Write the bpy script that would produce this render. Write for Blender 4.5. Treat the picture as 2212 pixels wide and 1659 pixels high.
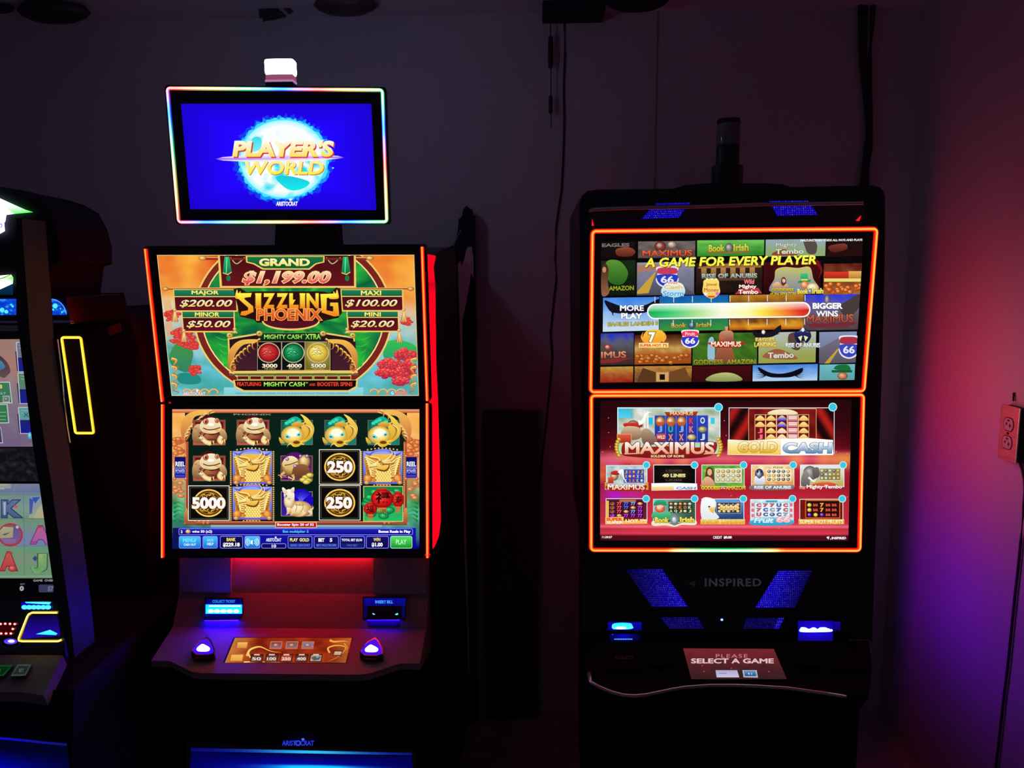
import bpy, math, random
from mathutils import Vector, Matrix, noise, geometry

for o in list(bpy.data.objects):
    bpy.data.objects.remove(o)
SC = bpy.context.scene
COL = SC.collection
rnd = random.Random(7)

# ------------------------------------------------------------------ camera, world, exposure
CAM = Vector((0.0, 0.0, 1.6))
F_PX, CX, CY = 1660.0, 1106.0, 829.5
YAW, PITCH, ROLL = math.radians(1.913), math.radians(7.886), math.radians(0.383)
FW = Vector((-math.sin(YAW) * math.cos(PITCH), math.cos(YAW) * math.cos(PITCH), -math.sin(PITCH)))
_rt = Vector((math.cos(YAW), math.sin(YAW), 0.0))
_up = _rt.cross(FW)
RT = _rt * math.cos(ROLL) - _up * math.sin(ROLL)
UP = _rt * math.sin(ROLL) + _up * math.cos(ROLL)
cam_data = bpy.data.cameras.new('camera')
cam_data.sensor_width = 36.0
cam_data.lens = 36.0 * F_PX / 2212.0
cam_data.clip_start = 0.02
camera = bpy.data.objects.new('camera', cam_data)
camera.matrix_world = Matrix(((RT.x, UP.x, -FW.x, CAM.x), (RT.y, UP.y, -FW.y, CAM.y), (RT.z, UP.z, -FW.z, CAM.z), (0, 0, 0, 1)))
COL.objects.link(camera)
SC.camera = camera

world = bpy.data.worlds.new('dim_room')
SC.world = world
world.use_nodes = True
_bg = world.node_tree.nodes['Background']
_bg.inputs[0].default_value = (0.50, 0.46, 0.92, 1)
_bg.inputs[1].default_value = 0.041

SC.view_settings.view_transform = 'Standard'
SC.view_settings.look = 'None'
SC.view_settings.exposure = 0.0
SC.view_settings.gamma = 1.0
SC.view_settings.use_curve_mapping = False
SC.cycles.use_denoising = True
SC.cycles.max_bounces = 6
SC.cycles.sample_clamp_indirect = 3.0

# ------------------------------------------------------------------ helpers: colour, rays, meshes
def L1(c):
    c /= 255.0
    return c / 12.92 if c <= 0.04045 else ((c + 0.055) / 1.055) ** 2.4
def lin(c, k=1.0):
    return (L1(c[0]) * k, L1(c[1]) * k, L1(c[2]) * k)
def mixc(a, b, t):
    t = max(0.0, min(1.0, t))
    return tuple(a[i] + (b[i] - a[i]) * t for i in range(3))
def ray(px, py):
    return RT * ((px - CX) / F_PX) - UP * ((py - CY) / F_PX) + FW
def hitX(px, py, X):
    d = ray(px, py); return CAM + d * ((X - CAM.x) / d.x)
def hitY(px, py, Y):
    d = ray(px, py); return CAM + d * ((Y - CAM.y) / d.y)
def hitZ(px, py, Z):
    d = ray(px, py); return CAM + d * ((Z - CAM.z) / d.z)

MATS = {}
def mat(name, base, rough=0.5, metal=0.0, spec=0.5, nscale=0, nbump=0.0, nvar=0.0, stretch=None, coat=0.0):
    m = bpy.data.materials.new(name)
    m.use_nodes = True
    nt = m.node_tree
    b = nt.nodes['Principled BSDF']
    b.inputs['Base Color'].default_value = (*base, 1)
    b.inputs['Roughness'].default_value = rough
    b.inputs['Metallic'].default_value = metal
    b.inputs['Specular IOR Level'].default_value = spec
    b.inputs['Coat Weight'].default_value = coat
    if nscale:
        tc = nt.nodes.new('ShaderNodeTexCoord')
        src = tc.outputs['Object']
        if stretch:
            mp = nt.nodes.new('ShaderNodeMapping')
            mp.inputs['Scale'].default_value = stretch
            nt.links.new(src, mp.inputs[0]); src = mp.outputs[0]
        n = nt.nodes.new('ShaderNodeTexNoise')
        n.inputs['Scale'].default_value = nscale
        n.inputs['Detail'].default_value = 4
        nt.links.new(src, n.inputs['Vector'])
        if nbump:
            bp = nt.nodes.new('ShaderNodeBump')
            bp.inputs['Strength'].default_value = nbump
            bp.inputs['Distance'].default_value = 0.01
            nt.links.new(n.outputs[0], bp.inputs['Height'])
            nt.links.new(bp.outputs[0], b.inputs['Normal'])
        if nvar:
            r = nt.nodes.new('ShaderNodeValToRGB')
            r.color_ramp.elements[0].position = 0.3
            r.color_ramp.elements[1].position = 0.7
            r.color_ramp.elements[0].color = (*[c * (1 - nvar) for c in base], 1)
            r.color_ramp.elements[1].color = (*[min(1, c * (1 + nvar)) for c in base], 1)
            nt.links.new(n.outputs[0], r.inputs[0])
            nt.links.new(r.outputs[0], b.inputs['Base Color'])
    MATS[name] = m
    return m
def lit_mat(name, sampling):
    m = bpy.data.materials.new(name)
    m.use_nodes = True
    nt = m.node_tree
    nt.nodes.remove(nt.nodes['Principled BSDF'])
    e = nt.nodes.new('ShaderNodeEmission')
    a = nt.nodes.new('ShaderNodeAttribute')
    a.attribute_name = 'Col'
    nt.links.new(a.outputs['Color'], e.inputs['Color'])
    nt.links.new(e.outputs[0], nt.nodes['Material Output'].inputs['Surface'])
    m.cycles.emission_sampling = sampling
    MATS[name] = m
    return m
def print_mat(name):
    m = bpy.data.materials.new(name)
    m.use_nodes = True
    nt = m.node_tree
    a = nt.nodes.new('ShaderNodeAttribute')
    a.attribute_name = 'Col'
    b = nt.nodes['Principled BSDF']
    b.inputs['Roughness'].default_value = 0.5
    nt.links.new(a.outputs['Color'], b.inputs['Base Color'])
    MATS[name] = m
    return m
mat('wall_paint', (0.46, 0.43, 0.47), 0.75, nscale=60, nbump=0.06, nvar=0.03)
mat('ceiling_tile', (0.62, 0.60, 0.66), 0.85, nscale=30, nbump=0.1, nvar=0.05)
mat('floor_vinyl', (0.30, 0.25, 0.26), 0.6, nscale=12, nvar=0.25)
mat('black_plastic', (0.014, 0.013, 0.016), 0.42, nscale=300, nbump=0.05)
mat('matte_black', (0.012, 0.011, 0.026), 0.75, spec=0.2, nscale=120, nbump=0.05)
mat('gloss_black', (0.010, 0.009, 0.012), 0.22, nscale=5, nbump=0.01)
mat('panel_gloss', (0.02, 0.018, 0.024), 0.30, spec=0.8, nscale=5, nbump=0.01)
mat('wing_black', (0.03, 0.027, 0.03), 0.55, spec=0.25, nscale=60, nbump=0.02)
mat('deck_black', (0.004, 0.004, 0.006), 0.7, spec=0.05, nscale=80, nbump=0.03)
mat('deck_metal', (0.30, 0.22, 0.20), 0.5, spec=0.4, nscale=40, nvar=0.12, nbump=0.02, stretch=(1, 14, 14))
mat('chrome', (0.55, 0.55, 0.58), 0.22, 1.0, nscale=8, nbump=0.01)
mat('steel_plate', (0.62, 0.66, 0.46), 0.42, 0.75, nscale=25, nvar=0.15, stretch=(1, 1, 6))
mat('receptacle_ivory', (0.48, 0.40, 0.36), 0.5, nscale=20, nvar=0.05)
mat('wall_shade', (0.07, 0.06, 0.065), 0.8, spec=0.1, nscale=30, nvar=0.2)
mat('pale_board', (0.95, 0.78, 0.78), 0.7, nscale=25, nvar=0.12)
mat('lens_clear', (0.12, 0.12, 0.14), 0.15, spec=0.7, nscale=10, nbump=0.02)
mat('sticker', (0.16, 0.10, 0.09), 0.6, nscale=20, nvar=0.2)
mat('grey_deck', (0.22, 0.20, 0.20), 0.6, nscale=30, nvar=0.1)
mat('dark_shade', (0.022, 0.02, 0.022), 0.5, nscale=14, nvar=0.3, nbump=0.1)
mat('brown_shade', (0.05, 0.03, 0.03), 0.5, nscale=14, nvar=0.3, nbump=0.1)
mat('cord_black', (0.012, 0.01, 0.012), 0.6, nscale=60, nvar=0.2)
lit_mat('light_emitter', 'AUTO')
lit_mat('screen_picture', 'NONE')
print_mat('printed_mark')

def tag(o, label=None, cat=None, group=None, kind=None):
    if label: o['label'] = label
    if cat: o['category'] = cat
    if group: o['group'] = group
    if kind: o['kind'] = kind
    return o
def thing(name, label, cat, loc, group=None):
    o = bpy.data.objects.new(name, None)
    o.empty_display_size = 0.1
    COL.objects.link(o)
    o.location = loc
    return tag(o, label, cat, group)
def root_loc(o):
    v = Vector((0, 0, 0))
    while o is not None:
        v += o.location
        o = o.parent
    return v
class MB:
    """collects faces in world space; build() links them as ONE mesh object"""
    def __init__(s):
        s.v = []; s.f = []; s.c = []
    def add(s, vs, fs, cols=None):
        n = len(s.v)
        s.v += [Vector(p) for p in vs]
        s.f += [tuple(i + n for i in f) for f in fs]
        if cols is None: cols = [(1, 1, 1)] * len(vs)
        s.c += cols
        return s
    def box(s, a, b):
        x0, y0, z0 = a; x1, y1, z1 = b
        vs = [(x, y, z) for z in (z0, z1) for y in (y0, y1) for x in (x0, x1)]
        fs = [(0, 2, 3, 1), (4, 5, 7, 6), (0, 1, 5, 4), (2, 6, 7, 3), (0, 4, 6, 2), (1, 3, 7, 5)]
        return s.add(vs, fs)
    def prism(s, pts, off):
        """closed polygon (3D points) extruded by vector off"""
        n = len(pts); off = Vector(off)
        P = [Vector(p) for p in pts]
        tris = geometry.tessellate_polygon([P])
        vs = P + [p + off for p in P]
        fs = [tuple(t) for t in tris] + [tuple(i + n for i in reversed(t)) for t in tris]
        fs += [(i, (i + 1) % n, (i + 1) % n + n, i + n) for i in range(n)]
        return s.add(vs, fs)
    def tube(s, path, r, n=8, cap=True):
        P = [Vector(p) for p in path]
        rr = r if isinstance(r, (list, tuple)) else [r] * len(P)
        vs = []; fs = []
        up = Vector((0, 0, 1))
        for i, p in enumerate(P):
            t = (P[min(i + 1, len(P) - 1)] - P[max(i - 1, 0)]).normalized()
            a = t.cross(up)
            if a.length < 1e-3: a = t.cross(Vector((1, 0, 0)))
            a.normalize(); b = t.cross(a)
            for k in range(n):
                an = 2 * math.pi * k / n
                vs.append(p + (a * math.cos(an) + b * math.sin(an)) * rr[i])
        for i in range(len(P) - 1):
            for k in range(n):
                k2 = (k + 1) % n
                fs.append((i * n + k, i * n + k2, (i + 1) * n + k2, (i + 1) * n + k))
        if cap:
            fs.append(tuple(range(n))); fs.append(tuple((len(P) - 1) * n + k for k in reversed(range(n))))
        return s.add(vs, fs)
    def lathe(s, centre, prof, n=32, sx=1.0, sy=1.0):
        """prof: list of (r, z) about a vertical axis"""
        c = Vector(centre); vs = []; fs = []
        for r, z in prof:
            for k in range(n):
                an = 2 * math.pi * k / n
                vs.append(c + Vector((r * sx * math.cos(an), r * sy * math.sin(an), z)))
        for i in range(len(prof) - 1):
            for k in range(n):
                k2 = (k + 1) % n
                fs.append((i * n + k, i * n + k2, (i + 1) * n + k2, (i + 1) * n + k))
        fs.append(tuple(reversed(range(n)))); fs.append(tuple((len(prof) - 1) * n + k for k in range(n)))
        return s.add(vs, fs)
    def build(s, name, m, parent=None, bevel=0.0, smooth=False, segs=2):
        me = bpy.data.meshes.new(name)
        off = root_loc(parent) if parent is not None else Vector((0, 0, 0))
        me.from_pydata([tuple(p - off) for p in s.v], [], s.f)
        me.materials.append(MATS[m])
        at = me.attributes.new('Col', 'FLOAT_COLOR', 'POINT')
        flat = []
        for c in s.c: flat += [c[0], c[1], c[2], 1.0]
        at.data.foreach_set('color', flat)
        if smooth:
            me.polygons.foreach_set('use_smooth', [True] * len(me.polygons))
        o = bpy.data.objects.new(name, me)
        COL.objects.link(o)
        if parent is not None: o.parent = parent
        if bevel:
            bv = o.modifiers.new('edge', 'BEVEL')
            bv.width = bevel; bv.segments = segs; bv.limit_method = 'ANGLE'; bv.angle_limit = math.radians(40)
        me.update()
        return o
    def top(s, name, m, label, cat, base, group=None, **kw):
        """one-mesh thing whose origin is at base"""
        base = Vector(base)
        s.v = [p - base for p in s.v]
        o = s.build(name, m, None, **kw)
        o.location = base
        return tag(o, label, cat, group)
def structure(name, mb, m):
    return tag(mb.build(name, m), kind='structure')

class Plane:
    """a flat face: c centre, u right, v up, w towards the viewer"""
    def __init__(s, c, psi=0.0, tilt=0.0):
        s.c = Vector(c)
        s.u = Vector((math.cos(psi), math.sin(psi), 0))
        n0 = Vector((-math.sin(psi), math.cos(psi), 0))
        s.v = Vector((0, 0, 1)) * math.cos(tilt) + n0 * math.sin(tilt)
        s.w = s.u.cross(s.v)
        if s.w.y > 0 and abs(s.w.y) > 0.1: s.w = -s.w
    def at(s, u, v, w=0.0):
        return s.c + s.u * u + s.v * v + s.w * w
    def px(s, x, y, w=0.0):
        d = ray(x, y)
        n = s.w
        o = s.c + n * w
        t = (o - CAM).dot(n) / d.dot(n)
        return CAM + d * t
    def uv(s, x, y):
        p = s.px(x, y) - s.c
        return p.dot(s.u), p.dot(s.v)
def plane3(a, b, c):
    """plane through three world points a (left) b (right) c (above a)"""
    p = Plane((0, 0, 0))
    a, b, c = Vector(a), Vector(b), Vector(c)
    p.c = a.copy(); p.u = (b - a).normalized()
    v = c - a; v -= p.u * v.dot(p.u); p.v = v.normalized()
    p.w = p.u.cross(p.v)
    if p.w.dot(CAM - a) < 0: p.w = -p.w
    return p
def panel_box(mb, pl, u0, u1, v0, v1, w0, w1, r=0.0):
    """rounded box on a plane"""
    pts = []
    if r <= 0:
        pts = [(u0, v0), (u1, v0), (u1, v1), (u0, v1)]
    else:
        for cx_, cy_, a0 in ((u1 - r, v0 + r, -90), (u1 - r, v1 - r, 0), (u0 + r, v1 - r, 90), (u0 + r, v0 + r, 180)):
            for k in range(5):
                a = math.radians(a0 + 22.5 * k)
                pts.append((cx_ + r * math.cos(a), cy_ + r * math.sin(a)))
    mb.prism([pl.at(u, v, w1) for u, v in pts], pl.w * (w0 - w1))
    return mb
def round_rect(u0, v0, u1, v1, r, k=5):
    pts = []
    for cx_, cy_, a0 in ((u1 - r, v0 + r, -90), (u1 - r, v1 - r, 0), (u0 + r, v1 - r, 90), (u0 + r, v0 + r, 180)):
        for i in range(k):
            a = math.radians(a0 + 90.0 * i / (k - 1))
            pts.append((cx_ + r * math.cos(a), cy_ + r * math.sin(a)))
    return pts
def dense(path, step, closed):
    out = []
    n = len(path)
    for i in range(n if closed else n - 1):
        a = Vector(path[i]); b = Vector(path[(i + 1) % n])
        m = max(1, int((b - a).length / step))
        out += [a.lerp(b, j / m) for j in range(m)]
    if not closed: out.append(Vector(path[-1]))
    return out
def light_tube(pl, path, width, height, colf, closed=False, step=0.02, w0=0.0):
    """half-round glowing tube lying on a plane; colf(i, n) -> core, mid, rim (linear, may exceed 1)"""
    P = dense([Vector((p[0], p[1])) for p in path], step, closed)
    n = len(P); vs = []; fs = []; cs = []
    prof = [(-1.0, 0.0, 2), (-0.74, 0.62, 2), (-0.42, 0.88, 1), (0.0, 1.0, 0), (0.42, 0.88, 1), (0.74, 0.62, 2), (1.0, 0.0, 2)]
    for i, p in enumerate(P):
        a = P[(i - 1) % n] if (closed or i > 0) else p
        b = P[(i + 1) % n] if (closed or i < n - 1) else p
        t = (b - a).normalized(); nn = Vector((-t.y, t.x))
        cols = colf(i, n)
        for s_, h_, k in prof:
            q = p + nn * s_ * width / 2
            vs.append(pl.at(q.x, q.y, w0 + h_ * height)); cs.append(cols[k])
    m = len(prof)
    for i in range(n if closed else n - 1):
        j = (i + 1) % n
        for k in range(m - 1):
            fs.append((i * m + k, j * m + k, j * m + k + 1, i * m + k + 1))
    if not closed:
        fs.append(tuple(range(m))); fs.append(tuple((n - 1) * m + k for k in reversed(range(m))))
    return MB().add(vs, fs, cs)

# ------------------------------------------------------------------ helpers: flat pictures on screens
_TXT = {}
def text_mesh(body, bold, shear, spacing):
    key = (body, bold, shear, spacing)
    if key in _TXT: return _TXT[key]
    def mk(off):
        strike = any(ch in 'MWmw' for ch in body)       # sharp valleys: thicken by overlaid copies
        cu = bpy.data.curves.new('t', 'FONT')
        cu.body = body; cu.offset = 0.0 if strike else off; cu.shear = shear; cu.resolution_u = 3
        cu.space_character = spacing; cu.fill_mode = 'FRONT'
        cu.align_x = 'LEFT'
        ob = bpy.data.objects.new('t', cu)
        me = bpy.data.meshes.new_from_object(ob)
        vs = [(p.co.x, p.co.y) for p in me.vertices]
        fs = [tuple(p.vertices) for p in me.polygons]
        bpy.data.meshes.remove(me); bpy.data.objects.remove(ob); bpy.data.curves.remove(cu)
        if strike and off > 0.001:
            n = len(vs); V, Fc = [], []
            for k in range(8):
                ax, ay = off * math.cos(k * math.pi / 4), off * math.sin(k * math.pi / 4)
                Fc += [tuple(i + k * n for i in f) for f in fs]
                V += [(x + ax, y + ay) for x, y in vs]
            return V, Fc
        return vs, fs
    vs, fs = mk(bold)
    if not vs: vs, fs = [(0, 0), (1, 0), (1, 1)], []
    xs = [p[0] for p in vs]; ys = [p[1] for p in vs]
    _TXT[key] = (vs, fs, (min(xs), min(ys), max(xs), max(ys)), mk)
    return _TXT[key]
class Art:
    """flat picture elements on a plane; coordinates (x, y) = reading frame (scale, ox, oy)"""
    def __init__(s, pl, frame, w=0.0008, k=1.0, dz=5e-6):
        s.pl = pl; s.fr = frame; s.mb = MB(); s.w = w; s.k = k; s.dz = dz
    def col(s, c):
        return lin(c, s.k)
    def pt(s, x, y):
        sc, ox, oy = s.fr
        return s.pl.px(x / sc + ox, y / sc + oy, s.w)
    def up(s):
        s.w += s.dz
    clip = None
    def clipped(s, pts, fs, cols):
        """cut faces to the convex outline s.clip (clockwise on screen)"""
        q = s.clip; n = len(q)
        def side(p, a, b): return (b[0] - a[0]) * (p[1] - a[1]) - (b[1] - a[1]) * (p[0] - a[0])
        if all(side(p, q[i], q[(i + 1) % n]) >= 0 for p in pts for i in range(n)): return pts, fs, cols
        P = []; F = []; C = []
        for f in fs:
            poly = [(pts[i], cols[i]) for i in f]
            for i in range(n):
                a, b = q[i], q[(i + 1) % n]; out = []
                for j in range(len(poly)):
                    (p, c), (p2, c2) = poly[j], poly[(j + 1) % len(poly)]
                    d, d2 = side(p, a, b), side(p2, a, b)
                    if d >= 0: out.append((p, c))
                    if (d >= 0) != (d2 >= 0):
                        t = d / (d - d2)
                        out.append(((p[0] + (p2[0] - p[0]) * t, p[1] + (p2[1] - p[1]) * t), mixc(c, c2, t)))
                poly = out
                if not poly: break
            if len(poly) >= 3:
                k = len(P); F.append(tuple(range(k, k + len(poly))))
                P += [p for p, c in poly]; C += [c for p, c in poly]
        return P, F, C
    def raw(s, pts, fs, cols):
        s.up()
        if s.clip:
            pts, fs, cols = s.clipped(pts, fs, cols)
            if not fs: return
        s.mb.add([s.pt(*p) for p in pts], fs, [s.col(c) for c in cols])
    def grad(s, pts, c):
        """c: one colour, or (top, bottom) over the points' y range, or one per point"""
        if isinstance(c[0], (int, float)): return [c] * len(pts)
        if len(c) == len(pts) and len(c) != 2: return list(c)
        ys = [p[1] for p in pts]; a, b = min(ys), max(ys)
        return [mixc(c[0], c[-1], (p[1] - a) / max(1e-6, b - a)) for p in pts]
    def poly(s, pts, c):
        tris = geometry.tessellate_polygon([[Vector((p[0], p[1], 0)) for p in pts]])
        s.raw(pts, [tuple(t) for t in tris], s.grad(pts, c))
    def rect(s, x0, y0, x1, y1, c, border=None, bw=3):
        if border is not None: s.poly([(x0 - bw, y0 - bw), (x1 + bw, y0 - bw), (x1 + bw, y1 + bw), (x0 - bw, y1 + bw)], border)
        s.poly([(x0, y0), (x1, y0), (x1, y1), (x0, y1)], c)
    def rrect(s, x0, y0, x1, y1, r, c, border=None, bw=3):
        if border is not None: s.rrect(x0 - bw, y0 - bw, x1 + bw, y1 + bw, r + bw, border)
        s.poly(round_rect(x0, y0, x1, y1, r, 4), c)
    def ell(s, cx, cy, rx, ry, c, n=22, rot=0.0, a0=0, a1=360):
        ca, sa = math.cos(rot), math.sin(rot)
        P = []
        full = (a1 - a0) >= 360
        for k in range(n if full else n + 1):
            a = math.radians(a0 + (a1 - a0) * k / n)
            x, y = rx * math.cos(a), ry * math.sin(a)
            P.append((cx + x * ca - y * sa, cy + x * sa + y * ca))
        s.poly(P, c)
    def ball(s, cx, cy, rx, ry, cols, rot=0.0, hx=-0.25, hy=-0.3, n=20):
        """rounded blob: cols = (highlight, body, edge)"""
        ca, sa = math.cos(rot), math.sin(rot)
        P = []; C = []; fs = []
        for r, c, h in ((0.0, cols[0], 1.0), (0.55, cols[1], 0.55), (1.0, cols[2], 0.0)):
            for k in range(n if r else 1):
                a = 2 * math.pi * k / n
                x, y = rx * (r * math.cos(a) + hx * h), ry * (r * math.sin(a) + hy * h)
                P.append((cx + x * ca - y * sa, cy + x * sa + y * ca)); C.append(c)
        for k in range(n):
            k2 = (k + 1) % n
            fs.append((0, 1 + k, 1 + k2)); fs.append((1 + k, 1 + n + k, 1 + n + k2, 1 + k2))
        s.raw(P, fs, C)
    def line(s, pts, w, c, closed=False, taper=False, c2=None):
        n = len(pts); V = [Vector(p) for p in pts]; P = []; C = []; fs = []
        for i in range(n):
            a = V[(i - 1) % n] if (closed or i > 0) else V[i]
            b = V[(i + 1) % n] if (closed or i < n - 1) else V[i]
            t = (b - a).normalized(); nn = Vector((-t.y, t.x))
            k = 1.0
            if closed or 0 < i < n - 1:
                t1 = (V[i] - a).normalized()
                k = 1.0 / max(0.5, abs(Vector((-t1.y, t1.x)).dot(nn)))
            ww = w * k / 2 * ((1 - i / (n - 1)) if taper else 1.0)
            P += [tuple(V[i] + nn * ww), tuple(V[i] - nn * ww)]
            cc = c if c2 is None else mixc(c, c2, i / (n - 1))
            C += [cc, cc]
        for i in range(n if closed else n - 1):
            j = (i + 1) % n
            fs.append((2 * i, 2 * i + 1, 2 * j + 1, 2 * j))
        s.raw(P, fs, C)
    def curve(s, pts, w, c, taper=False, k=6, closed=False, c2=None):
        V = [Vector(p) for p in pts]; out = []
        n = len(V)
        for i in range(n if closed else n - 1):
            if closed: p0, p1, p2, p3 = V[(i - 1) % n], V[i], V[(i + 1) % n], V[(i + 2) % n]
            else: p0, p1, p2, p3 = V[max(i - 1, 0)], V[i], V[i + 1], V[min(i + 2, n - 1)]
            for j in range(k):
                t = j / k
                out.append(0.5 * ((2 * p1) + (p2 - p0) * t + (2 * p0 - 5 * p1 + 4 * p2 - p3) * t * t + (3 * p1 - p0 - 3 * p2 + p3) * t ** 3))
        if not closed: out.append(V[-1])
        s.line([tuple(p) for p in out], w, c, closed, taper, c2)
    def blob(s, pts, c, k=5):
        """smooth closed outline, filled"""
        V = [Vector(p) for p in pts]; n = len(V); out = []
        for i in range(n):
            p0, p1, p2, p3 = V[(i - 1) % n], V[i], V[(i + 1) % n], V[(i + 2) % n]
            for j in range(k):
                t = j / k
                q = 0.5 * ((2 * p1) + (p2 - p0) * t + (2 * p0 - 5 * p1 + 4 * p2 - p3) * t * t + (3 * p1 - p0 - 3 * p2 + p3) * t ** 3)
                out.append(tuple(q))
        s.poly(out, c)
    def ring(s, cx, cy, rx, ry, w, c, a0=0, a1=360, n=40):
        full = (a1 - a0) >= 360
        s.line([(cx + rx * math.cos(math.radians(a0 + (a1 - a0) * k / n)), cy + ry * math.sin(math.radians(a0 + (a1 - a0) * k / n))) for k in range(n if full else n + 1)], w, c, full)
    def text(s, body, x0, y0, x1, y1, c, bold=0.02, shear=0.0, out=None, ow=0.05, sp=1.0, dx=0, dy=0, dl=0.0):
        """text stretched to fill the box; dl shifts the right end down by dl"""
        bold = min(bold, 0.035 if any(ch in 'MWmw' for ch in body) else 0.05)
        vs, fs, (bx0, by0, bx1, by1), mk = text_mesh(body, bold, shear, sp)
        sx, sy = (x1 - x0) / (bx1 - bx0), (y1 - y0) / (by1 - by0)
        def mp(v): return [(x0 + (p[0] - bx0) * sx, y1 - (p[1] - by0) * sy + dl * (p[0] - bx0) / (bx1 - bx0)) for p in v]
        if out is not None:
            ov, of = mk(bold + min(ow, 0.04))
            ov = mp(ov)
            s.raw([(p[0] + dx, p[1] + dy) for p in ov], of, [out] * len(ov))
        P = mp(vs)
        s.raw(P, fs, s.grad(P, c) if P else [])
    def field(s, quad, nx, ny, fn):
        """soft background: quad TL TR BR BL, fn(s, t) -> colour"""
        P = []; C = []; fs = []
        (ax, ay), (bx, by), (cx, cy), (dx, dy) = quad
        for j in range(ny + 1):
            t = j / ny
            for i in range(nx + 1):
                u = i / nx
                P.append((ax * (1 - u) * (1 - t) + bx * u * (1 - t) + cx * u * t + dx * (1 - u) * t,
                          ay * (1 - u) * (1 - t) + by * u * (1 - t) + cy * u * t + dy * (1 - u) * t))
                C.append(fn(u, t))
        for j in range(ny):
            for i in range(nx):
                a = j * (nx + 1) + i
                fs.append((a, a + 1, a + nx + 2, a + nx + 1))
        s.raw(P, fs, C)
    def build(s, name, parent, m='screen_picture'):
        return s.mb.build(name, m, parent)
def nz(x, y, z=0.0):
    return noise.noise(Vector((x, y, z)))
def fbm(x, y, z=0.0):
    return nz(x, y, z) * 0.6 + nz(2.1 * x, 2.1 * y, z + 9) * 0.3 + nz(4.3 * x, 4.3 * y, z + 5) * 0.15
def ramp(stops, t):
    for i in range(len(stops) - 1):
        if t <= stops[i + 1][0]:
            a, b = stops[i], stops[i + 1]
            return mixc(a[1], b[1], (t - a[0]) / max(1e-6, b[0] - a[0]))
    return stops[-1][1]
# ------------------------------------------------------------------ the room
WALL_Y, WALL_X, CEIL = 2.67, 1.25, 2.46
structure('wall_back', MB().box((-3.6, WALL_Y, 0), (WALL_X + 0.1, WALL_Y + 0.1, CEIL + 0.1)), 'wall_paint')
structure('wall_right', MB().box((WALL_X, -0.8, 0), (WALL_X + 0.1, WALL_Y, CEIL + 0.1)), 'wall_paint')
structure('floor', MB().box((-3.6, -0.8, -0.1), (WALL_X + 0.1, WALL_Y + 0.1, 0)), 'floor_vinyl')
structure('ceiling', MB().box((-3.6, -0.3, CEIL), (WALL_X, WALL_Y, CEIL + 0.1)), 'ceiling_tile')
# slim batten covering a seam of the back wall
_b = hitY(1403, 150, WALL_Y)
structure('trim_1', MB().box((_b.x, WALL_Y - 0.006, 0), (_b.x + 0.022, WALL_Y, CEIL)), 'wall_paint')

# ------------------------------------------------------------------ shapes
LED_RED = ((6.0, 0.62, 0.09), (4.5, 0.12, 0.02), (1.0, 0.004, 0.006))
LED_RED_HOT = ((6.0, 0.85, 0.12), (4.5, 0.15, 0.02), (1.1, 0.006, 0.004))
def const(c):
    return lambda i, n: c
def slab(pl, pxs, w0, w1, mb=None):
    """outline read on a plane, given real thickness from depth w0 to w1 (w towards the viewer)"""
    mb = mb or MB()
    return mb.prism([pl.px(x, y, w1) for x, y in pxs], pl.w * (w0 - w1))
def emit(mb, c):
    mb.c = [c] * len(mb.c)
    return mb
# ================================================================== slot machine in the middle-left
ML = thing('slot_machine', 'slot machine with a blue globe topper screen, white beacon and upright red light bars', 'slot machine', (-0.584, 2.25, 0.0))
PSI = math.radians(0.77)
LU = Plane((-0.5837, 1.7989, 1.4882), PSI, math.radians(-4.58))
LL = Plane((-0.5832, 1.7848, 1.1226), PSI, math.radians(8.41))
LT = Plane((-0.5737, 1.7550, 1.8698), math.radians(5.53), math.radians(-3.24))
XL0, XL1 = -0.906, -0.262

# cabinet: profile in Y-Z extruded across
def yz_prism(mb, prof, x0, x1):
    return mb.prism([(x0, y, z) for y, z in prof], (x1 - x0, 0, 0))
top_pts = [hitX(x, y, XL1) for x, y in ((931.6, 574.7), (938.9, 556.6), (954, 544), (968.7, 538.5), (978, 534))]
prof = [(1.985, 0.0), (2.55, 0.0), (2.55, top_pts[-1].z - 0.02)] + [(p.y, p.z) for p in reversed(top_pts)] + [(1.955, 1.2), (1.985, 0.9)]
mb = yz_prism(MB(), prof, XL0, XL1)
mb.box((XL0 + 0.002, 1.838, 0.94), (XL1 - 0.002, 1.99, 1.64))
mb.box((XL0 + 0.03, 1.86, 0.72), (XL1 - 0.03, 1.99, 0.95))
mb.build('cabinet_body', 'black_plastic', ML, bevel=0.006)
MB().box((XL0 + 0.03, 1.79, 0.03), (XL1 - 0.035, 1.99, 0.70)).build('cabinet_base', 'matte_black', ML, bevel=0.01)
MB().box((XL0 + 0.06, 1.84, 0.0), (XL1 - 0.06, 2.5, 0.035)).build('plinth', 'matte_black', ML)

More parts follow.
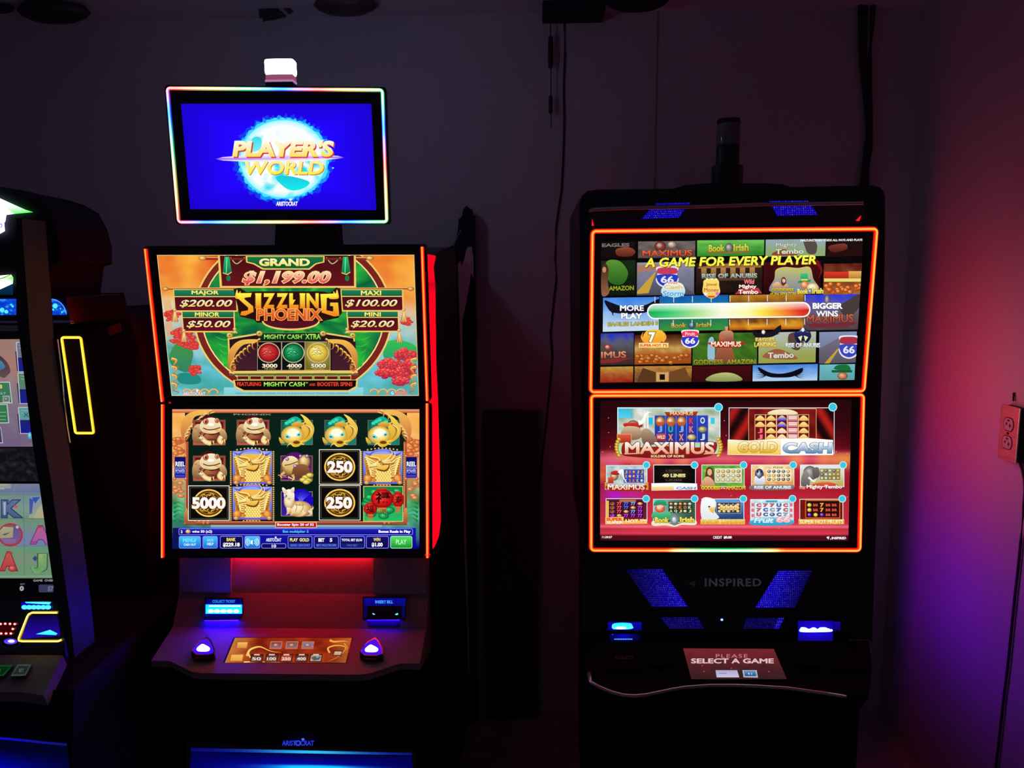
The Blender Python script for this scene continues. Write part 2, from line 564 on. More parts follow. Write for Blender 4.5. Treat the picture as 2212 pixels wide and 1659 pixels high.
# glowing red side panels (three stacked segments)
def side_glow(x, sgn):
    out = [(919, 559), (938, 553), (933, 578), (937, 614), (937.5, 680), (939, 785), (942.6, 862), (946, 978), (949, 1123), (945, 1157), (933, 1181), (926, 1196)]
    vs = []; cs = []; fs = []
    for k, (a, b) in enumerate(zip(out, out)):
        pa = hitX(*a, XL1); pb = Vector((pa.x, min(pa.y - 0.012, 1.846), pa.z))
        dim = 0.3 if k in (3,) else 1.0
        for p, e in ((pa, 0.0), (pb, 0.0), (pa, -0.012), (pb, -0.012)):
            vs.append((x + sgn * e, p.y, p.z)); cs.append((2.0 * dim, 0.0015, 0.014))
    n = len(out)
    for k in range(n - 1):
        a, b = 4 * k, 4 * k + 4
        fs += [(a, a + 1, b + 1, b), (a + 2, b + 2, b + 3, a + 3), (a, b, b + 2, a + 2), (a + 1, a + 3, b + 3, b + 1)]
    fs += [(0, 2, 3, 1), (4 * n - 4, 4 * n - 3, 4 * n - 1, 4 * n - 2)]
    return MB().add(vs, fs, cs)
side_glow(XL1 + 0.004, 1).build('side_light', 'light_emitter', ML)
side_glow(XL0 - 0.004, -1).build('side_light', 'light_emitter', ML)

def display(pl, root, name, hw, v0, v1, depth=0.05, r=0.006, m='gloss_black', taper=0.03):
    mb = panel_box(MB(), pl, -hw, hw, v0, v1, -0.022, 0.0, r)
    panel_box(mb, pl, -hw + taper, hw - taper, v0 + taper * 0.6, v1 - taper * 0.6, -depth, -0.02, r)
    return mb.build(name, m, root)

# ---- upper display
du = display(LU, ML, 'upper_display', 0.328, -0.182, 0.190, 0.09)
for s, hw in ((-1, 0.3235), (1, 0.319)):
    light_tube(LU, [(s * hw, 0.184), (s * hw, -0.180)], 0.0085, 0.006, const(LED_RED)).build('light_bar', 'light_emitter', du)
A = Art(LU, (3.456, 310, 520))
q = [(100, 107), (2020, 105), (2055, 1158), (210, 1158)]
A.clip = q
def bg_lu(s, t):
    n = fbm(s * 5, t * 4) ; m = fbm(s * 9 + 20, t * 8)
    up_ = mixc((225, 78, 28), (252, 178, 62), 0.45 + n * 1.4 + (0.25 if s > .5 else -0.05))
    lowc = mixc((110, 200, 222), (40, 150, 140), 0.45 + m * 1.3)
    mid = mixc((238, 170, 110), (205, 225, 225), 0.5 + n)
    return ramp([(0, up_), (0.25, mixc(up_, (250, 190, 90), 0.4)), (0.42, mid), (0.62, mixc(mid, lowc, .6)), (0.8, lowc), (1, mixc(lowc, (150, 220, 230), .3))], t + m * 0.12)
A.field(q, 90, 50, bg_lu)
# left islands and trees, right bank
A.blob([(195, 860), (240, 770), (320, 765), (370, 830), (360, 900), (330, 980), (250, 960), (205, 920)], ((70, 150, 70), (50, 130, 100)))
A.blob([(245, 1010), (300, 985), (400, 1000), (430, 1040), (400, 1070), (280, 1065)], (35, 140, 130))
A.blob([(150, 420), (190, 430), (215, 520), (210, 700), (175, 700), (165, 560)], ((235, 190, 130), (215, 170, 140)))
r2 = random.Random(3)
for cx, cy, R_, n in ((290, 720, 85, 60), (360, 780, 45, 26), (385, 968, 45, 26), (215, 560, 60, 30), (1960, 600, 40, 20)):
    for _ in range(n):
        a = r2.random() * 6.28; d = R_ * math.sqrt(r2.random())
        A.ball(cx + d * math.cos(a), cy + d * .75 * math.sin(a), r2.uniform(14, 26), r2.uniform(8, 15), ((245, 100, 80), (226, 66, 56), (190, 46, 50)))
A.blob([(1800, 770), (1900, 740), (2035, 790), (2040, 900), (1900, 860), (1800, 880)], ((60, 190, 80), (40, 160, 110)))
# the big round medallion behind
A.ell(1115, 560, 745, 628, (60, 22, 20), 60)
A.ring(1115, 560, 738, 622, 14, (240, 205, 110), n=70)
A.ring(1115, 560, 708, 596, 46, (120, 38, 30), n=70)
A.ring(1115, 560, 680, 572, 10, (250, 225, 150), n=70)
def bg_green(s, t):
    x, y = (s - .5) * 2, (t - .5) * 2
    a = math.atan2(y, x); n = fbm(a * 5, math.hypot(x, y) * 3)
    return mixc((14, 95, 60), (60, 225, 60), 0.25 + n * 1.2 + 0.5 * max(0, t - .45))
def disc(A, cx, cy, rx, ry, fn, nr=7, na=64):
    P = [(cx, cy)]; C = [fn(.5, .5)]; fs = []
    for j in range(1, nr + 1):
        for k in range(na):
            a = 2 * math.pi * k / na
            P.append((cx + rx * j / nr * math.cos(a), cy + ry * j / nr * math.sin(a)))
            C.append(fn(.5 + .5 * j / nr * math.cos(a), .5 + .5 * j / nr * math.sin(a)))
    for k in range(na):
        k2 = (k + 1) % na
        fs.append((0, 1 + k, 1 + k2))
        for j in range(nr - 1):
            a0, a1 = 1 + j * na, 1 + (j + 1) * na
            fs.append((a0 + k, a1 + k, a1 + k2, a0 + k2))
    A.raw(P, fs, C)
disc(A, 1115, 560, 672, 566, bg_green)
for sx in (-1, 1):
    for k in range(7):
        y = 620 + k * 50
        A.curve([(1115 + sx * 380, y - 20), (1115 + sx * 500, y + 20), (1115 + sx * (610 - k * 14), y + 5 - k * 6)], 16, (20, 130, 50), taper=True, c2=(90, 240, 70))
# parts of the disc that would leave the picture, covered again by the sky at the top and water below
A.poly([(600, 1158), (600, 1095), (1640, 1095), (1640, 1158)], ((150, 215, 225), (120, 205, 215)))
# brackets and the GRAND board
GOLD = (242, 200, 105); DRED = (92, 16, 26)
for x0, x1 in ((440, 770), (1350, 1690)):
    A.line([(x0, 130), (x1, 132)], 26, (150, 45, 35)); A.line([(x0, 124), (x1, 126)], 6, GOLD)
    A.ball((x0 if x0 < 600 else x1), 130, 30, 16, ((255, 235, 170), (230, 180, 90), (140, 90, 40)))
A.poly([(555, 112), (1585, 112), (1588, 352), (570, 352)], GOLD)
A.poly([(570, 112), (1570, 112), (1572, 338), (586, 338)], ((70, 18, 20), (104, 18, 28)))
for x0 in (650, 1365):
    A.curve([(x0, 125), (x0 + 45, 172), (x0 + 105, 125)], 7, (200, 190, 130))
    A.rect(x0 - 20, 128, x0 + 120, 145, (120, 40, 35))
A.poly([(762, 114), (1352, 114), (1350, 162), (1290, 176), (1240, 216), (890, 216), (820, 176), (766, 162)], GOLD)
A.poly([(775, 120), (1342, 120), (1340, 156), (1284, 168), (1234, 206), (896, 206), (826, 168), (776, 156)], ((24, 120, 62), (14, 92, 52)))
A.text('GRAND', 862, 132, 1243, 190, ((255, 252, 190), (238, 226, 110)), 0.06, 0, (20, 50, 25), 0.06)
for x0 in (600, 1486):
    A.poly([(x0 + 5, 120), (x0 + 40, 120), (x0 + 58, 232), (x0 + 30, 250), (x0 - 8, 238)], ((40, 190, 110), (16, 110, 70)))
    A.line([(x0 + 22, 125), (x0 + 18, 240)], 6, (120, 240, 180))
    A.line([(x0 - 8, 240), (x0 + 30, 252), (x0 + 58, 234)], 7, GOLD)
    A.ell(x0 + 34, 280, 16, 22, (26, 120, 80))
A.text('$1,199.00', 738, 228, 1396, 330, ((255, 236, 190), (250, 190, 120), (222, 52, 50)), 0.03, 0.25, (250, 225, 150), 0.05)
A.text('$1,199.00', 738, 228, 1396, 330, ((255, 232, 190), (222, 44, 48)), 0.012, 0.25)
# four prize boards
def board(x0, x1, yh0, yh1, yr0, yr1, title, tx0, tx1, price, px0, px1):
    A.poly([(x0 - 8, yh0 - 6), (x1 + 8, yh0 - 6), (x1 + 14, yr1 + 10), (x0 + 2, yr1 + 10)], GOLD)
    A.poly([(x0, yh0), (x1, yh0), (x1, yh1), (x0 + 3, yh1)], ((30, 130, 80), (22, 100, 66)))
    A.poly([(x0 + 4, yr0), (x1, yr0), (x1 + 4, yr1), (x0 + 12, yr1)], ((78, 14, 24), (104, 20, 32)))
    A.text(title, tx0, yh0 + 4, tx1, yh1 - 4, ((255, 250, 150), (236, 222, 90)), 0.06, 0, (20, 60, 30), 0.05)
    A.text(price, px0, yr0 + 20, px1, yr1 - 20, ((255, 246, 200), (236, 196, 110)), 0.022, 0.28, (50, 6, 10), 0.05)
for a, b in ((165, 690), (1470, 1995)):
    A.line([(a, 358), (b, 356)], 15, (150, 60, 40)); A.line([(a, 354), (b, 352)], 5, GOLD)
    A.ball(a if a < 600 else b, 360, 26, 15, ((255, 225, 150), (220, 160, 80), (120, 70, 40)))
board(228, 690, 368, 414, 421, 520, 'MAJOR', 358, 562, '$200.00', 268, 664)
board(290, 672, 530, 572, 577, 674, 'MINOR', 383, 567, '$50.00', 320, 650)
board(1478, 1930, 368, 412, 419, 518, 'MAXI', 1622, 1775, '$100.00', 1503, 1896)
board(1522, 1898, 530, 570, 576, 672, 'MINI', 1650, 1772, '$20.00', 1546, 1873)
for x, y, h in ((232, 515, 90), (300, 670, 85), (1942, 515, 90), (1908, 668, 90), (680, 660, 30), (1520, 660, 30)):
    A.ball(x, y, 14, 12, ((255, 240, 190), (230, 190, 110), (150, 100, 60)))
    A.poly([(x - 7, y + 12), (x + 10, y + 12), (x + 28, y + h), (x - 24, y + h)], ((230, 180, 100), (180, 110, 60)))
    for k in (-14, 0, 14): A.line([(x + 2, y + 15), (x + 2 + k, y + h)], 4, (255, 225, 150))
# game title
A.poly([(672, 360), (720, 352), (770, 384), (830, 378), (1340, 378), (1392, 392), (1440, 348), (1470, 362), (1482, 540), (1455, 575), (1350, 598), (1335, 612), (846, 612), (826, 590), (720, 566), (700, 480)], (44, 14, 12))
A.ell(1100, 600, 216, 70, GOLD, 30, a0=0, a1=180); A.ell(1100, 598, 204, 58, (84, 18, 34), 30, a0=0, a1=180)
FT = ((255, 246, 70), (252, 214, 50), (240, 132, 30))
def flame(x, y, sx):
    A.blob([(x, y + 40), (x - 4 * sx, y + 10), (x + 8 * sx, y - 28), (x + 18 * sx, y + 2), (x + 34 * sx, y - 16), (x + 36 * sx, y + 18), (x + 70 * sx, y + 20), (x + 60 * sx, y + 42)], ((255, 240, 80), (250, 170, 40)))
flame(690, 392, 1); flame(1452, 392, -1)
A.poly([(694, 392), (808, 390), (800, 420), (742, 426), (818, 490), (822, 530), (760, 560), (722, 556), (730, 528), (780, 520), (782, 500), (704, 430)], FT)
for ch, a, b in (('I', 836, 878), ('Z', 890, 980), ('Z', 990, 1078), ('L', 1088, 1158), ('I', 1168, 1206), ('N', 1216, 1308)):
    A.text(ch, a, 392, b, 506, FT, 0.05, 0, (70, 24, 12), 0.05)
for a, b in ((834, 880), (1166, 1208)):
    A.rect(a, 392, b, 404, FT[0]); A.rect(a, 494, b, 506, FT[2])
A.poly([(1086, 440), (1135, 440), (1112, 480)], FT[1])
A.poly([(1320, 398), (1440, 394), (1452, 422), (1368, 426), (1366, 520), (1416, 528), (1416, 490), (1392, 486), (1394, 462), (1452, 462), (1462, 560), (1424, 566), (1330, 536)], FT)
A.text('PHOENIX', 845, 508, 1332, 594, ((252, 140, 60), (230, 84, 44)), 0.03, 0, (255, 190, 90), 0.035)
A.text('PHOENIX', 848, 511, 1329, 591, ((240, 112, 52), (214, 66, 40)), 0.012)
# cash feature window
A.poly([(628, 726), (850, 690), (1340, 682), (1575, 720), (1598, 980), (640, 985)], GOLD)
A.poly([(640, 738), (855, 702), (1335, 694), (1566, 730), (1588, 968), (652, 972)], (38, 20, 26))
A.poly([(868, 690), (1332, 684), (1330, 742), (872, 746)], ((14, 62, 26), (10, 40, 20)))
A.text('MIGHTY CASH', 900, 700, 1182, 734, ((190, 240, 120), (120, 200, 60)), 0.03, 0, (10, 30, 10), 0.05)
A.text('XTRA', 1206, 696, 1324, 736, ((190, 240, 120), (120, 200, 60)), 0.03, 0, (10, 30, 10), 0.05)
A.text('TM', 1184, 698, 1200, 706, (190, 240, 120), 0.0)
for x, y in ((643, 706), (865, 692), (1340, 692), (1562, 706)):
    A.ball(x, y, 25, 22, ((255, 250, 200), (226, 196, 90), (130, 90, 30)))
    A.ell(x, y, 9, 8, (150, 120, 50))
for x0, x1 in ((660, 842), (1406, 1584)):
    A.rect(x0, 752, x1, 964, ((52, 22, 34), (70, 30, 44)))
for x0, x1, c in ((852, 1028, (18, 14, 22)), (1034, 1206, (14, 18, 18)), (1206, 1392, (164, 150, 62))):
    A.rect(x0, 756, x1, 966, c, (200, 180, 140), 3)
A.field([(1208, 758), (1390, 758), (1390, 964), (1208, 964)], 8, 8, lambda s, t: mixc((236, 226, 130), (120, 108, 36), min(1, 1.7 * math.hypot(s - .5, t - .38))))
for x, cols, dk in ((935, ((250, 110, 100), (205, 40, 45), (120, 16, 26)), (120, 20, 26)), (1118, ((90, 220, 140), (24, 140, 84), (8, 80, 50)), (6, 80, 50)), (1302, ((255, 250, 190), (238, 214, 80), (180, 140, 40)), (176, 140, 40))):
    A.ell(x, 836, 84, 76, (210, 196, 150)); A.ball(x, 836, 78, 70, cols)
    A.ring(x, 836, 68, 60, 4, dk)
    rr = random.Random(5)
    for k in range(11):
        a = k * .57; rr_ = 12 + 38 * ((k * 7 % 10) / 10)
        px_, py_ = x + rr_ * math.cos(a), 836 + rr_ * .85 * math.sin(a)
        A.curve([(px_ - 18, py_ - 6), (px_, py_ - 14), (px_ + 16, py_ + 2), (px_ + 4, py_ + 14)], 6, dk, True)
        A.curve([(px_ - 14, py_ - 2), (px_ + 2, py_ - 8), (px_ + 14, py_ + 6)], 4, cols[0], True)
for t_, a, b in (('3000', 886, 1000), ('4000', 1070, 1182), ('5000', 1250, 1362)):
    A.text('BET', (a + b) / 2 - 24, 905, (a + b) / 2 + 24, 914, (170, 150, 110), 0.02)
    A.text(t_, a, 919, b, 949, ((255, 252, 230), (226, 206, 150)), 0.04, 0, (20, 10, 6), 0.06)
    A.text('PER COIN', (a + b) / 2 - 40, 952, (a + b) / 2 + 40, 961, (190, 170, 120), 0.02)
for sx, x in ((1, 640), (-1, 1590)):
    A.blob([(x, 960), (x - 8 * sx, 860), (x + 20 * sx, 790), (x + 90 * sx, 742), (x + 220 * sx, 738), (x + 190 * sx, 762), (x + 110 * sx, 776), (x + 62 * sx, 820), (x + 36 * sx, 880), (x + 50 * sx, 960)], ((240, 190, 80), (200, 110, 50)))
    for k in range(9):
        a = k / 8
        px_ = x + sx * (200 * (1 - a) ** 1.6 + 10); py_ = 745 + 190 * a
        A.curve([(px_ + 24 * sx, py_ - 10), (px_ + 4 * sx, py_ + 4), (px_ + 8 * sx, py_ + 38), (px_ + 28 * sx, py_ + 46)], 20, (110, 54, 20), True)
        A.curve([(px_ + 20 * sx, py_ - 14), (px_, py_), (px_ + 4 * sx, py_ + 34), (px_ + 24 * sx, py_ + 40)], 13, (252, 214, 110), True, c2=(190, 110, 46))
    A.curve([(x + 30 * sx, 960), (x + 20 * sx, 930), (x + 45 * sx, 900)], 9, (120, 60, 50), True)
A.line([(640, 985), (1600, 983)], 10, GOLD); A.line([(640, 1000), (1604, 998)], 12, (110, 90, 60))
for k in range(9):
    x = 702 + k * 95.5
    A.rect(x, 1012, x + 80, 1034, ((112, 30, 34), (70, 14, 20)), GOLD, 4)
A.poly([(668, 1040), (1602, 1038), (1596, 1094), (1536, 1128), (742, 1128), (676, 1094)], GOLD)
A.poly([(682, 1044), (1588, 1042), (1584, 1086), (1528, 1116), (752, 1116), (690, 1086)], (16, 12, 10))
A.text('FEATURING', 698, 1055, 878, 1085, (240, 62, 44), 0.03)
A.text('MIGHTY CASH', 898, 1055, 1204, 1088, ((215, 250, 120), (110, 210, 50)), 0.03)
A.text('TM', 1208, 1056, 1228, 1066, (190, 240, 120), 0.0)
A.text('AND', 1238, 1064, 1282, 1084, (240, 62, 44), 0.03)
A.text('BOOSTER SPINS', 1298, 1055, 1560, 1086, (240, 62, 44), 0.03)
A.text('MIGHTY CASH SIZZLING PHOENIX  TM & (C) 2018 2019 ARISTOCRAT TECHNOLOGIES AUSTRALIA', 690, 1134, 1530, 1148, (40, 110, 110), 0.0)
# right red tree, corner scrolls, maker marks
rr = random.Random(11)
for cx, cy, rx, ry, n in ((1955, 850, 80, 42, 60), (1860, 925, 115, 44, 80), (1800, 990, 70, 30, 44), (1930, 990, 90, 44, 60), (1920, 1050, 60, 30, 36), (1990, 930, 40, 60, 30)):
    for _ in range(n):
        a = rr.random() * 6.28; d = math.sqrt(rr.random())
        dd = d * math.sin(a); A.ball(cx + rx * d * math.cos(a), cy + ry * dd, rr.uniform(12, 26), rr.uniform(8, 14), ((250 - 40 * dd, 110 - 50 * dd, 105 - 40 * dd), (226 - 30 * dd, 60 - 20 * dd, 70), (180 - 30 * dd, 34, 54)), hy=-.5)
for sx, x, y in ((1, 205, 880), (-1, 2040, 880)):
    for k in range(4):
        A.curve([(x + sx * 2, y + k * 62), (x + 42 * sx, y + 14 + k * 62), (x + 20 * sx, y + 52 + k * 62), (x + 58 * sx, y + 66 + k * 62), (x + 14 * sx, y + 92 + k * 62)], 22, (224, 160, 70), True, c2=(150, 84, 36))
        A.curve([(x + sx * 6, y - 4 + k * 62), (x + 40 * sx, y + 8 + k * 62), (x + 22 * sx, y + 44 + k * 62)], 7, (255, 228, 150), True)
    for k in range(4):
        A.ring(x + sx * (120 + k * 66), 1132, 30, 22, 12, (206, 140, 62), 150, 420); A.ring(x + sx * (120 + k * 66), 1130, 30, 22, 4, (255, 225, 150), 180, 380)
A.text('ARISTOCRAT', 294, 1130, 462, 1154, (252, 232, 236), 0.02, 0, (190, 90, 90), 0.05)
A.ell(400, 1120, 9, 9, (252, 232, 236))
A.rect(1842, 1120, 1872, 1152, (60, 170, 225)); A.text('G', 1848, 1125, 1867, 1148, (240, 250, 255), 0.03)
A.text('GAMES', 1884, 1124, 1968, 1150, (250, 150, 150), 0.02, 0, (200, 60, 60), 0.05)
for a, b in ((q[0], q[1]), (q[1], q[2]), (q[2], q[3]), (q[3], q[0])): A.line([a, b], 7, (252, 226, 150))
A.build('screen_picture', du)

# ---- lower display
dl_ = display(LL, ML, 'lower_display', 0.328, -0.190, 0.183, 0.07)
for s, hw in ((-1, 0.3225), (1, 0.3185)):
    light_tube(LL, [(s * hw, 0.181), (s * hw, -0.1885)], 0.0085, 0.006, const(LED_RED)).build('light_bar', 'light_emitter', dl_)
A = Art(LL, (3.511, 330, 860))
q = [(148, 85), (2022, 85), (2022, 1143), (148, 1143)]
A.clip = q
def bg_ll(s, t):
    n = fbm(s * 8, t * 6); m = fbm(s * 14 + 3, t * 10 + 7)
    up_ = mixc((250, 150, 40), (255, 214, 130), .5 + n * 1.5)
    mid = mixc((222, 120, 60), (250, 215, 165), .5 + m * 1.4)
    lo = mixc((20, 100, 60), (90, 190, 150), .45 + m * 1.3)
    return ramp([(0, up_), (.25, mixc(up_, mid, .5)), (.45, mid), (.6, mixc(mid, lo, .5)), (.72, lo), (.86, mixc(lo, (120, 150, 190), .4)), (1, (0, 0, 140))], t + n * .1)
A.field(q, 70, 40, bg_ll)
rr = random.Random(4)
for sx, x in ((1, 160), (-1, 2010)):
    for k in range(16):
        A.ball(x + sx * rr.uniform(0, 70), 300 + rr.uniform(0, 130), 26, 18, ((255, 190, 110), (226, 120, 60), (170, 80, 50)))
    for k in range(10):
        A.ball(x + sx * rr.uniform(0, 60), 640 + rr.uniform(0, 120), 26, 14, ((250, 210, 140), (224, 140, 80), (170, 90, 60)))
    for k in range(5):
        A.curve([(x, 800 + k * 34), (x + 40 * sx, 790 + k * 30), (x + 100 * sx, 830 + k * 26)], 20, (20, 120, 60), True, c2=(60, 200, 90))
A.rect(148, 85, 2022, 112, ((250, 170, 120), (190, 80, 50)))
A.rect(244, 112, 1928, 940, ((12, 34, 26), (6, 22, 18)))
for x0 in (244, 1902):
    A.rect(x0, 330, x0 + 26, 945, ((190, 90, 50), (120, 44, 34))); A.line([(x0 + 6, 340), (x0 + 6, 940)], 5, (240, 160, 100))
A.rect(244, 934, 1928, 962, ((180, 84, 56), (110, 40, 36))); A.line([(244, 938), (1928, 938)], 5, (240, 150, 100))
A.text('PHOENIX', 612, 118, 900, 130, (150, 140, 110), 0.03)
for sx, x in ((1, 262), (-1, 1912)):
    A.blob([(x - 30 * sx, 330), (x - 50 * sx, 220), (x - 10 * sx, 130), (x + 90 * sx, 92), (x + 210 * sx, 104), (x + 150 * sx, 124), (x + 60 * sx, 140), (x + 34 * sx, 200), (x + 14 * sx, 290)], ((246, 190, 90), (200, 110, 60)))
    for k in range(9):
        a = k / 8
        px_ = x + sx * (180 * (1 - a) ** 1.7 - 20); py_ = 100 + 190 * a
        A.curve([(px_ + 26 * sx, py_ - 8), (px_ + 4 * sx, py_ + 10), (px_ + 6 * sx, py_ + 40), (px_ + 20 * sx, py_ + 62)], 20, (130, 66, 26), True)
        A.curve([(px_ + 24 * sx, py_ - 10), (px_, py_ + 6), (px_ + 2 * sx, py_ + 36), (px_ + 16 * sx, py_ + 56)], 15, (255, 222, 140), True, c2=(190, 100, 50))
    for k in range(6):
        A.curve([(x - 18 * sx + sx * k * 34, 952), (x + sx * k * 34, 915), (x + 24 * sx + sx * k * 34, 950)], 16, (226, 150, 80), True, c2=(140, 70, 40))
    A.blob([(x - 16 * sx, 950), (x - 12 * sx, 830), (x + 16 * sx, 880), (x + 40 * sx, 930), (x + 120 * sx, 948)], ((220, 150, 90), (150, 80, 50)))
# symbols -------------------------------------------------------------
def frog(dx, dy):
    T = lambda pts: [(x + dx, y + dy) for x, y in pts]
    A.blob(T([(350, 180), (400, 132), (450, 136), (505, 180), (430, 230)]), (74, 18, 22))
    A.rect(308 + dx, 168 + dy, 548 + dx, 354 + dy, ((150, 62, 52), (190, 92, 70)), (120, 84, 60), 4)
    A.rect(322 + dx, 180 + dy, 536 + dx, 342 + dy, ((86, 20, 24), (140, 44, 40)))
    A.blob(T([(302, 250), (330, 200), (380, 205), (400, 250), (390, 320), (340, 345), (303, 318)]), ((226, 190, 130), (130, 84, 52)))
    A.blob(T([(480, 240), (530, 232), (560, 272), (556, 322), (500, 345), (462, 320)]), ((220, 184, 124), (120, 76, 46)))
    A.ball(430 + dx, 285 + dy, 82, 66, ((196, 120, 80), (160, 84, 56), (80, 36, 26)))
    A.curve(T([(370, 300), (400, 268), (450, 276), (500, 262)]), 10, (70, 30, 22)); A.curve(T([(380, 330), (430, 312), (490, 318)]), 7, (90, 42, 30))
    A.blob(T([(355, 220), (372, 176), (420, 150), (470, 152), (505, 178), (522, 226), (490, 262), (430, 270), (376, 256)]), ((250, 240, 205), (226, 196, 140)))
    A.ball(402 + dx, 176 + dy, 22, 24, ((255, 235, 190), (214, 150, 100), (120, 60, 40))); A.ell(404 + dx, 178 + dy, 10, 13, (190, 60, 40)); A.ell(404 + dx, 180 + dy, 4, 8, (30, 8, 6))
    A.ball(487 + dx, 170 + dy, 18, 20, ((255, 235, 190), (214, 160, 110), (120, 70, 50))); A.ell(488 + dx, 172 + dy, 8, 11, (200, 80, 50))
    A.blob(T([(392, 216), (440, 232), (500, 236), (515, 240), (470, 262), (420, 256)]), (246, 216, 160))
    A.curve(T([(382, 226), (420, 240), (470, 236), (512, 222)]), 8, (96, 44, 30))
    A.blob(T([(470, 240), (505, 238), (498, 252), (476, 252)]), (220, 190, 90))
    A.ell(440 + dx, 200 + dy, 26, 12, (255, 252, 240))
    for p in ([(360, 290), (400, 330), (440, 345)], [(520, 290), (505, 320), (530, 340)]):
        A.curve(T(p), 34, (232, 200, 140)); A.curve(T(p), 14, (252, 236, 190))
    for x, y in ((418, 346), (440, 352), (462, 350), (500, 338), (522, 344), (546, 338)):
        A.curve(T([(x - 4, y - 26), (x, y - 8), (x + 4, y + 8)]), 12, (244, 220, 110), True)
    r3 = random.Random(2)
    for _ in range(16): A.ell(320 + r3.uniform(0, 60) + dx, 225 + r3.uniform(0, 90) + dy, 6, 5, (180, 130, 90))
for d in ((0, 0), (332, 0), (0, 272)): frog(*d)
def fish_at(dx):
    T = lambda pts: [(x + dx, y) for x, y in pts]
    A.rect(976 + dx, 170, 1210 + dx, 352, ((24, 84, 70), (20, 130, 110)), (110, 110, 90), 4)
    A.blob(T([(995, 210), (1030, 160), (1085, 140), (1130, 170), (1110, 205), (1050, 230)]), ((20, 190, 160), (10, 110, 100)))
    for k in range(5): A.ell(1015 + k * 24 + dx, 190 - (k % 3) * 12, 15, 12, (60, 220, 180)); 
    A.blob(T([(1120, 195), (1150, 180), (1140, 150), (1118, 122), (1160, 140), (1200, 180), (1224, 225), (1215, 280), (1180, 320), (1120, 345), (1100, 300), (1130, 250)]), ((250, 220, 90), (214, 160, 50)))
    A.curve(T([(1150, 190), (1186, 230), (1180, 280), (1140, 320)]), 16, (160, 104, 30), True)
    A.curve(T([(1160, 200), (1205, 240), (1196, 290)]), 7, (255, 248, 180), True)
    A.blob(T([(1050, 196), (1100, 178), (1140, 200), (1110, 222), (1070, 222)]), ((236, 190, 70), (190, 130, 40)))
    A.ball(1060 + dx, 280, 86, 70, ((255, 255, 250), (252, 226, 120), (206, 150, 40)), hx=0.05, hy=-.25)
    A.ell(1065 + dx, 262, 46, 30, (255, 252, 226))
    A.ell(1022 + dx, 292, 24, 12, (110, 220, 220), rot=.4); A.ell(1108 + dx, 276, 18, 12, (110, 220, 220), rot=-.4)
    A.ell(1020 + dx, 294, 9, 6, (20, 90, 120)); A.ell(1108 + dx, 278, 7, 6, (20, 90, 120))
    A.ell(1090 + dx, 342, 38, 26, (226, 180, 50)); A.ell(1090 + dx, 336, 26, 12, (110, 60, 20))
    A.blob(T([(985, 320), (958, 296), (962, 330), (975, 345), (1000, 340)]), ((250, 214, 80), (200, 150, 40)))
    for p in ([(1050, 340), (1030, 352), (1018, 372)], [(1050, 344), (1070, 366), (1110, 366)], [(1120, 330), (1150, 322), (1176, 320)], [(1120, 340), (1142, 352), (1150, 340)]):
        A.curve(T(p), 12, (250, 220, 90), True)
for d in (0, 330, 658): fish_at(d)
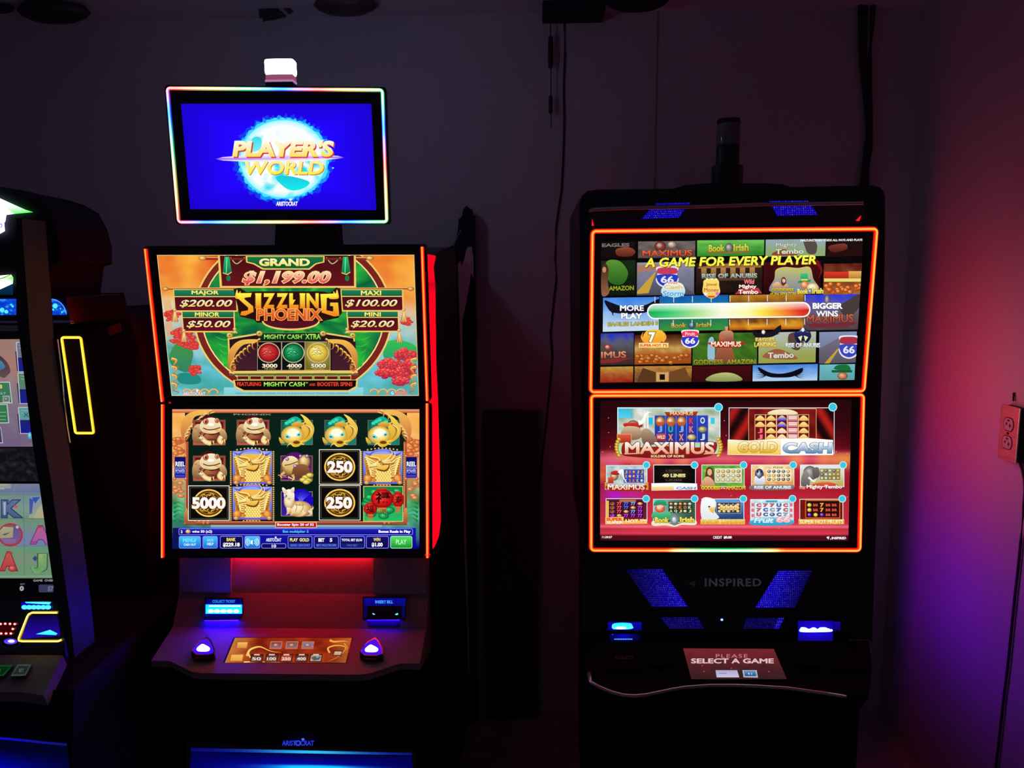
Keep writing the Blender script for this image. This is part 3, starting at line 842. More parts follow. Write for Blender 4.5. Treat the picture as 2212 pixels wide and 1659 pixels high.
def bird(dx, dy):
    T = lambda pts: [(x + dx, y + dy) for x, y in pts]
    x0, y0 = 588 + dx, 392 + dy
    r3 = random.Random(1)
    A.rect(594 + dx, 398 + dy, 916 + dx, 656 + dy, (40, 28, 40))
    for k in range(17):
        for xx in (592, 916): A.ball(xx + dx, 408 + dy + k * 15.4, 8, 7, ((255, 230, 140), (220, 170, 80), (120, 80, 30)))
    A.rect(606 + dx, 402 + dy, 904 + dx, 650 + dy, ((150, 170, 250), (70, 70, 200)))
    A.rect(626 + dx, 424 + dy, 886 + dx, 636 + dy, ((245, 190, 80), (226, 140, 60)))
    A.blob(T([(606, 402), (650, 420), (690, 396), (755, 386), (820, 396), (850, 424), (904, 402), (860, 440), (800, 410), (750, 404), (690, 412), (650, 440)]), ((150, 150, 245), (80, 70, 190)))
    for k in range(9): A.ball(640 + k * 28 + dx, 392 - 12 * math.sin(k / 8 * math.pi) + dy, 8, 7, ((255, 240, 190), (220, 180, 100), (110, 70, 40)))
    DK, MD, LT_ = (132, 66, 16), (226, 152, 44), (255, 234, 130)
    for s_ in (-1, 1):
        cx = 756
        A.blob(T([(cx + s_ * 40, 480), (cx + s_ * 80, 452), (cx + s_ * 140, 448), (cx + s_ * 134, 520), (cx + s_ * 110, 590), (cx + s_ * 50, 600)]), ((236, 170, 60), (150, 80, 26)))
        for k in range(8):
            y = 452 + k * 17; xe = cx + s_ * (136 - k * 6)
            A.curve(T([(cx + s_ * 34, 500 + k * 14), (cx + s_ * 84, y + 26), (xe, y)]), 17, DK)
            A.curve(T([(cx + s_ * 34, 496 + k * 14), (cx + s_ * 84, y + 21), (xe, y - 4)]), 12, MD, c2=LT_)
            A.curve(T([(cx + s_ * 50, 492 + k * 14), (cx + s_ * 90, y + 16), (xe - s_ * 6, y - 6)]), 4, (255, 250, 190))
    A.blob(T([(700, 652), (692, 570), (714, 520), (760, 500), (806, 520), (822, 580), (814, 652)]), ((250, 214, 100), (190, 112, 36)))
    for j in range(7):
        for k in range(6):
            x_, y_ = 706 + k * 20 + (j % 2) * 10, 548 + j * 15
            A.ell(x_ + dx, y_ + 3 + dy, 12, 10, DK); A.ell(x_ + dx, y_ + dy, 10, 9, (252, 216, 96)); A.ell(x_ - 2 + dx, y_ - 3 + dy, 5, 4, (255, 248, 190))
    A.blob(T([(660, 520), (690, 498), (730, 476), (790, 478), (806, 520), (780, 556), (730, 552), (700, 536)]), (120, 62, 18))
    A.blob(T([(652, 514), (690, 492), (730, 470), (786, 470), (800, 510), (774, 544), (730, 540), (700, 530)]), ((255, 244, 150), (236, 176, 56)))
    A.poly(T([(640, 540), (656, 508), (704, 492), (712, 534)]), ((255, 248, 180), (240, 190, 80))); A.line(T([(650, 526), (712, 518)]), 5, (140, 76, 22))
    A.ell(752 + dx, 500 + dy, 16, 9, (120, 60, 16)); A.ell(748 + dx, 499 + dy, 6, 5, (255, 250, 210)); A.curve(T([(726, 492), (750, 484), (784, 490)]), 6, (120, 60, 16))
    for p in ([(740, 480), (790, 466), (826, 420), (808, 384)], [(750, 484), (816, 470), (846, 440), (842, 400)], [(760, 490), (830, 486), (860, 456)], [(736, 478), (720, 456), (664, 446), (640, 430)]):
        A.curve(T([(x_, y_ + 5) for x_, y_ in p]), 28, DK, True); A.curve(T(p), 24, MD, True, c2=LT_); A.curve(T([(x_ - 2, y_ - 4) for x_, y_ in p]), 8, (255, 248, 180), True)
    for xx, s_ in ((640, 1), (868, -1)):
        A.ball(xx + dx, 610 + dy, 34, 34, ((255, 200, 110), (226, 140, 60), (170, 90, 40))); 
        A.curve(T([(xx - 20 * s_, 640), (xx + 10 * s_, 600), (xx + 44 * s_, 570)]), 16, (240, 170, 80), True)
    A.rect(640 + dx, 636 + dy, 870 + dx, 650 + dy, (100, 100, 215))
    A.ball(632 + dx, 640 + dy, 20, 16, ((255, 220, 150), (226, 160, 90), (140, 90, 50))); A.ball(884 + dx, 640 + dy, 20, 16, ((255, 220, 150), (226, 160, 90), (140, 90, 50)))
    for k in range(6): A.ball(690 + k * 24 + dx, 660 + dy, 8, 6, ((255, 240, 200), (210, 170, 100), (110, 70, 40)))
for d in ((0, 0), (990, 0), (0, 270)): bird(*d)
def coin(cx, cy, txt, tx0, tx1):
    A.rect(cx - 152, cy - 128, cx + 152, cy + 128, (12, 14, 12), (255, 250, 240), 5)
    A.rect(cx - 140, cy - 116, cx + 140, cy + 116, (10, 10, 10), (130, 110, 80), 2)
    A.ell(cx, cy, 118, 106, (214, 160, 50), 36); A.ell(cx, cy, 104, 93, (60, 36, 12), 36)
    A.ring(cx, cy, 113, 101, 6, (255, 226, 130)); A.ring(cx, cy, 92, 82, 5, (180, 120, 40))
    for k in range(14):
        a = k * 2 * math.pi / 14; r_ = 62 + 14 * (k % 2)
        px_, py_ = cx + r_ * math.cos(a), cy + r_ * .9 * math.sin(a)
        A.curve([(px_ - 24 * math.sin(a), py_ + 22 * math.cos(a)), (px_ + 8 * math.cos(a), py_ + 8 * math.sin(a)), (px_ + 26 * math.sin(a), py_ - 20 * math.cos(a))], 11, (226, 174, 60), True)
        A.curve([(px_, py_), (px_ - 22 * math.cos(a + .6), py_ - 20 * math.sin(a + .6))], 9, (250, 214, 100), True)
    A.text(txt, tx0, cy - 46, tx1, cy + 46, ((255, 255, 255), (255, 244, 230)), 0.05, 0, (90, 30, 10), 0.06)
coin(1418, 522, '250', 1322, 1516); coin(1418, 794, '250', 1314, 1512); coin(425, 796, '5000', 296, 552)
# three legged toad
A.rect(974, 440, 1208, 624, ((70, 30, 90), (110, 50, 110)), (170, 120, 90), 4)
A.blob([(1010, 440), (1060, 412), (1120, 420), (1150, 470), (1060, 480)], (90, 20, 110))
A.ball(1060, 520, 90, 72, ((252, 240, 190), (206, 170, 90), (100, 62, 40)))
A.ball(1150, 480, 44, 52, ((250, 240, 190), (222, 184, 110), (120, 80, 50)))
A.blob([(980, 500), (1010, 450), (1060, 440), (1100, 470), (1080, 520), (1010, 530)], ((250, 240, 190), (220, 180, 110)))
A.blob([(1070, 520), (1130, 500), (1180, 520), (1186, 580), (1120, 610), (1060, 590)], ((150, 96, 60), (100, 56, 40)))
for x, y, r_ in ((1020, 462, 14), (1080, 515, 14), (1120, 440, 12), (1170, 440, 14)):
    A.ball(x, y, r_, r_, ((255, 255, 255), (190, 120, 190), (90, 20, 100)))
A.curve([(1000, 510), (1050, 500), (1100, 480)], 7, (110, 70, 40))
for p in ([(1000, 560), (970, 590), (990, 610)], [(1060, 580), (1070, 610), (1050, 630)], [(1010, 590), (1030, 600), (1080, 620)]): A.curve(p, 24, (220, 170, 90), True, c2=(250, 220, 120))
A.rect(982, 586, 1026, 614, (50, 10, 90)); A.line([(950, 584), (1010, 590)], 9, (200, 140, 90)); A.line([(984, 600), (1024, 600)], 4, (180, 120, 200))
for x, y in ((1160, 600), (1190, 584), (1140, 620), (1180, 624), (1165, 636)): A.ball(x, y, 30, 18, ((255, 250, 170), (226, 206, 70), (140, 110, 30)))
# rabbit
A.rect(976, 712, 1208, 892, ((20, 10, 120), (60, 30, 160)), (170, 150, 110), 4)
A.ell(1125, 780, 92, 92, (30, 10, 190))
for k in range(9): A.curve([(1120, 790), (1080 + k * 14, 700 + abs(k - 4) * 5)], 7, (90, 90, 240), True)
A.ball(1110, 840, 98, 62, ((255, 250, 220), (238, 210, 150), (170, 120, 70)))
A.ball(1035, 780, 42, 62, ((255, 255, 245), (246, 226, 180), (190, 140, 90)))
A.blob([(1000, 760), (998, 710), (1040, 690), (1072, 720), (1070, 768), (1040, 780)], ((255, 255, 250), (240, 220, 170)))
A.blob([(1000, 730), (980, 690), (988, 676), (1010, 694), (1022, 716)], ((255, 246, 226), (230, 190, 150)))
A.blob([(1046, 710), (1050, 686), (1072, 676), (1074, 700), (1066, 720)], ((255, 246, 226), (230, 190, 150)))
A.ell(1012, 742, 7, 9, (70, 110, 170)); A.ell(1006, 752, 10, 5, (200, 150, 140)); A.ell(1034, 762, 12, 6, (210, 170, 130))
for p in ([(1030, 830), (1025, 870), (1010, 886)], [(1070, 840), (1060, 870), (1040, 892)], [(1150, 860), (1130, 885), (1090, 894)], [(1190, 850), (1200, 880), (1160, 896)]): A.curve(p, 32, (250, 232, 190), True, c2=(220, 180, 110))
A.curve([(1196, 850), (1214, 836), (1218, 820)], 20, (240, 210, 150), True)
A.curve([(1060, 800), (1110, 812), (1170, 806)], 8, (210, 170, 110)); A.curve([(1082, 790), (1092, 830), (1080, 860)], 6, (200, 150, 90)); A.curve([(1130, 790), (1140, 830), (1120, 866)], 6, (200, 150, 90))
for x in (1090, 1112, 1134): A.ball(x, 806, 8, 8, ((255, 230, 140), (220, 170, 60), (140, 90, 30)))
# red lanterns
A.rect(1602, 672, 1894, 932, ((20, 130, 70), (40, 190, 100)), (214, 200, 110), 6)
rr = random.Random(9)
for _ in range(14): A.ball(1620 + rr.random() * 260, 690 + rr.random() * 220, 40, 26, ((80, 230, 130), (30, 160, 80), (10, 100, 60)))
def lantern(cx, cy, rx, ry):
    A.ball(cx, cy, rx, ry, ((255, 96, 70), (226, 30, 28), (140, 8, 12)))
    A.rect(cx - rx * .4, cy - ry - 6, cx + rx * .4, cy - ry + 6, (190, 60, 40))
    A.rect(cx - rx * .35, cy + ry - 6, cx + rx * .35, cy + ry + 8, (230, 110, 50))
    for k in range(5): A.line([(cx - rx * .3 + k * rx * .15, cy + ry + 6), (cx - rx * .4 + k * rx * .2, cy + ry + 50)], 6, (240, 60, 40), taper=True)
lantern(1860, 770, 46, 58); lantern(1650, 840, 52, 46); lantern(1740, 762, 86, 74)
A.text('\u7984', 1688, 712, 1802, 800, (50, 6, 8), 0.03); A.text('\u5bff', 1836, 740, 1890, 805, (70, 8, 10), 0.02); A.text('\u798f', 1618, 812, 1676, 868, (70, 8, 10), 0.02)
# reel power plates
for x0, x1 in ((166, 250), (1920, 2003)):
    A.rect(x0, 446, x1, 605, ((10, 10, 90), (40, 40, 170)), (210, 120, 90), 5)
    A.text('REEL', x0 + 6, 482, x1 - 6, 518, (255, 255, 255), 0.03); A.line([(x0 + 2, 530), (x1 - 2, 530)], 4, (200, 215, 255))
    A.text('POWER', x0 + 6, 540, x1 - 6, 572, ((230, 235, 255), (120, 130, 220)), 0.02); A.line([(x0 + 8, 590), (x1 - 8, 590)], 3, (120, 130, 230))
    for y in (438, 612):
        A.ball(x0, y, 13, 12, ((255, 200, 150), (220, 120, 80), (140, 60, 40))); A.ball(x1, y, 13, 12, ((255, 200, 150), (220, 120, 80), (140, 60, 40)))
# bottom information band
A.rect(440, 962, 1740, 986, ((150, 190, 200), (90, 150, 170)))
A.rect(196, 984, 1996, 1143, ((24, 24, 190), (10, 8, 120)))
A.rect(152, 984, 196, 1143, (14, 20, 80)); 
A.rect(934, 944, 1238, 978, ((206, 24, 50), (150, 10, 40)), (255, 190, 120), 6)
A.text('Booster Spin 20 of 32', 944, 950, 1222, 974, (255, 250, 250), 0.035)
LB = (150, 150, 255)
A.rrect(200, 992, 1968, 1034, 8, ((30, 30, 190), (14, 12, 130)), LB, 4)
A.text('2', 212, 1003, 226, 1024, (255, 255, 255), 0.04)
A.ball(268, 1012, 22, 17, ((255, 246, 210), (214, 180, 120), (90, 60, 30)))
A.text('wins 50 (x2)', 298, 1001, 450, 1027, (255, 255, 255), 0.05)
A.text('Bet multiplier 5', 986, 1001, 1182, 1027, (80, 190, 255), 0.05)
A.text('Bonus Reels in Play', 1712, 1001, 1956, 1028, (250, 252, 255), 0.05)
def key(x0, x1, c, b=LB, y0=1050, y1=1136): A.rrect(x0, y0, x1, y1, 9, c, b, 4)
BL = ((70, 200, 250), (30, 110, 220)); DB = ((20, 16, 110), (10, 8, 80)); BK = ((16, 14, 90), (6, 6, 40))
key(202, 360, BL); A.text('MENU/', 228, 1062, 330, 1094, (120, 225, 255), 0.04); A.text('CASH OUT', 234, 1102, 328, 1120, (210, 245, 255), 0.04)
key(382, 488, BL); A.text('PAYS', 412, 1068, 460, 1088, (150, 230, 255), 0.04); A.text('HELP', 412, 1096, 460, 1116, (220, 245, 255), 0.04)
key(514, 680, BK); A.text('BANK', 560, 1060, 630, 1086, ((255, 240, 140), (240, 190, 70)), 0.05); A.text('$229.18', 532, 1096, 660, 1130, (255, 255, 255), 0.05)
key(700, 810, BL)
for s_ in (-1, 1):
    for k in (1, 2, 3): A.ring(755, 1092, 10 + 13 * k, 8 + 10 * k, 6, (210, 250, 255), -50 if s_ > 0 else 130, 50 if s_ > 0 else 230, 8)
A.poly([(742, 1084), (758, 1074), (758, 1112), (742, 1102)], (235, 252, 255))
A.text('ARISTOCRAT', 858, 1062, 976, 1088, (240, 245, 255), 0.03, 0.1); A.ell(932, 1056, 7, 7, (240, 245, 255))
key(828, 1008, DB, LB, 1106, 1136); A.text('10', 902, 1110, 936, 1134, (240, 245, 255), 0.04)
key(1028, 1206, DB); A.text('PLAY  GOLD', 1040, 1062, 1186, 1088, ((255, 246, 170), (240, 210, 90)), 0.05); A.rect(1036, 1102, 1198, 1130, (40, 50, 160)); A.text('BOOST  10OH START', 1046, 1108, 1190, 1124, (90, 130, 220), 0.02)
key(1226, 1406, DB); A.text('BET', 1256, 1062, 1302, 1090, (255, 255, 255), 0.05); A.text('5', 1342, 1062, 1362, 1090, (255, 255, 255), 0.05); A.rect(1234, 1102, 1398, 1130, (34, 44, 150)); A.text('BET MULTIPLIER', 1242, 1108, 1392, 1124, (90, 140, 220), 0.02)
key(1424, 1604, DB); A.text('TOTAL BET $2.50', 1432, 1066, 1588, 1088, (240, 245, 255), 0.04); A.rect(1432, 1102, 1596, 1130, (24, 30, 110)); A.text('MAX BET', 1474, 1108, 1552, 1124, (70, 110, 190), 0.02)
key(1622, 1786, DB); A.text('WIN', 1674, 1060, 1726, 1086, ((255, 240, 140), (240, 190, 70)), 0.05); A.text('$1.00', 1660, 1096, 1744, 1130, (255, 255, 255), 0.05)
key(1806, 1964, ((90, 225, 110), (16, 150, 40)), (190, 255, 200)); A.text('PLAY', 1844, 1072, 1924, 1110, (190, 255, 190), 0.02)
A.build('screen_picture', dl_)
LLm = MB()
tb = Art(LL, (3.511, 330, 860), w=0.0004); tb.text('ARISTOCRAT', 1020, 1170, 1140, 1192, (46, 46, 62), 0.02); tb.ell(1104, 1164, 7, 7, (46, 46, 62))
tb.build('maker_mark', dl_, 'printed_mark')

# ---- topper
dt = display(LT, ML, 'topper_display', 0.240, -0.147, 0.151, 0.045, 0.008, taper=0.02)
CORE = [(1.5, 3.0, 1.7), (3.0, 2.6, 1.2), (3.0, 1.0, 0.8), (0.25, 1.35, 3.0)]   # green, yellow, red, blue in turn
RIM = [(0.0, 0.42, 0.12), (0.40, 0.30, 0.03), (0.62, 0.01, 0.05), (0.02, 0.03, 0.85)]
def rainbow(i, n):
    t = (i / n * 20 + 0.1) % 4; k = int(t); f = t - k; f = f * f * (3 - 2 * f)
    core, rim = tuple(CORE[k][q] + (CORE[(k + 1) % 4][q] - CORE[k][q]) * f for q in range(3)), tuple(RIM[k][q] + (RIM[(k + 1) % 4][q] - RIM[k][q]) * f for q in range(3))
    return (core, tuple(0.55 * core[q] + 0.6 * rim[q] for q in range(3)), rim)
light_tube(LT, round_rect(-0.2335, -0.1415, 0.2315, 0.1445, 0.006, 4), 0.0085, 0.005, rainbow, closed=True, step=0.008).build('light_frame', 'light_emitter', dt)
A = Art(LT, (3.95, 340, 100))
q = [(200, 490), (1825, 490), (1868, 1397), (280, 1390)]
def bg_lt(s, t):
    e = max(abs(s - .5) * 2, abs(t - .5) * 2)
    return mixc((34, 6, 255), (28, 2, 205), max(0, e - .55) * 2)
A.field(q, 24, 14, bg_lt)
rr = random.Random(2)
for (rx, ry, c) in ((420, 372, (20, 60, 240)), (402, 358, (30, 150, 250)), (386, 346, (70, 225, 255))):
    P = []
    for k in range(120):
        a = k * math.pi / 60; j = 1 + rr.uniform(-.035, .035) * (2 if rx > 400 else 1)
        P.append((1075 + rx * j * math.cos(a), 960 + ry * j * math.sin(a)))
    A.poly(P, c)
def globe(s, t):
    n = fbm(s * 3.2 + 2, t * 3.2 + 1)
    d = math.hypot(s - .5, t - .5) * 2
    c = (252, 255, 255)
    if n > .10 and t > .5: c = mixc(c, (30, 220, 240), min(1, (n - .10) * 6))
    if n < -.16: c = mixc(c, (110, 235, 250), min(1, (-n - .16) * 6))
    return mixc(c, (120, 240, 255), max(0, d - .86) * 5)
disc(A, 1075, 960, 368, 330, globe, 12, 80)
A.blob([(1010, 1120), (1100, 1105), (1230, 1130), (1300, 1165), (1240, 1215), (1150, 1230), (1080, 1200)], ((30, 200, 220), (20, 240, 240)))
A.blob([(800, 800), (850, 770), (890, 800), (880, 870), (830, 900), (790, 880)], ((60, 220, 235), (130, 240, 245)))
A.poly([(495, 962), (560, 945), (760, 930), (1075, 915), (1390, 925), (1540, 935), (1595, 950), (1540, 958), (1390, 975), (1075, 990), (760, 985), (560, 975)], [(120, 40, 255), (240, 215, 255), (255, 240, 255), (255, 255, 255), (255, 245, 255), (240, 215, 255), (120, 40, 255), (240, 215, 255), (255, 245, 255), (255, 255, 255), (255, 240, 255), (240, 215, 255)])
A.text("PLAYER'S", 650, 812, 1516, 956, (214, 66, 66), 0.05, 0.12)
A.text("PLAYER'S", 638, 800, 1506, 944, ((255, 252, 235), (255, 244, 190), (255, 226, 96)), 0.05, 0.12)
A.text('WORLD', 752, 984, 1428, 1102, (214, 120, 66), 0.02, 0.12)
A.text('WORLD', 744, 975, 1420, 1095, ((255, 240, 170), (255, 252, 235), (252, 240, 60)), 0.03, 0.12)
A.ell(1498, 1038, 9, 6, (150, 230, 255))
A.text('ARISTOCRAT', 1012, 1324, 1198, 1362, (248, 250, 255), 0.04, 0.1); A.ell(1136, 1308, 11, 11, (248, 250, 255))
A.build('screen_picture', dt)
# neck and beacon
nk = Plane((-0.57, 1.80, 1.7), 0, 0)
slab(nk, [(600, 470), (722, 470), (728, 545), (596, 545)], -0.05, 0.0).build('topper_neck', 'black_plastic', ML, bevel=0.004)
bc = hitY(604, 165, 1.79)
zt, zb = hitY(604, 130, 1.79).z, hitY(604, 160, 1.79).z
bcp = Vector((bc.x, 1.79, 0))
def tier(x0, x1, ya, yb, m, name, parent, col=None, bev=0.004):
    p0, p1 = hitY(x0, ya, 1.77), hitY(x1, yb, 1.77)
    mb = MB().box((p0.x, 1.77, p1.z), (p1.x, 1.77 + 0.03, p0.z))
    if col: emit(mb, col)
    return mb.build(name, m, parent, bevel=bev)
foot = tier(572, 634, 175.5, 205, 'gloss_black', 'beacon', ML)
tier(569, 634, 126, 160.5, 'light_emitter', 'beacon_lamp', foot, (30.0, 29.0, 50.0), 0.006)
tier(573, 632, 160.5, 172, 'light_emitter', 'beacon_tier', foot, (0.30, 0.065, 0.13), 0.001)
tier(572, 633, 172, 175.5, 'light_emitter', 'beacon_rim', foot, (0.42, 0.20, 0.40), 0.001)

# ---- console deck
prof = [(1.845, 0.93), (1.832, 0.915), (1.812, 0.822), (1.790, 0.787), (1.765, 0.752), (1.655, 0.722), (1.658, 0.705), (1.84, 0.66)]
XD0, XD1 = -0.900, -0.272
NX = 28; vs = []; fs = []
def bulge(s):
    e = min(s, 1 - s)
    return 0.038 * max(0, min(1, (e - 0.07) / 0.12)) ** 1.0
for i in range(NX + 1):
    s = i / NX; x = XD0 + (XD1 - XD0) * s
    for k, (y, z) in enumerate(prof):
        yy, zz = y, z
        if k in (5, 6): yy -= bulge(s); zz -= bulge(s) * 0.22
        vs.append((x, yy, zz))
m = len(prof)
for i in range(NX):
    for k in range(m):
        k2 = (k + 1) % m
        fs.append((i * m + k, (i + 1) * m + k, (i + 1) * m + k2, i * m + k2))
fs.append(tuple(range(m))); fs.append(tuple(NX * m + k for k in reversed(range(m))))
deck = MB().add(vs, fs).build('console_deck', 'deck_metal', ML)
# side blocks left and right of the lit recess under the screens
xa, xb = hitY(500, 1250, 1.815).x, hitY(807, 1250, 1.815).x
for x0, x1 in ((XD0 + 0.003, xa), (xb, XD1 - 0.003)):
    MB().prism([(x0, 1.845, 0.935), (x0, 1.822, 0.935), (x0, 1.806, 0.825), (x0, 1.835, 0.825)], (x1 - x0, 0, 0)).build('console_cheek', 'deck_metal', ML)
emit(MB().box((xa + 0.004, 1.812, 0.921), (xb - 0.004, 1.830, 0.926)), (14.0, 0.08, 0.35)).build('recess_light', 'light_emitter', ML)
P1 = plane3((XD0, 1.765, 0.752), (XD1, 1.765, 0.752), (XD0, 1.812, 0.822))
P2 = plane3((XD0, 1.655, 0.722), (XD1, 1.655, 0.722), (XD0, 1.765, 0.752))
F4 = (2.911, 300, 1180)
def f4(pts): return [(x / F4[0] + F4[1], y / F4[0] + F4[2]) for x, y in pts]
# ticket slot
ts = slab(P1, f4([(418, 330), (650, 330), (652, 425), (632, 462), (412, 462), (418, 425)]), -0.004, 0.006).build('ticket_slot', 'gloss_black', deck, bevel=0.002)
mb = MB()
A = Art(P1, F4, w=0.0066)
A.k = 1.0
A.rect(422, 332, 648, 362, (4, 4, 120)); A.text('COLLECT TICKET', 462, 338, 606, 355, (40, 150, 255), 0.03)
A.rect(416, 425, 636, 458, ((6, 10, 130), (4, 2, 50)))
A.build('slot_sign', ts)
A = Art(P1, F4, w=0.0072)
A.k = 3.0
A.rect(420, 366, 648, 424, ((10, 140, 1400), (20, 170, 1400)))
A.rect(440, 372, 640, 380, (170, 235, 255))
for k in range(5): A.ell(452 + k * 40, 408, 20, 12, (150, 255, 255)); A.ell(452 + k * 40, 410, 9, 6, (230, 255, 240))
A.build('slot_light', ts, 'light_emitter')
p_ = [P1.px(x / F4[0] + F4[1], y / F4[0] + F4[2], 0.001) for x, y in ((420, 464), (626, 464))]
emit(MB().prism([p_[0], p_[1], p_[1] + P1.w * 0.007 - P1.v * 0.002, p_[0] + P1.w * 0.007 - P1.v * 0.002], -P1.v * 0.001), (0.3, 0.02, 45.0)).build('added_underglow', 'light_emitter', ts)  # strip added under the lip to spill blue onto the deck
# bill slot
bs = slab(P1, f4([(1412, 322), (1680, 322), (1672, 460), (1414, 460)]), -0.004, 0.007).build('bill_slot', 'gloss_black', deck, bevel=0.002)
A = Art(P1, F4, w=0.0078)
A.poly([(1414, 326), (1678, 326), (1676, 376), (1418, 376)], ((10, 10, 150), (10, 6, 120)))
A.text('INSERT BILL', 1486, 340, 1598, 360, (70, 150, 255), 0.05)
for x0, x1 in ((1414, 1436), (1652, 1674)): A.poly([(x0, 376), (x1, 376), (x1 - 3, 450), (x0 + 3, 450)], (8, 4, 90))
A.build('slot_sign', bs)
A = Art(P1, F4, w=0.0082); A.k = 4.0
A.ell(1478, 424, 9, 6, (60, 190, 255)); A.ell(1620, 425, 10, 7, (60, 190, 255)); A.rect(1438, 378, 1652, 382, (10, 10, 170))
A.build('slot_light', bs, 'light_emitter')
slab(P1, f4([(1436, 376), (1656, 376), (1640, 410), (1600, 428), (1490, 428), (1452, 410)]), 0.0, 0.016).build('slot_mouth', 'matte_black', bs)
A = Art(P1, F4, w=0.0010); A.rect(1440, 468, 1640, 506, (70, 30, 80)); A.text('INSERT BILLS OR TICKETS', 1462, 478, 1618, 496, (110, 70, 120), 0.02)
A.build('deck_sticker', deck, 'printed_mark')
p_ = [P1.px(x / F4[0] + F4[1], y / F4[0] + F4[2], 0.001) for x, y in ((1440, 461), (1640, 461))]
emit(MB().prism([p_[0], p_[1], p_[1] + P1.w * 0.007 - P1.v * 0.002, p_[0] + P1.w * 0.007 - P1.v * 0.002], -P1.v * 0.001), (0.2, 0.01, 12.0)).build('added_underglow', 'light_emitter', bs)  # weaker strip added for blue spill below the bill slot
# play buttons
def play_button(cx, cy):
    sh = [(cx - 68, cy + 22), (cx - 30, cy - 38), (cx + 22, cy - 62), (cx + 46, cy - 44), (cx + 70, cy + 10), (cx + 66, cy + 36), (cx + 30, cy + 44), (cx - 40, cy + 42)]
    low = [(x, y + 22) for x, y in sh]
    b = slab(P2, f4(low), -0.002, 0.012).build('play_button', 'gloss_black', deck, bevel=0.003)
    A = Art(P2, F4, w=0.016)
    mb = slab(P2, f4([(cx + (x - cx) * 1.05, cy + (y - cy) * 1.05) for x, y in sh]), 0.004, 0.0155); mb.build('button_ring', 'chrome', b, bevel=0.0015)
    A = Art(P2, F4, w=0.0160); A.k = 1.2
    A.blob([(cx + (x - cx) * .9, cy + (y - cy) * .9) for x, y in sh], ((70, 20, 190), (60, 10, 255)))
    A.build('button_lens', b, 'light_emitter')
    A = Art(P2, F4, w=0.0164); A.k = 5.0
    A.blob([(cx - 40, cy + 6), (cx - 10, cy - 20), (cx + 12, cy - 16), (cx + 42, cy + 4), (cx + 30, cy + 24), (cx - 30, cy + 24)], (200, 170, 255))
    A.build('button_glow', b, 'light_emitter')
play_button(404, 636); play_button(1462, 640)
# touch pad
tp_ = slab(P2, f4([(596, 572), (1346, 572), (1306, 736), (528, 736)]), -0.004, 0.0015).build('touch_pad', 'gloss_black', deck)
A = Art(P2, F4, w=0.0020)
def bg_tp(s, t):
    n = fbm(s * 6, t * 3)
    c = mixc((120, 26, 12), (190, 70, 26), .4 + n * 1.2)
    return mixc(c, (200, 130, 60), max(0, .22 - s) * 4 + max(0, s - .82) * 3)
A.field([(604, 576), (1338, 576), (1300, 732), (540, 732)], 40, 12, bg_tp)
A.curve([(680, 690), (700, 650), (760, 632), (830, 660), (900, 668)], 16, (250, 200, 90), True); A.curve([(700, 700), (690, 660), (730, 640), (780, 632)], 8, (255, 225, 140), True)
A.curve([(1200, 590), (1230, 600), (1290, 596), (1320, 604)], 16, (240, 170, 60), True); A.curve([(1200, 670), (1190, 640), (1240, 624), (1300, 636), (1260, 690), (1180, 728)], 12, (240, 180, 70), True)
A.curve([(660, 728), (760, 726), (900, 730)], 8, (255, 225, 140), True); A.curve([(1290, 610), (1310, 640), (1290, 680)], 9, (230, 150, 60), True)
def pad_key(x0, y0, x1, y1, c, edge, txt=None, tc=(240, 230, 210)):
    sk = 8
    A.poly([(x0 + sk - 6, y0 - 6), (x1 + sk + 6, y0 - 6), (x1 + 6, y1 + 6), (x0 - 6, y1 + 6)], edge)
    A.poly([(x0 + sk, y0), (x1 + sk, y0), (x1, y1), (x0, y1)], c)
    if txt: A.text(txt, x0 + 8, y0 + 14, x1 - 2, y1 - 6, tc, 0.02)
pad_key(614, 604, 676, 640, ((240, 190, 100), (220, 140, 60)), (180, 90, 40)); pad_key(574, 682, 648, 720, ((246, 190, 90), (230, 160, 70)), (190, 100, 40))
for x0, c in ((826, (120, 60, 80)), (926, (110, 80, 100)), (1026, (120, 120, 160))):
    pad_key(x0, 604, x0 + 64, 640, (c, (150, 110, 120)), (200, 110, 90))
    A.ball(x0 + 36, 622, 18, 12, ((240, 190, 120), (190, 130, 110), (110, 70, 80)))
for x0, t_, c in ((704, '50', (70, 30, 30)), (798, '100', (80, 40, 36)), (890, '250', (170, 46, 36)), (986, '400', (80, 34, 30)), (1076, '', (150, 150, 140))):
    pad_key(x0, 684, x0 + 66, 722, (c, mixc(c, (230, 190, 160), .4)), (60, 20, 16), t_ or None, (250, 230, 220))
    A.line([(x0 + 20, 682), (x0 + 56, 682)], 8, (230, 200, 180))
A.poly([(1084, 700), (1110, 690), (1120, 704), (1146, 688), (1136, 712), (1100, 720)], (90, 90, 90))
pad_key(1224, 662, 1268, 684, ((220, 190, 150), (190, 150, 110)), (90, 40, 30))
A.build('touch_pad_picture', tp_)
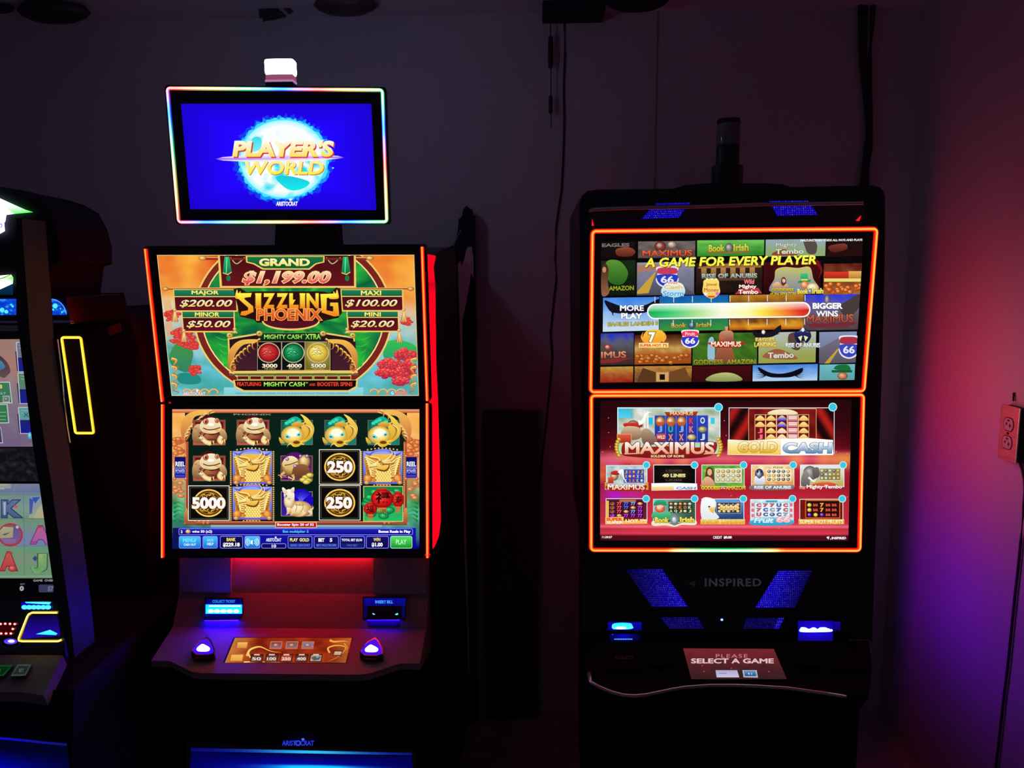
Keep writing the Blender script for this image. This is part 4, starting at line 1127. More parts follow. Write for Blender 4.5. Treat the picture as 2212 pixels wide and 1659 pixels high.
# belly
BY = 1.787
BP = Plane((-0.58, BY, 0.4), 0, 0)
bl = slab(BP, [(404, 1606), (896, 1622), (900, 1800), (400, 1800)], -0.02, 0.004).build('belly_panel', 'panel_gloss', ML, bevel=0.003)
A = Art(BP, F4, w=0.0046)
A.poly([(900, 1250), (935, 1252), (930, 1262), (906, 1262)], (0, 0, 60))
A.mb = MB()
def bg_b(s, t):
    e = 1 - abs(s - .5) * 1.7
    g = math.exp(-((s - .56) / .20) ** 2) * max(0, min(1, (t - .165) / .03))
    c = mixc((2, 1, 70), (8, 8, 225), max(0.0, min(1, t * 4.2 * e)))
    return mixc(c, (20, 205, 255), min(1, 1.3 * g))
A.field([(330, 1292), (1716, 1320), (1740, 1700), (290, 1700)], 60, 60, bg_b)  # blue glow and its fall-off painted into the lit panel's colour
A.field([(325, 1268), (1718, 1300), (1716, 1314), (330, 1290)], 40, 1, lambda s, t: mixc((10, 6, 120), (40, 190, 255), math.exp(-((s - .55) / .26) ** 2)))
A.build('belly_light', bl)
A = Art(Plane((-0.58, 1.785, 0.5), 0, 0), F4, w=0.0052)
A.text('ARISTOCRAT', 900, 1222, 1102, 1254, (44, 60, 235), 0.02, 0.05); A.ell(1032, 1214, 10, 7, (70, 120, 255)); A.ring(1000, 1238, 17, 15, 4, (60, 70, 255))
A.build('maker_logo', ML)
# ================================================================== slot machine on the right
MR = thing('slot_machine', 'slot machine with glowing orange-red frames around both screens, beside the outlet wall', 'slot machine', (0.448, 2.25, 0.0))
PSR = math.radians(0.64)
RU = Plane((0.4472, 1.8052, 1.5169), PSR, math.radians(-2.92))
RL = Plane((0.4494, 1.8069, 1.1334), PSR, math.radians(4.36))
FY = 1.845
FP = Plane((0.448, FY, 1.2), 0, 0)
# cabinet silhouette, read on its front plane, with its real depth
sil = [(1253, 700), (1252, 440), (1256, 424), (1268, 413), (1290, 410), (1455, 408), (1480, 400), (1520, 396.5), (1650, 396), (1690, 398), (1706, 404), (1885, 401), (1900, 404), (1909, 414), (1912, 430), (1911, 560), (1905, 800), (1898, 1000), (1890, 1205), (1262, 1205), (1255, 900)]
slab(FP, sil, -0.56, 0.0).build('cabinet_body', 'black_plastic', MR, bevel=0.008)
XR0, XR1 = 0.115, 0.785
MB().box((XR0 + 0.02, 1.86, 0.04), (XR1 - 0.02, 2.42, 0.99)).build('cabinet_base', 'matte_black', MR, bevel=0.01)
MB().box((XR0 + 0.05, 1.9, 0.0), (XR1 - 0.05, 2.38, 0.045)).build('plinth', 'matte_black', MR)
def sunk(pl, name, v0, v1):
    mb = panel_box(MB(), pl, -0.329, 0.329, v0, v1, -0.02, 0.0, 0.008)
    panel_box(mb, pl, -0.31, 0.31, v0 + 0.01, v1 - 0.01, -0.05, -0.015)
    return mb.build(name, 'gloss_black', MR)
ru = sunk(RU, 'upper_display', -0.193, 0.195)
rl = sunk(RL, 'lower_display', -0.195, 0.193)
def frame_cols(lo, hi):
    def f(i, n):
        return LED_RED_HOT
    return f
light_tube(RU, round_rect(-0.321, -0.187, 0.321, 0.187, 0.008, 5), 0.0105, 0.006, const(LED_RED_HOT), closed=True).build('light_frame', 'light_emitter', ru)
pth = dense([Vector(p) for p in round_rect(-0.321, -0.187, 0.321, 0.187, 0.008, 5)], 0.012, True)
GREEN = ((2.2, 3.2, 1.7), (0.5, 2.2, 0.6), (0.0, 0.35, 0.06))
def lower_cols(i, n):
    p = pth[i % len(pth)]
    k = 0.0
    if p.y < -0.18: k = max(0.0, 1 - (abs(p.x - 0.0) / 0.135) ** 4)
    return tuple(tuple(LED_RED_HOT[a][b] * (1 - k) + GREEN[a][b] * k for b in range(3)) for a in range(3))
light_tube(RL, round_rect(-0.321, -0.187, 0.321, 0.187, 0.008, 5), 0.0105, 0.006, lower_cols, closed=True, step=0.012).build('light_frame', 'light_emitter', rl)

# ---- upper picture
F5 = (3.16, 1230, 380)
A = Art(RU, F5)
cq = [(212, 446), (2008, 418), (1947, 1400), (208, 1412)]
A.clip = cq
A.poly(cq, (12, 8, 9))
def tile(q_, fn, nx=14, ny=9):
    A.field(q_, nx, ny, fn)
def two(a, b, k=1.0, sd=0.0, f=4):
    return lambda s, t: mixc(a, b, t * .8 + .1 + k * fbm(s * f + sd, t * f + sd))
def word(txt, x0, y0, x1, y1, c, out=None, b=0.04, dl=-4):
    A.text(txt, x0, y0, x1, y1, c, b, 0, out, 0.05, dl=dl)
def shield(x, y, w, h, c1, c2, txt, tc=(230, 230, 240)):
    A.blob([(x - w, y - h * .9), (x, y - h), (x + w, y - h * .9), (x + w * .9, y - h * .3), (x + w * 1.05, y + h * .3), (x + w * .7, y + h * .8), (x, y + h), (x - w * .7, y + h * .8), (x - w * 1.05, y + h * .3), (x - w * .9, y - h * .3)], tc)
    A.blob([(x - w * .85, y - h * .78), (x, y - h * .88), (x + w * .85, y - h * .78), (x + w * .8, y - h * .3), (x - w * .8, y - h * .3)], c1)
    A.blob([(x - w * .85, y - h * .2), (x + w * .85, y - h * .2), (x + w * .92, y + h * .3), (x + w * .6, y + h * .7), (x, y + h * .88), (x - w * .6, y + h * .7), (x - w * .92, y + h * .3)], c2)
    A.text(txt, x - w * .6, y - h * .1, x + w * .6, y + h * .55, tc, 0.03)
def eagle(x, y, sx, sy):
    A.blob([(x, y), (x - sx * .5, y - sy * .2), (x - sx, y - sy), (x - sx * .9, y - sy * .2), (x - sx * .5, y + sy * .5), (x, y + sy * .6), (x + sx * .5, y + sy * .5), (x + sx * .95, y - sy * .1), (x + sx, y - sy * .9), (x + sx * .5, y - sy * .3)], (14, 12, 22))
    for k in range(6):
        for s_ in (-1, 1): A.curve([(x + s_ * sx * .55, y), (x + s_ * sx * .85, y - sy * .6 + k * sy * .24), (x + s_ * sx * 1.15, y - sy * 1.0 + k * sy * .34)], sy * .2, (14, 12, 22), True)
# row 1
tile([(218, 455), (448, 450), (448, 560), (216, 562)], two((24, 18, 18), (20, 10, 10), .2)); A.blob([(320, 500), (400, 485), (450, 515), (420, 548), (330, 545)], ((150, 74, 50), (90, 36, 28)))
word('EAGLES', 222, 462, 410, 486, (120, 112, 104), None, 0.04)
tile([(470, 448), (860, 444), (858, 556), (468, 562)], two((120, 110, 104), (70, 62, 60), 1.2, 3))
A.ball(620, 480, 40, 34, ((210, 190, 180), (150, 60, 50), (60, 40, 36))); A.ball(700, 470, 34, 26, ((240, 230, 220), (180, 150, 130), (90, 60, 50)))
word('MAXIMUS', 498, 508, 838, 550, ((240, 110, 70), (190, 60, 40)), (70, 20, 14))
tile([(872, 440), (1330, 436), (1328, 542), (872, 550)], two((120, 200, 90), (40, 130, 36), .5, 5))
word('Book', 950, 470, 1060, 520, ((226, 230, 90), (180, 170, 50)), (60, 90, 20)); word('Irish', 1120, 464, 1224, 516, ((226, 230, 90), (180, 170, 50)), (60, 90, 20)); A.ball(1090, 492, 28, 34, ((210, 210, 200), (130, 130, 126), (60, 60, 60)))
A.poly([(930, 522), (1240, 512), (1226, 526), (950, 536)], (130, 110, 50))
tile([(1340, 435), (1750, 430), (1746, 546), (1338, 552)], two((150, 170, 190), (140, 170, 90), .4, 7))
A.blob([(1600, 440), (1660, 432), (1690, 470), (1680, 530), (1630, 530), (1610, 490)], (90, 74, 70)); A.blob([(1380, 540), (1460, 500), (1560, 540)], (150, 70, 40))
word('Mighty', 1408, 458, 1556, 492, (200, 206, 190), (90, 90, 80)); word('Tembo', 1406, 500, 1600, 534, (214, 220, 196), (90, 90, 80))
tile([(1756, 430), (2004, 426), (1998, 545), (1754, 552)], two((26, 16, 16), (40, 14, 12), .3)); A.blob([(1770, 480), (1880, 462), (1892, 500), (1800, 522)], ((130, 60, 44), (80, 30, 24)))
# row 2
tile([(217, 580), (450, 575), (450, 812), (215, 820)], two((26, 44, 24), (14, 22, 12), .5, 2))
A.blob([(250, 590), (340, 580), (400, 660), (360, 740), (270, 720)], ((90, 150, 50), (40, 96, 30)))
A.blob([(222, 620), (248, 600), (268, 640), (262, 720), (270, 800), (220, 810)], ((70, 36, 24), (150, 100, 70))); A.ell(238, 640, 13, 20, (190, 140, 110))
word('AMAZON', 270, 752, 440, 784, (150, 160, 40), (40, 40, 10))
tile([(462, 592), (852, 586), (850, 806), (460, 816)], two((150, 150, 170), (90, 90, 110), .3, 1))
A.poly([(462, 660), (600, 640), (640, 600), (462, 610)], (170, 120, 100)); A.poly([(600, 650), (660, 650), (860, 810), (460, 816)], ((110, 110, 130), (74, 74, 92))); A.poly([(580, 660), (590, 660), (540, 800), (462, 806), (462, 790)], (200, 160, 60))
shield(668, 690, 74, 74, (200, 60, 90), (40, 60, 190), '66')
tile([(866, 596), (1318, 584), (1316, 790), (864, 802)], two((60, 36, 26), (24, 16, 14), .6, 4))
for k in range(6): A.rect(900 + k * 66, 620, 936 + k * 66, 700, ((190, 140, 80), (110, 70, 40)))
A.poly([(880, 622), (1100, 596), (1310, 610), (1310, 624), (880, 632)], (160, 110, 60))
word('RISE OF ANUBIS', 904, 668, 1282, 700, ((200, 220, 200), (120, 140, 130)), (30, 30, 30)); A.poly([(900, 700), (1290, 694), (1240, 712), (960, 716)], (90, 60, 40))
tile([(1326, 590), (1716, 580), (1712, 798), (1324, 805)], two((74, 14, 16), (40, 8, 12), .6, 6))
A.blob([(1410, 640), (1470, 622), (1560, 628), (1640, 622), (1664, 700), (1690, 790), (1380, 795), (1400, 700)], ((200, 196, 110), (120, 130, 170)))
A.curve([(1680, 580), (1720, 640), (1700, 700)], 30, (120, 20, 26), True)
tile([(1736, 600), (2002, 596), (1990, 806), (1732, 812)], two((90, 24, 20), (170, 110, 50), .5, 8))
A.rect(1740, 654, 1906, 700, ((220, 60, 40), (170, 40, 30))); A.rect(1906, 650, 1996, 700, ((230, 180, 90), (190, 120, 50))); A.rect(1738, 700, 1990, 722, (230, 220, 120)); 
rr = random.Random(8)
for _ in range(26): A.ball(1750 + rr.random() * 236, 735 + rr.random() * 60, 20, 16, ((250, 190, 110), (220, 110, 40), (140, 40, 20)))
# row 3
tile([(230, 832), (612, 826), (610, 1054), (228, 1064)], lambda s, t: mixc((60, 130, 230), (200, 220, 240), t * 1.1 + .3 * fbm(s * 3, t * 3)))
A.blob([(240, 850), (300, 870), (400, 900), (520, 880), (612, 840), (612, 900), (480, 940), (360, 940), (290, 930), (260, 900)], (20, 18, 30))
for k in range(7): A.curve([(320, 900), (270 + k * 4, 870 + k * 12), (236 + k * 12, 850 + k * 17)], 14, (20, 18, 30), True)
word('EAGLES LANDING', 264, 1000, 604, 1028, (190, 180, 80), (70, 60, 30), dl=-8)
tile([(616, 820), (1086, 812), (1084, 1052), (614, 1060)], lambda s, t: ramp([(0, (20, 90, 170)), (.3, (30, 120, 170)), (.6, (30, 110, 90)), (1, (60, 150, 60))], t + .2 * fbm(s * 4, t * 4)))
word('Book', 694, 1004, 800, 1040, ((210, 190, 90), (150, 140, 60)), (40, 70, 40)); word('Irish', 866, 1002, 966, 1036, ((210, 190, 90), (150, 140, 60)), (40, 70, 40)); A.ball(834, 1020, 24, 26, ((150, 180, 200), (70, 110, 130), (30, 60, 70)))
tile([(1092, 814), (1600, 806), (1598, 1046), (1090, 1054)], lambda s, t: ramp([(0, (190, 130, 40)), (.3, (120, 70, 20)), (.7, (110, 60, 30)), (.86, (240, 170, 40)), (1, (160, 70, 20))], t + .25 * fbm(s * 5, t * 4)))
tile([(1604, 812), (1990, 806), (1976, 1048), (1600, 1056)], lambda s, t: ramp([(0, (40, 60, 220)), (.25, (90, 80, 170)), (.5, (110, 96, 110)), (1, (80, 60, 70))], t + .3 * fbm(s * 5, t * 4)))
A.ball(1760, 850, 20, 44, ((200, 190, 200), (120, 110, 130), (70, 60, 80))); A.blob([(1840, 900), (1900, 850), (1980, 810), (1976, 900), (1900, 960)], (70, 60, 60))
word('MAXIMUS', 1618, 946, 1940, 1004, ((200, 110, 80), (150, 60, 50)), (60, 20, 20)); A.poly([(1610, 1010), (1970, 1000), (1900, 1030), (1660, 1036)], (120, 40, 50))
# row 4
tile([(214, 1076), (440, 1072), (438, 1288), (210, 1292)], lambda s, t: ramp([(0, (40, 50, 190)), (.25, (90, 90, 120)), (.5, (80, 76, 74)), (1, (60, 40, 36))], t + .3 * fbm(s * 4, t * 4)))
A.ball(262, 1170, 26, 22, ((230, 210, 200), (190, 70, 60), (80, 40, 40))); word('IMUS', 216, 1200, 388, 1246, ((230, 160, 130), (170, 80, 60)), (60, 20, 16)); A.poly([(214, 1256), (430, 1240), (330, 1272), (214, 1280)], (140, 40, 40))
tile([(446, 1086), (832, 1080), (830, 1280), (444, 1288)], lambda s, t: ramp([(0, (60, 20, 14)), (.4, (170, 120, 60)), (.5, (210, 190, 110)), (.6, (180, 100, 40)), (1, (150, 70, 24))], t + .12 * fbm(s * 5, t * 4)))
for _ in range(30): A.ball(460 + rr.random() * 350, 1225 + rr.random() * 50, 22, 14, ((240, 180, 90), (190, 100, 40), (120, 50, 20)))
tile([(842, 1076), (1282, 1068), (1280, 1284), (840, 1292)], lambda s, t: mixc((40, 80, 24), (90, 140, 40), .4 + fbm(s * 5, t * 5)))
A.blob([(950, 1120), (985, 1110), (990, 1250), (945, 1250)], (150, 190, 210)); A.blob([(1010, 1180), (1060, 1150), (1110, 1180), (1120, 1270), (1000, 1270)], ((170, 100, 70), (130, 70, 50)))
word('GODDESS  AMAZON', 846, 1254, 1272, 1288, ((190, 170, 60), (130, 120, 30)), (40, 40, 10))
tile([(1292, 1070), (1684, 1062), (1680, 1272), (1290, 1280)], lambda s, t: mixc((180, 190, 180), (150, 160, 80), t * 1.2 + .3 * fbm(s * 4, t * 4)))
A.blob([(1500, 1080), (1580, 1070), (1600, 1130), (1560, 1190), (1500, 1160)], (90, 66, 60)); A.blob([(1320, 1240), (1420, 1180), (1560, 1250)], (160, 90, 60)); word('Tembo', 1354, 1206, 1532, 1246, (220, 216, 200), (100, 90, 80))
tile([(1706, 1066), (1962, 1062), (1954, 1274), (1704, 1282)], two((130, 150, 190), (110, 100, 110), .2, 2))
A.poly([(1706, 1180), (1850, 1100), (1960, 1090), (1954, 1274), (1704, 1282)], ((120, 110, 130), (90, 84, 96))); A.poly([(1740, 1280), (1830, 1180), (1840, 1184), (1775, 1280)], (190, 160, 60))
shield(1908, 1168, 66, 80, (170, 50, 70), (60, 70, 190), '66')
# row 5
tile([(212, 1304), (436, 1300), (434, 1408), (210, 1412)], lambda s, t: mixc((190, 150, 60), (150, 30, 24), t + .4 * fbm(s * 5, t * 5)))
tile([(446, 1300), (836, 1296), (834, 1406), (444, 1410)], lambda s, t: mixc((190, 130, 60), (90, 60, 30), t + .8 * fbm(s * 6, t * 5)))
A.poly([(500, 1310), (590, 1340), (590, 1408), (460, 1408)], (90, 56, 30)); A.poly([(680, 1340), (790, 1306), (830, 1400), (690, 1404)], (110, 70, 36)); A.rect(592, 1340, 678, 1404, (206, 160, 100)); A.rect(616, 1354, 652, 1392, (24, 14, 12))
tile([(842, 1300), (1242, 1294), (1240, 1402), (840, 1408)], two((70, 12, 16), (50, 10, 14), .6, 5)); A.blob([(940, 1400), (970, 1360), (1060, 1342), (1140, 1356), (1170, 1398)], ((190, 196, 120), (130, 140, 80)))
tile([(1252, 1292), (1696, 1284), (1692, 1396), (1250, 1402)], lambda s, t: mixc((70, 130, 220), (180, 210, 240), t + .3 * fbm(s * 3, t * 3))); eagle(1440, 1350, 150, 44)
tile([(1708, 1288), (1950, 1284), (1946, 1392), (1706, 1396)], two((110, 190, 200), (90, 160, 160), .3)); A.blob([(1810, 1320), (1830, 1292), (1900, 1290), (1915, 1330)], (30, 110, 60)); A.rect(1790, 1326, 1930, 1342, (24, 90, 50)); A.ball(1865, 1366, 36, 26, ((230, 190, 150), (200, 130, 90), (120, 60, 40)))
# headline, slider
A.text('MALFUNCTION VOIDS ALL PAYS AND PLAYS', 1576, 433, 2000, 448, (250, 250, 252), 0.05, 0.1, dl=-4)
A.text('A GAME FOR EVERY PLAYER', 520, 564, 1690, 628, (60, 50, 10), 0.05, 0.14, dl=-20)
A.text('A GAME FOR EVERY PLAYER', 516, 560, 1686, 624, ((255, 255, 90), (250, 236, 60)), 0.05, 0.14, dl=-20)
W_ = (250, 250, 255)
A.text('MORE', 345, 882, 508, 922, W_, 0.07, 0, (30, 40, 80), 0.05); A.text('PLAY', 352, 936, 500, 976, W_, 0.07, 0, (30, 40, 80), 0.05)
A.text('BIGGER', 1660, 866, 1866, 908, W_, 0.07, 0, (50, 40, 60), 0.05); A.text('WINS', 1684, 920, 1834, 960, W_, 0.07, 0, (50, 40, 60), 0.05)
for k in range(9):
    x = 584 + k * 128; dy = -k * 1.6
    A.line([(x, 824 + dy), (x, 866 + dy)], 5, (225, 228, 235)); A.line([(x - 3, 986 + dy), (x - 3, 1028 + dy)], 5, (225, 228, 235))
def capsule(m_, cf, lo=0.0):
    N = 40; P = []; C = []; fs = []
    for i in range(N + 1):
        s_ = .5 - .5 * math.cos(math.pi * i / N); x = 530 + m_ + (1116 - 2 * m_) * s_; d = min(x - 530 - m_, 1646 - m_ - x); r_ = 53 - m_
        h = math.sqrt(max(0.0, r_ * r_ - max(0.0, r_ - d) ** 2)); cy = 926 - 14 * s_
        for t in (0, .3, .55, 1): P.append((x, cy - h + 2 * h * t)); C.append(cf(s_, t))
    for i in range(N):
        for k in range(3): fs.append((i * 4 + k, i * 4 + 4 + k, i * 4 + 5 + k, i * 4 + 1 + k))
    A.raw(P, fs, C)
capsule(0, lambda s, t: (250, 252, 250))
SL = [(0, (20, 170, 80)), (.12, (50, 200, 110)), (.3, (170, 225, 140)), (.45, (250, 250, 226)), (.62, (255, 250, 170)), (.72, (250, 226, 60)), (.85, (245, 130, 40)), (.95, (226, 40, 30)), (1, (210, 24, 26))]
capsule(9, lambda s, t: mixc(ramp(SL, s), (255, 255, 255), (0.75, .45, 0.0, .12)[int(round({0: 0, .3: 1, .55: 2, 1: 3}[t]))]))
# ten small game emblems
A.blob([(628, 800), (650, 740), (700, 722), (770, 738), (788, 800), (720, 830)], ((250, 246, 226), (160, 215, 240))); A.text('Wild', 668, 722, 738, 738, (240, 130, 90), 0.04); A.text('Cash', 644, 744, 774, 772, (230, 200, 120), 0.05, 0, W_, 0.06); A.text('Storm', 636, 784, 780, 820, (90, 170, 220), 0.05, 0.1, (235, 250, 255), 0.06)
A.blob([(914, 740), (920, 712), (970, 700), (1016, 712), (1022, 750), (1026, 800), (970, 838), (912, 800)], ((250, 226, 120), (240, 200, 90))); A.text('Jewel', 932, 730, 1006, 756, (210, 120, 40), 0.05); A.text('Money', 918, 764, 1020, 800, (210, 110, 30), 0.05, 0, (255, 240, 170), 0.05); A.ell(1010, 804, 13, 11, (236, 110, 200)); A.ell(930, 806, 12, 10, (250, 230, 250)); A.rect(946, 818, 992, 830, (220, 90, 50))
for x in (940, 972, 1002): A.ell(x, 706, 8, 8, (255, 240, 150))
A.poly([(1128, 806), (1170, 770), (1290, 764), (1316, 802)], (190, 60, 60)); A.text('Wild', 1192, 706, 1262, 738, (244, 130, 140), 0.05, 0.1, (120, 20, 40), 0.05); A.text('Mighty', 1158, 742, 1276, 774, (255, 240, 236), 0.06, 0, (150, 50, 50), 0.05); A.text('Tembo', 1154, 776, 1288, 806, (255, 240, 236), 0.06, 0, (150, 50, 50), 0.05)
A.ball(1462, 720, 18, 30, ((250, 200, 150), (120, 60, 40), (50, 24, 20))); A.ell(1466, 716, 9, 13, (240, 190, 150)); A.blob([(1390, 760), (1400, 730), (1430, 726), (1450, 756), (1480, 736), (1490, 760)], ((240, 200, 160), (200, 140, 100)))
A.text('GODDESS', 1378, 766, 1532, 788, ((240, 216, 60), (190, 150, 30)), 0.05, 0, (60, 60, 10), 0.05); A.text('of the AMAZON', 1370, 792, 1546, 816, ((240, 216, 60), (190, 150, 30)), 0.05, 0, (60, 60, 10), 0.05)
A.poly([(1578, 668), (1626, 664), (1630, 714), (1576, 718)], ((60, 200, 130), (30, 150, 90))); A.poly([(1560, 718), (1646, 708), (1648, 722), (1562, 732)], (30, 150, 90)); A.rect(1580, 704, 1626, 714, (240, 220, 90))
A.ball(1606, 744, 28, 26, ((255, 226, 200), (240, 150, 90), (190, 90, 50))); A.ball(1660, 760, 40, 28, ((255, 255, 240), (240, 226, 170), (200, 170, 90))); A.text('Book', 1556, 770, 1632, 806, ((255, 246, 130), (226, 196, 70)), 0.06, 0, (90, 80, 20), 0.06); A.text('Irish', 1656, 766, 1734, 804, ((255, 246, 130), (226, 196, 70)), 0.06, 0, (90, 80, 20), 0.06); A.ball(1643, 788, 15, 20, ((230, 235, 235), (150, 160, 160), (80, 90, 90)))
A.blob([(500, 1110), (520, 1064), (560, 1050), (630, 1056), (650, 1100), (600, 1150), (530, 1150)], ((250, 200, 60), (250, 150, 40))); A.text('7', 540, 1066, 588, 1138, (255, 252, 235), 0.07, 0, (40, 20, 10), 0.07); A.rect(474, 1140, 676, 1172, ((255, 240, 170), (250, 220, 120))); A.text("SUPER HOT 7'S", 480, 1146, 668, 1166, (236, 70, 40), 0.04)
for s_ in (-1, 1): A.curve([(575 + s_ * 60, 1130), (575 + s_ * 82, 1100), (575 + s_ * 70, 1064)], 22, (250, 170, 60), True)
shield(824, 1112, 58, 62, (240, 60, 90), (50, 60, 200), '66', (250, 250, 255)); A.text('Fruit', 790, 1066, 858, 1090, (255, 200, 210), 0.03)
A.ball(1074, 1050, 12, 18, ((250, 210, 170), (190, 130, 90), (90, 50, 40))); A.blob([(1040, 1060), (1110, 1060), (1120, 1110), (1100, 1140), (1040, 1140), (1020, 1100)], ((200, 150, 110), (140, 60, 50))); A.rect(1022, 1098, 1056, 1134, ((210, 110, 70), (160, 60, 40))); A.rect(1062, 1028, 1084, 1040, (230, 150, 110))
A.poly([(936, 1140), (1000, 1132), (1150, 1130), (1210, 1138), (1150, 1172), (1000, 1174)], (170, 40, 30)); A.text('MAXIMUS', 966, 1130, 1172, 1166, ((255, 250, 240), (250, 200, 160)), 0.05, 0, (150, 50, 30), 0.05)
A.blob([(1250, 1060), (1300, 1070), (1330, 1060), (1380, 1060), (1440, 1018), (1440, 1060), (1390, 1096), (1320, 1104), (1270, 1100)], (26, 22, 34)); A.ball(1324, 1066, 13, 15, ((255, 255, 255), (240, 236, 230), (150, 150, 150)))
for k in range(5): A.curve([(1380, 1080), (1415, 1050 + k * 8), (1446, 1010 + k * 16)], 9, (26, 22, 34), True); A.curve([(1300, 1090), (1270, 1070 + k * 8), (1240, 1058 + k * 14)], 8, (26, 22, 34), True)
A.text('EAGLES', 1270, 1104, 1402, 1130, ((255, 236, 120), (226, 180, 60)), 0.05, 0, (90, 70, 20), 0.05); A.text('LANDING', 1262, 1136, 1410, 1168, ((255, 236, 120), (226, 180, 60)), 0.05, 0, (90, 70, 20), 0.05)
A.ball(1594, 1064, 30, 28, ((200, 210, 230), (70, 80, 120), (20, 24, 50)))
A.blob([(1534, 1090), (1545, 1062), (1570, 1070), (1594, 1050), (1620, 1070), (1640, 1060), (1650, 1100), (1620, 1140), (1594, 1124), (1560, 1140)], ((40, 44, 110), (20, 22, 50))); A.poly([(1560, 1100), (1590, 1090), (1580, 1130)], (236, 226, 170)); A.poly([(1600, 1090), (1630, 1100), (1610, 1130)], (236, 226, 170)); A.ell(1594, 1050, 10, 14, (240, 244, 250))
A.text('RISE OF ANUBIS', 1476, 1140, 1712, 1172, ((250, 250, 250), (190, 200, 210)), 0.05, 0, (50, 50, 60), 0.05)
A.build('screen_picture', ru)

# ---- lower picture
F6 = (3.403, 1250, 840)
A = Art(RL, F6)
q = [(158, 84), (2006, 80), (1982, 1118), (158, 1114)]
A.clip = q
def bg_rl(s, t):
    n = fbm(s * 7, t * 5)
    e = abs(s - .5) * 2
    c = ramp([(0, (40, 8, 14)), (.18, (64, 8, 18)), (.34, (130, 16, 32)), (.42, (226, 90, 120)), (.46, (190, 40, 60)), (.6, (168, 26, 44)), (.75, (196, 44, 64)), (.88, (214, 44, 66)), (.905, (250, 130, 150)), (.912, (200, 44, 60)), (.952, (224, 60, 84)), (.957, (90, 14, 30)), (1, (74, 12, 28))], t)
    if .38 < t < .5: c = mixc(c, (250, 150, 90), max(0, .9 * (nz(s * 14, t * 6) + .15)) * (1 if e > .3 else .6))
    if .36 < t < .72: c = mixc(c, (230, 80, 200), max(0, .5 - 9 * ((s - .05) ** 2 + (t - .45) ** 2) ** .5)); c = mixc(c, (190, 30, 230), max(0, .9 - 12 * ((s - .06) ** 2 + (.5 * (t - .675)) ** 2) ** .5)); c = mixc(c, (200, 40, 180), max(0, .8 - 16 * ((s - .135) ** 2 + (.5 * (t - .68)) ** 2) ** .5))
    if .38 < t < .6: c = mixc(c, (255, 170, 60), max(0, .8 - 8 * ((s - .98) ** 2 + (t - .42) ** 2) ** .5)); c = mixc(c, (255, 150, 60), max(0, .7 - 8 * ((s - .0) ** 2 + (t - .53) ** 2) ** .5))
    return mixc(c, (30, 6, 10), max(0, e - .72) * (1.6 if t < .36 else .3))
A.field(q, 80, 60, bg_rl)
rr = random.Random(21)
for _ in range(60): A.ell(170 + rr.random() * 1810, 130 + rr.random() * 900, 3.5, 3.5, (250, 150, 150))
WH = (255, 255, 255)
def dot(x, y, r_=22):
    A.ell(x, y, r_ + 6, r_ + 6, (190, 240, 245)); A.ell(x, y, r_, r_, (60, 200, 225))
def reels(x0, y0, x1, y1, nc, nr, pal, txts=None, tc=None, seed=1):
    rr = random.Random(seed); w = (x1 - x0) / nc; h = (y1 - y0) / nr
    for i in range(nc):
        for j in range(nr):
            cx, cy = x0 + (i + .5) * w, y0 + (j + .5) * h
            c = pal[rr.randrange(len(pal))]
            if txts and rr.random() < .75:
                t_ = txts[rr.randrange(len(txts))]
                A.text(t_, cx - w * .34, cy - h * .38, cx + w * .34, cy + h * .38, c, 0.06, 0, (40, 20, 30), .05)
            else:
                A.ball(cx, cy, w * .40, h * .40, ((255, 250, 235), c, mixc(c, (30, 10, 10), .55)))
# big tile: helmeted soldier game
A.rect(290, 142, 1036, 470, ((150, 220, 235), (190, 220, 170)), (220, 245, 250), 6)
A.field([(292, 145), (1034, 145), (1034, 400), (292, 400)], 30, 12, lambda s, t: mixc((60, 200, 235) if t < .3 and s < .15 else (240, 240, 235), (150, 170, 140), .5 + 1.1 * fbm(s * 6, t * 5)))
A.rect(292, 150, 384, 214, ((50, 190, 230), (90, 210, 235))); A.rect(510, 210, 546, 262, (40, 190, 230)); A.rect(970, 212, 1000, 258, (60, 200, 235))
for x in (480, 500): A.rect(x, 160, x + 14, 330, (240, 238, 230))
A.rect(560, 196, 950, 392, ((40, 70, 190), (30, 50, 160)), (150, 160, 190), 4)
for k in range(1, 5): A.line([(560 + k * 78, 196), (560 + k * 78, 392)], 4, (120, 140, 220))
A.poly([(630, 170), (880, 166), (860, 200), (650, 202)], ((180, 70, 40), (130, 40, 24))); A.text('MAXIMUS', 672, 168, 842, 194, ((255, 236, 200), (240, 170, 120)), 0.05)
for k in range(3):
    x = 600 + k * 78
    A.ball(x, 240, 36, 40, ((255, 236, 200), (206, 140, 80), (110, 60, 40))); A.poly([(x - 36, 244), (x + 36, 244), (x, 280)], (200, 90, 50))
for x, y, t_, c in ((830, 236, 'K', (220, 60, 90)), (911, 232, 'O', (200, 215, 240)), (598, 296, 'J', (110, 160, 230)), (676, 296, 'U', (50, 180, 150)), (754, 296, 'J', (130, 170, 230)), (830, 298, 'K', (230, 120, 130)), (911, 354, 'J', (190, 215, 240)), (676, 356, 'X', (240, 140, 90)), (754, 356, 'X', (240, 140, 90))):
    A.text(t_, x - 18, y - 24, x + 18, y + 24, c, 0.06, 0, (20, 30, 90), .05)
A.ball(911, 298, 34, 24, ((240, 230, 180), (180, 160, 90), (80, 90, 80))); A.ball(830, 356, 34, 24, ((250, 240, 200), (210, 180, 110), (90, 80, 70)))
A.rect(572, 330, 640, 384, ((220, 80, 70), (150, 40, 40))); A.text('WILD', 576, 342, 636, 368, (250, 220, 200), 0.04)
A.ball(400, 290, 52, 60, ((255, 240, 220), (200, 160, 120), (90, 60, 50)))
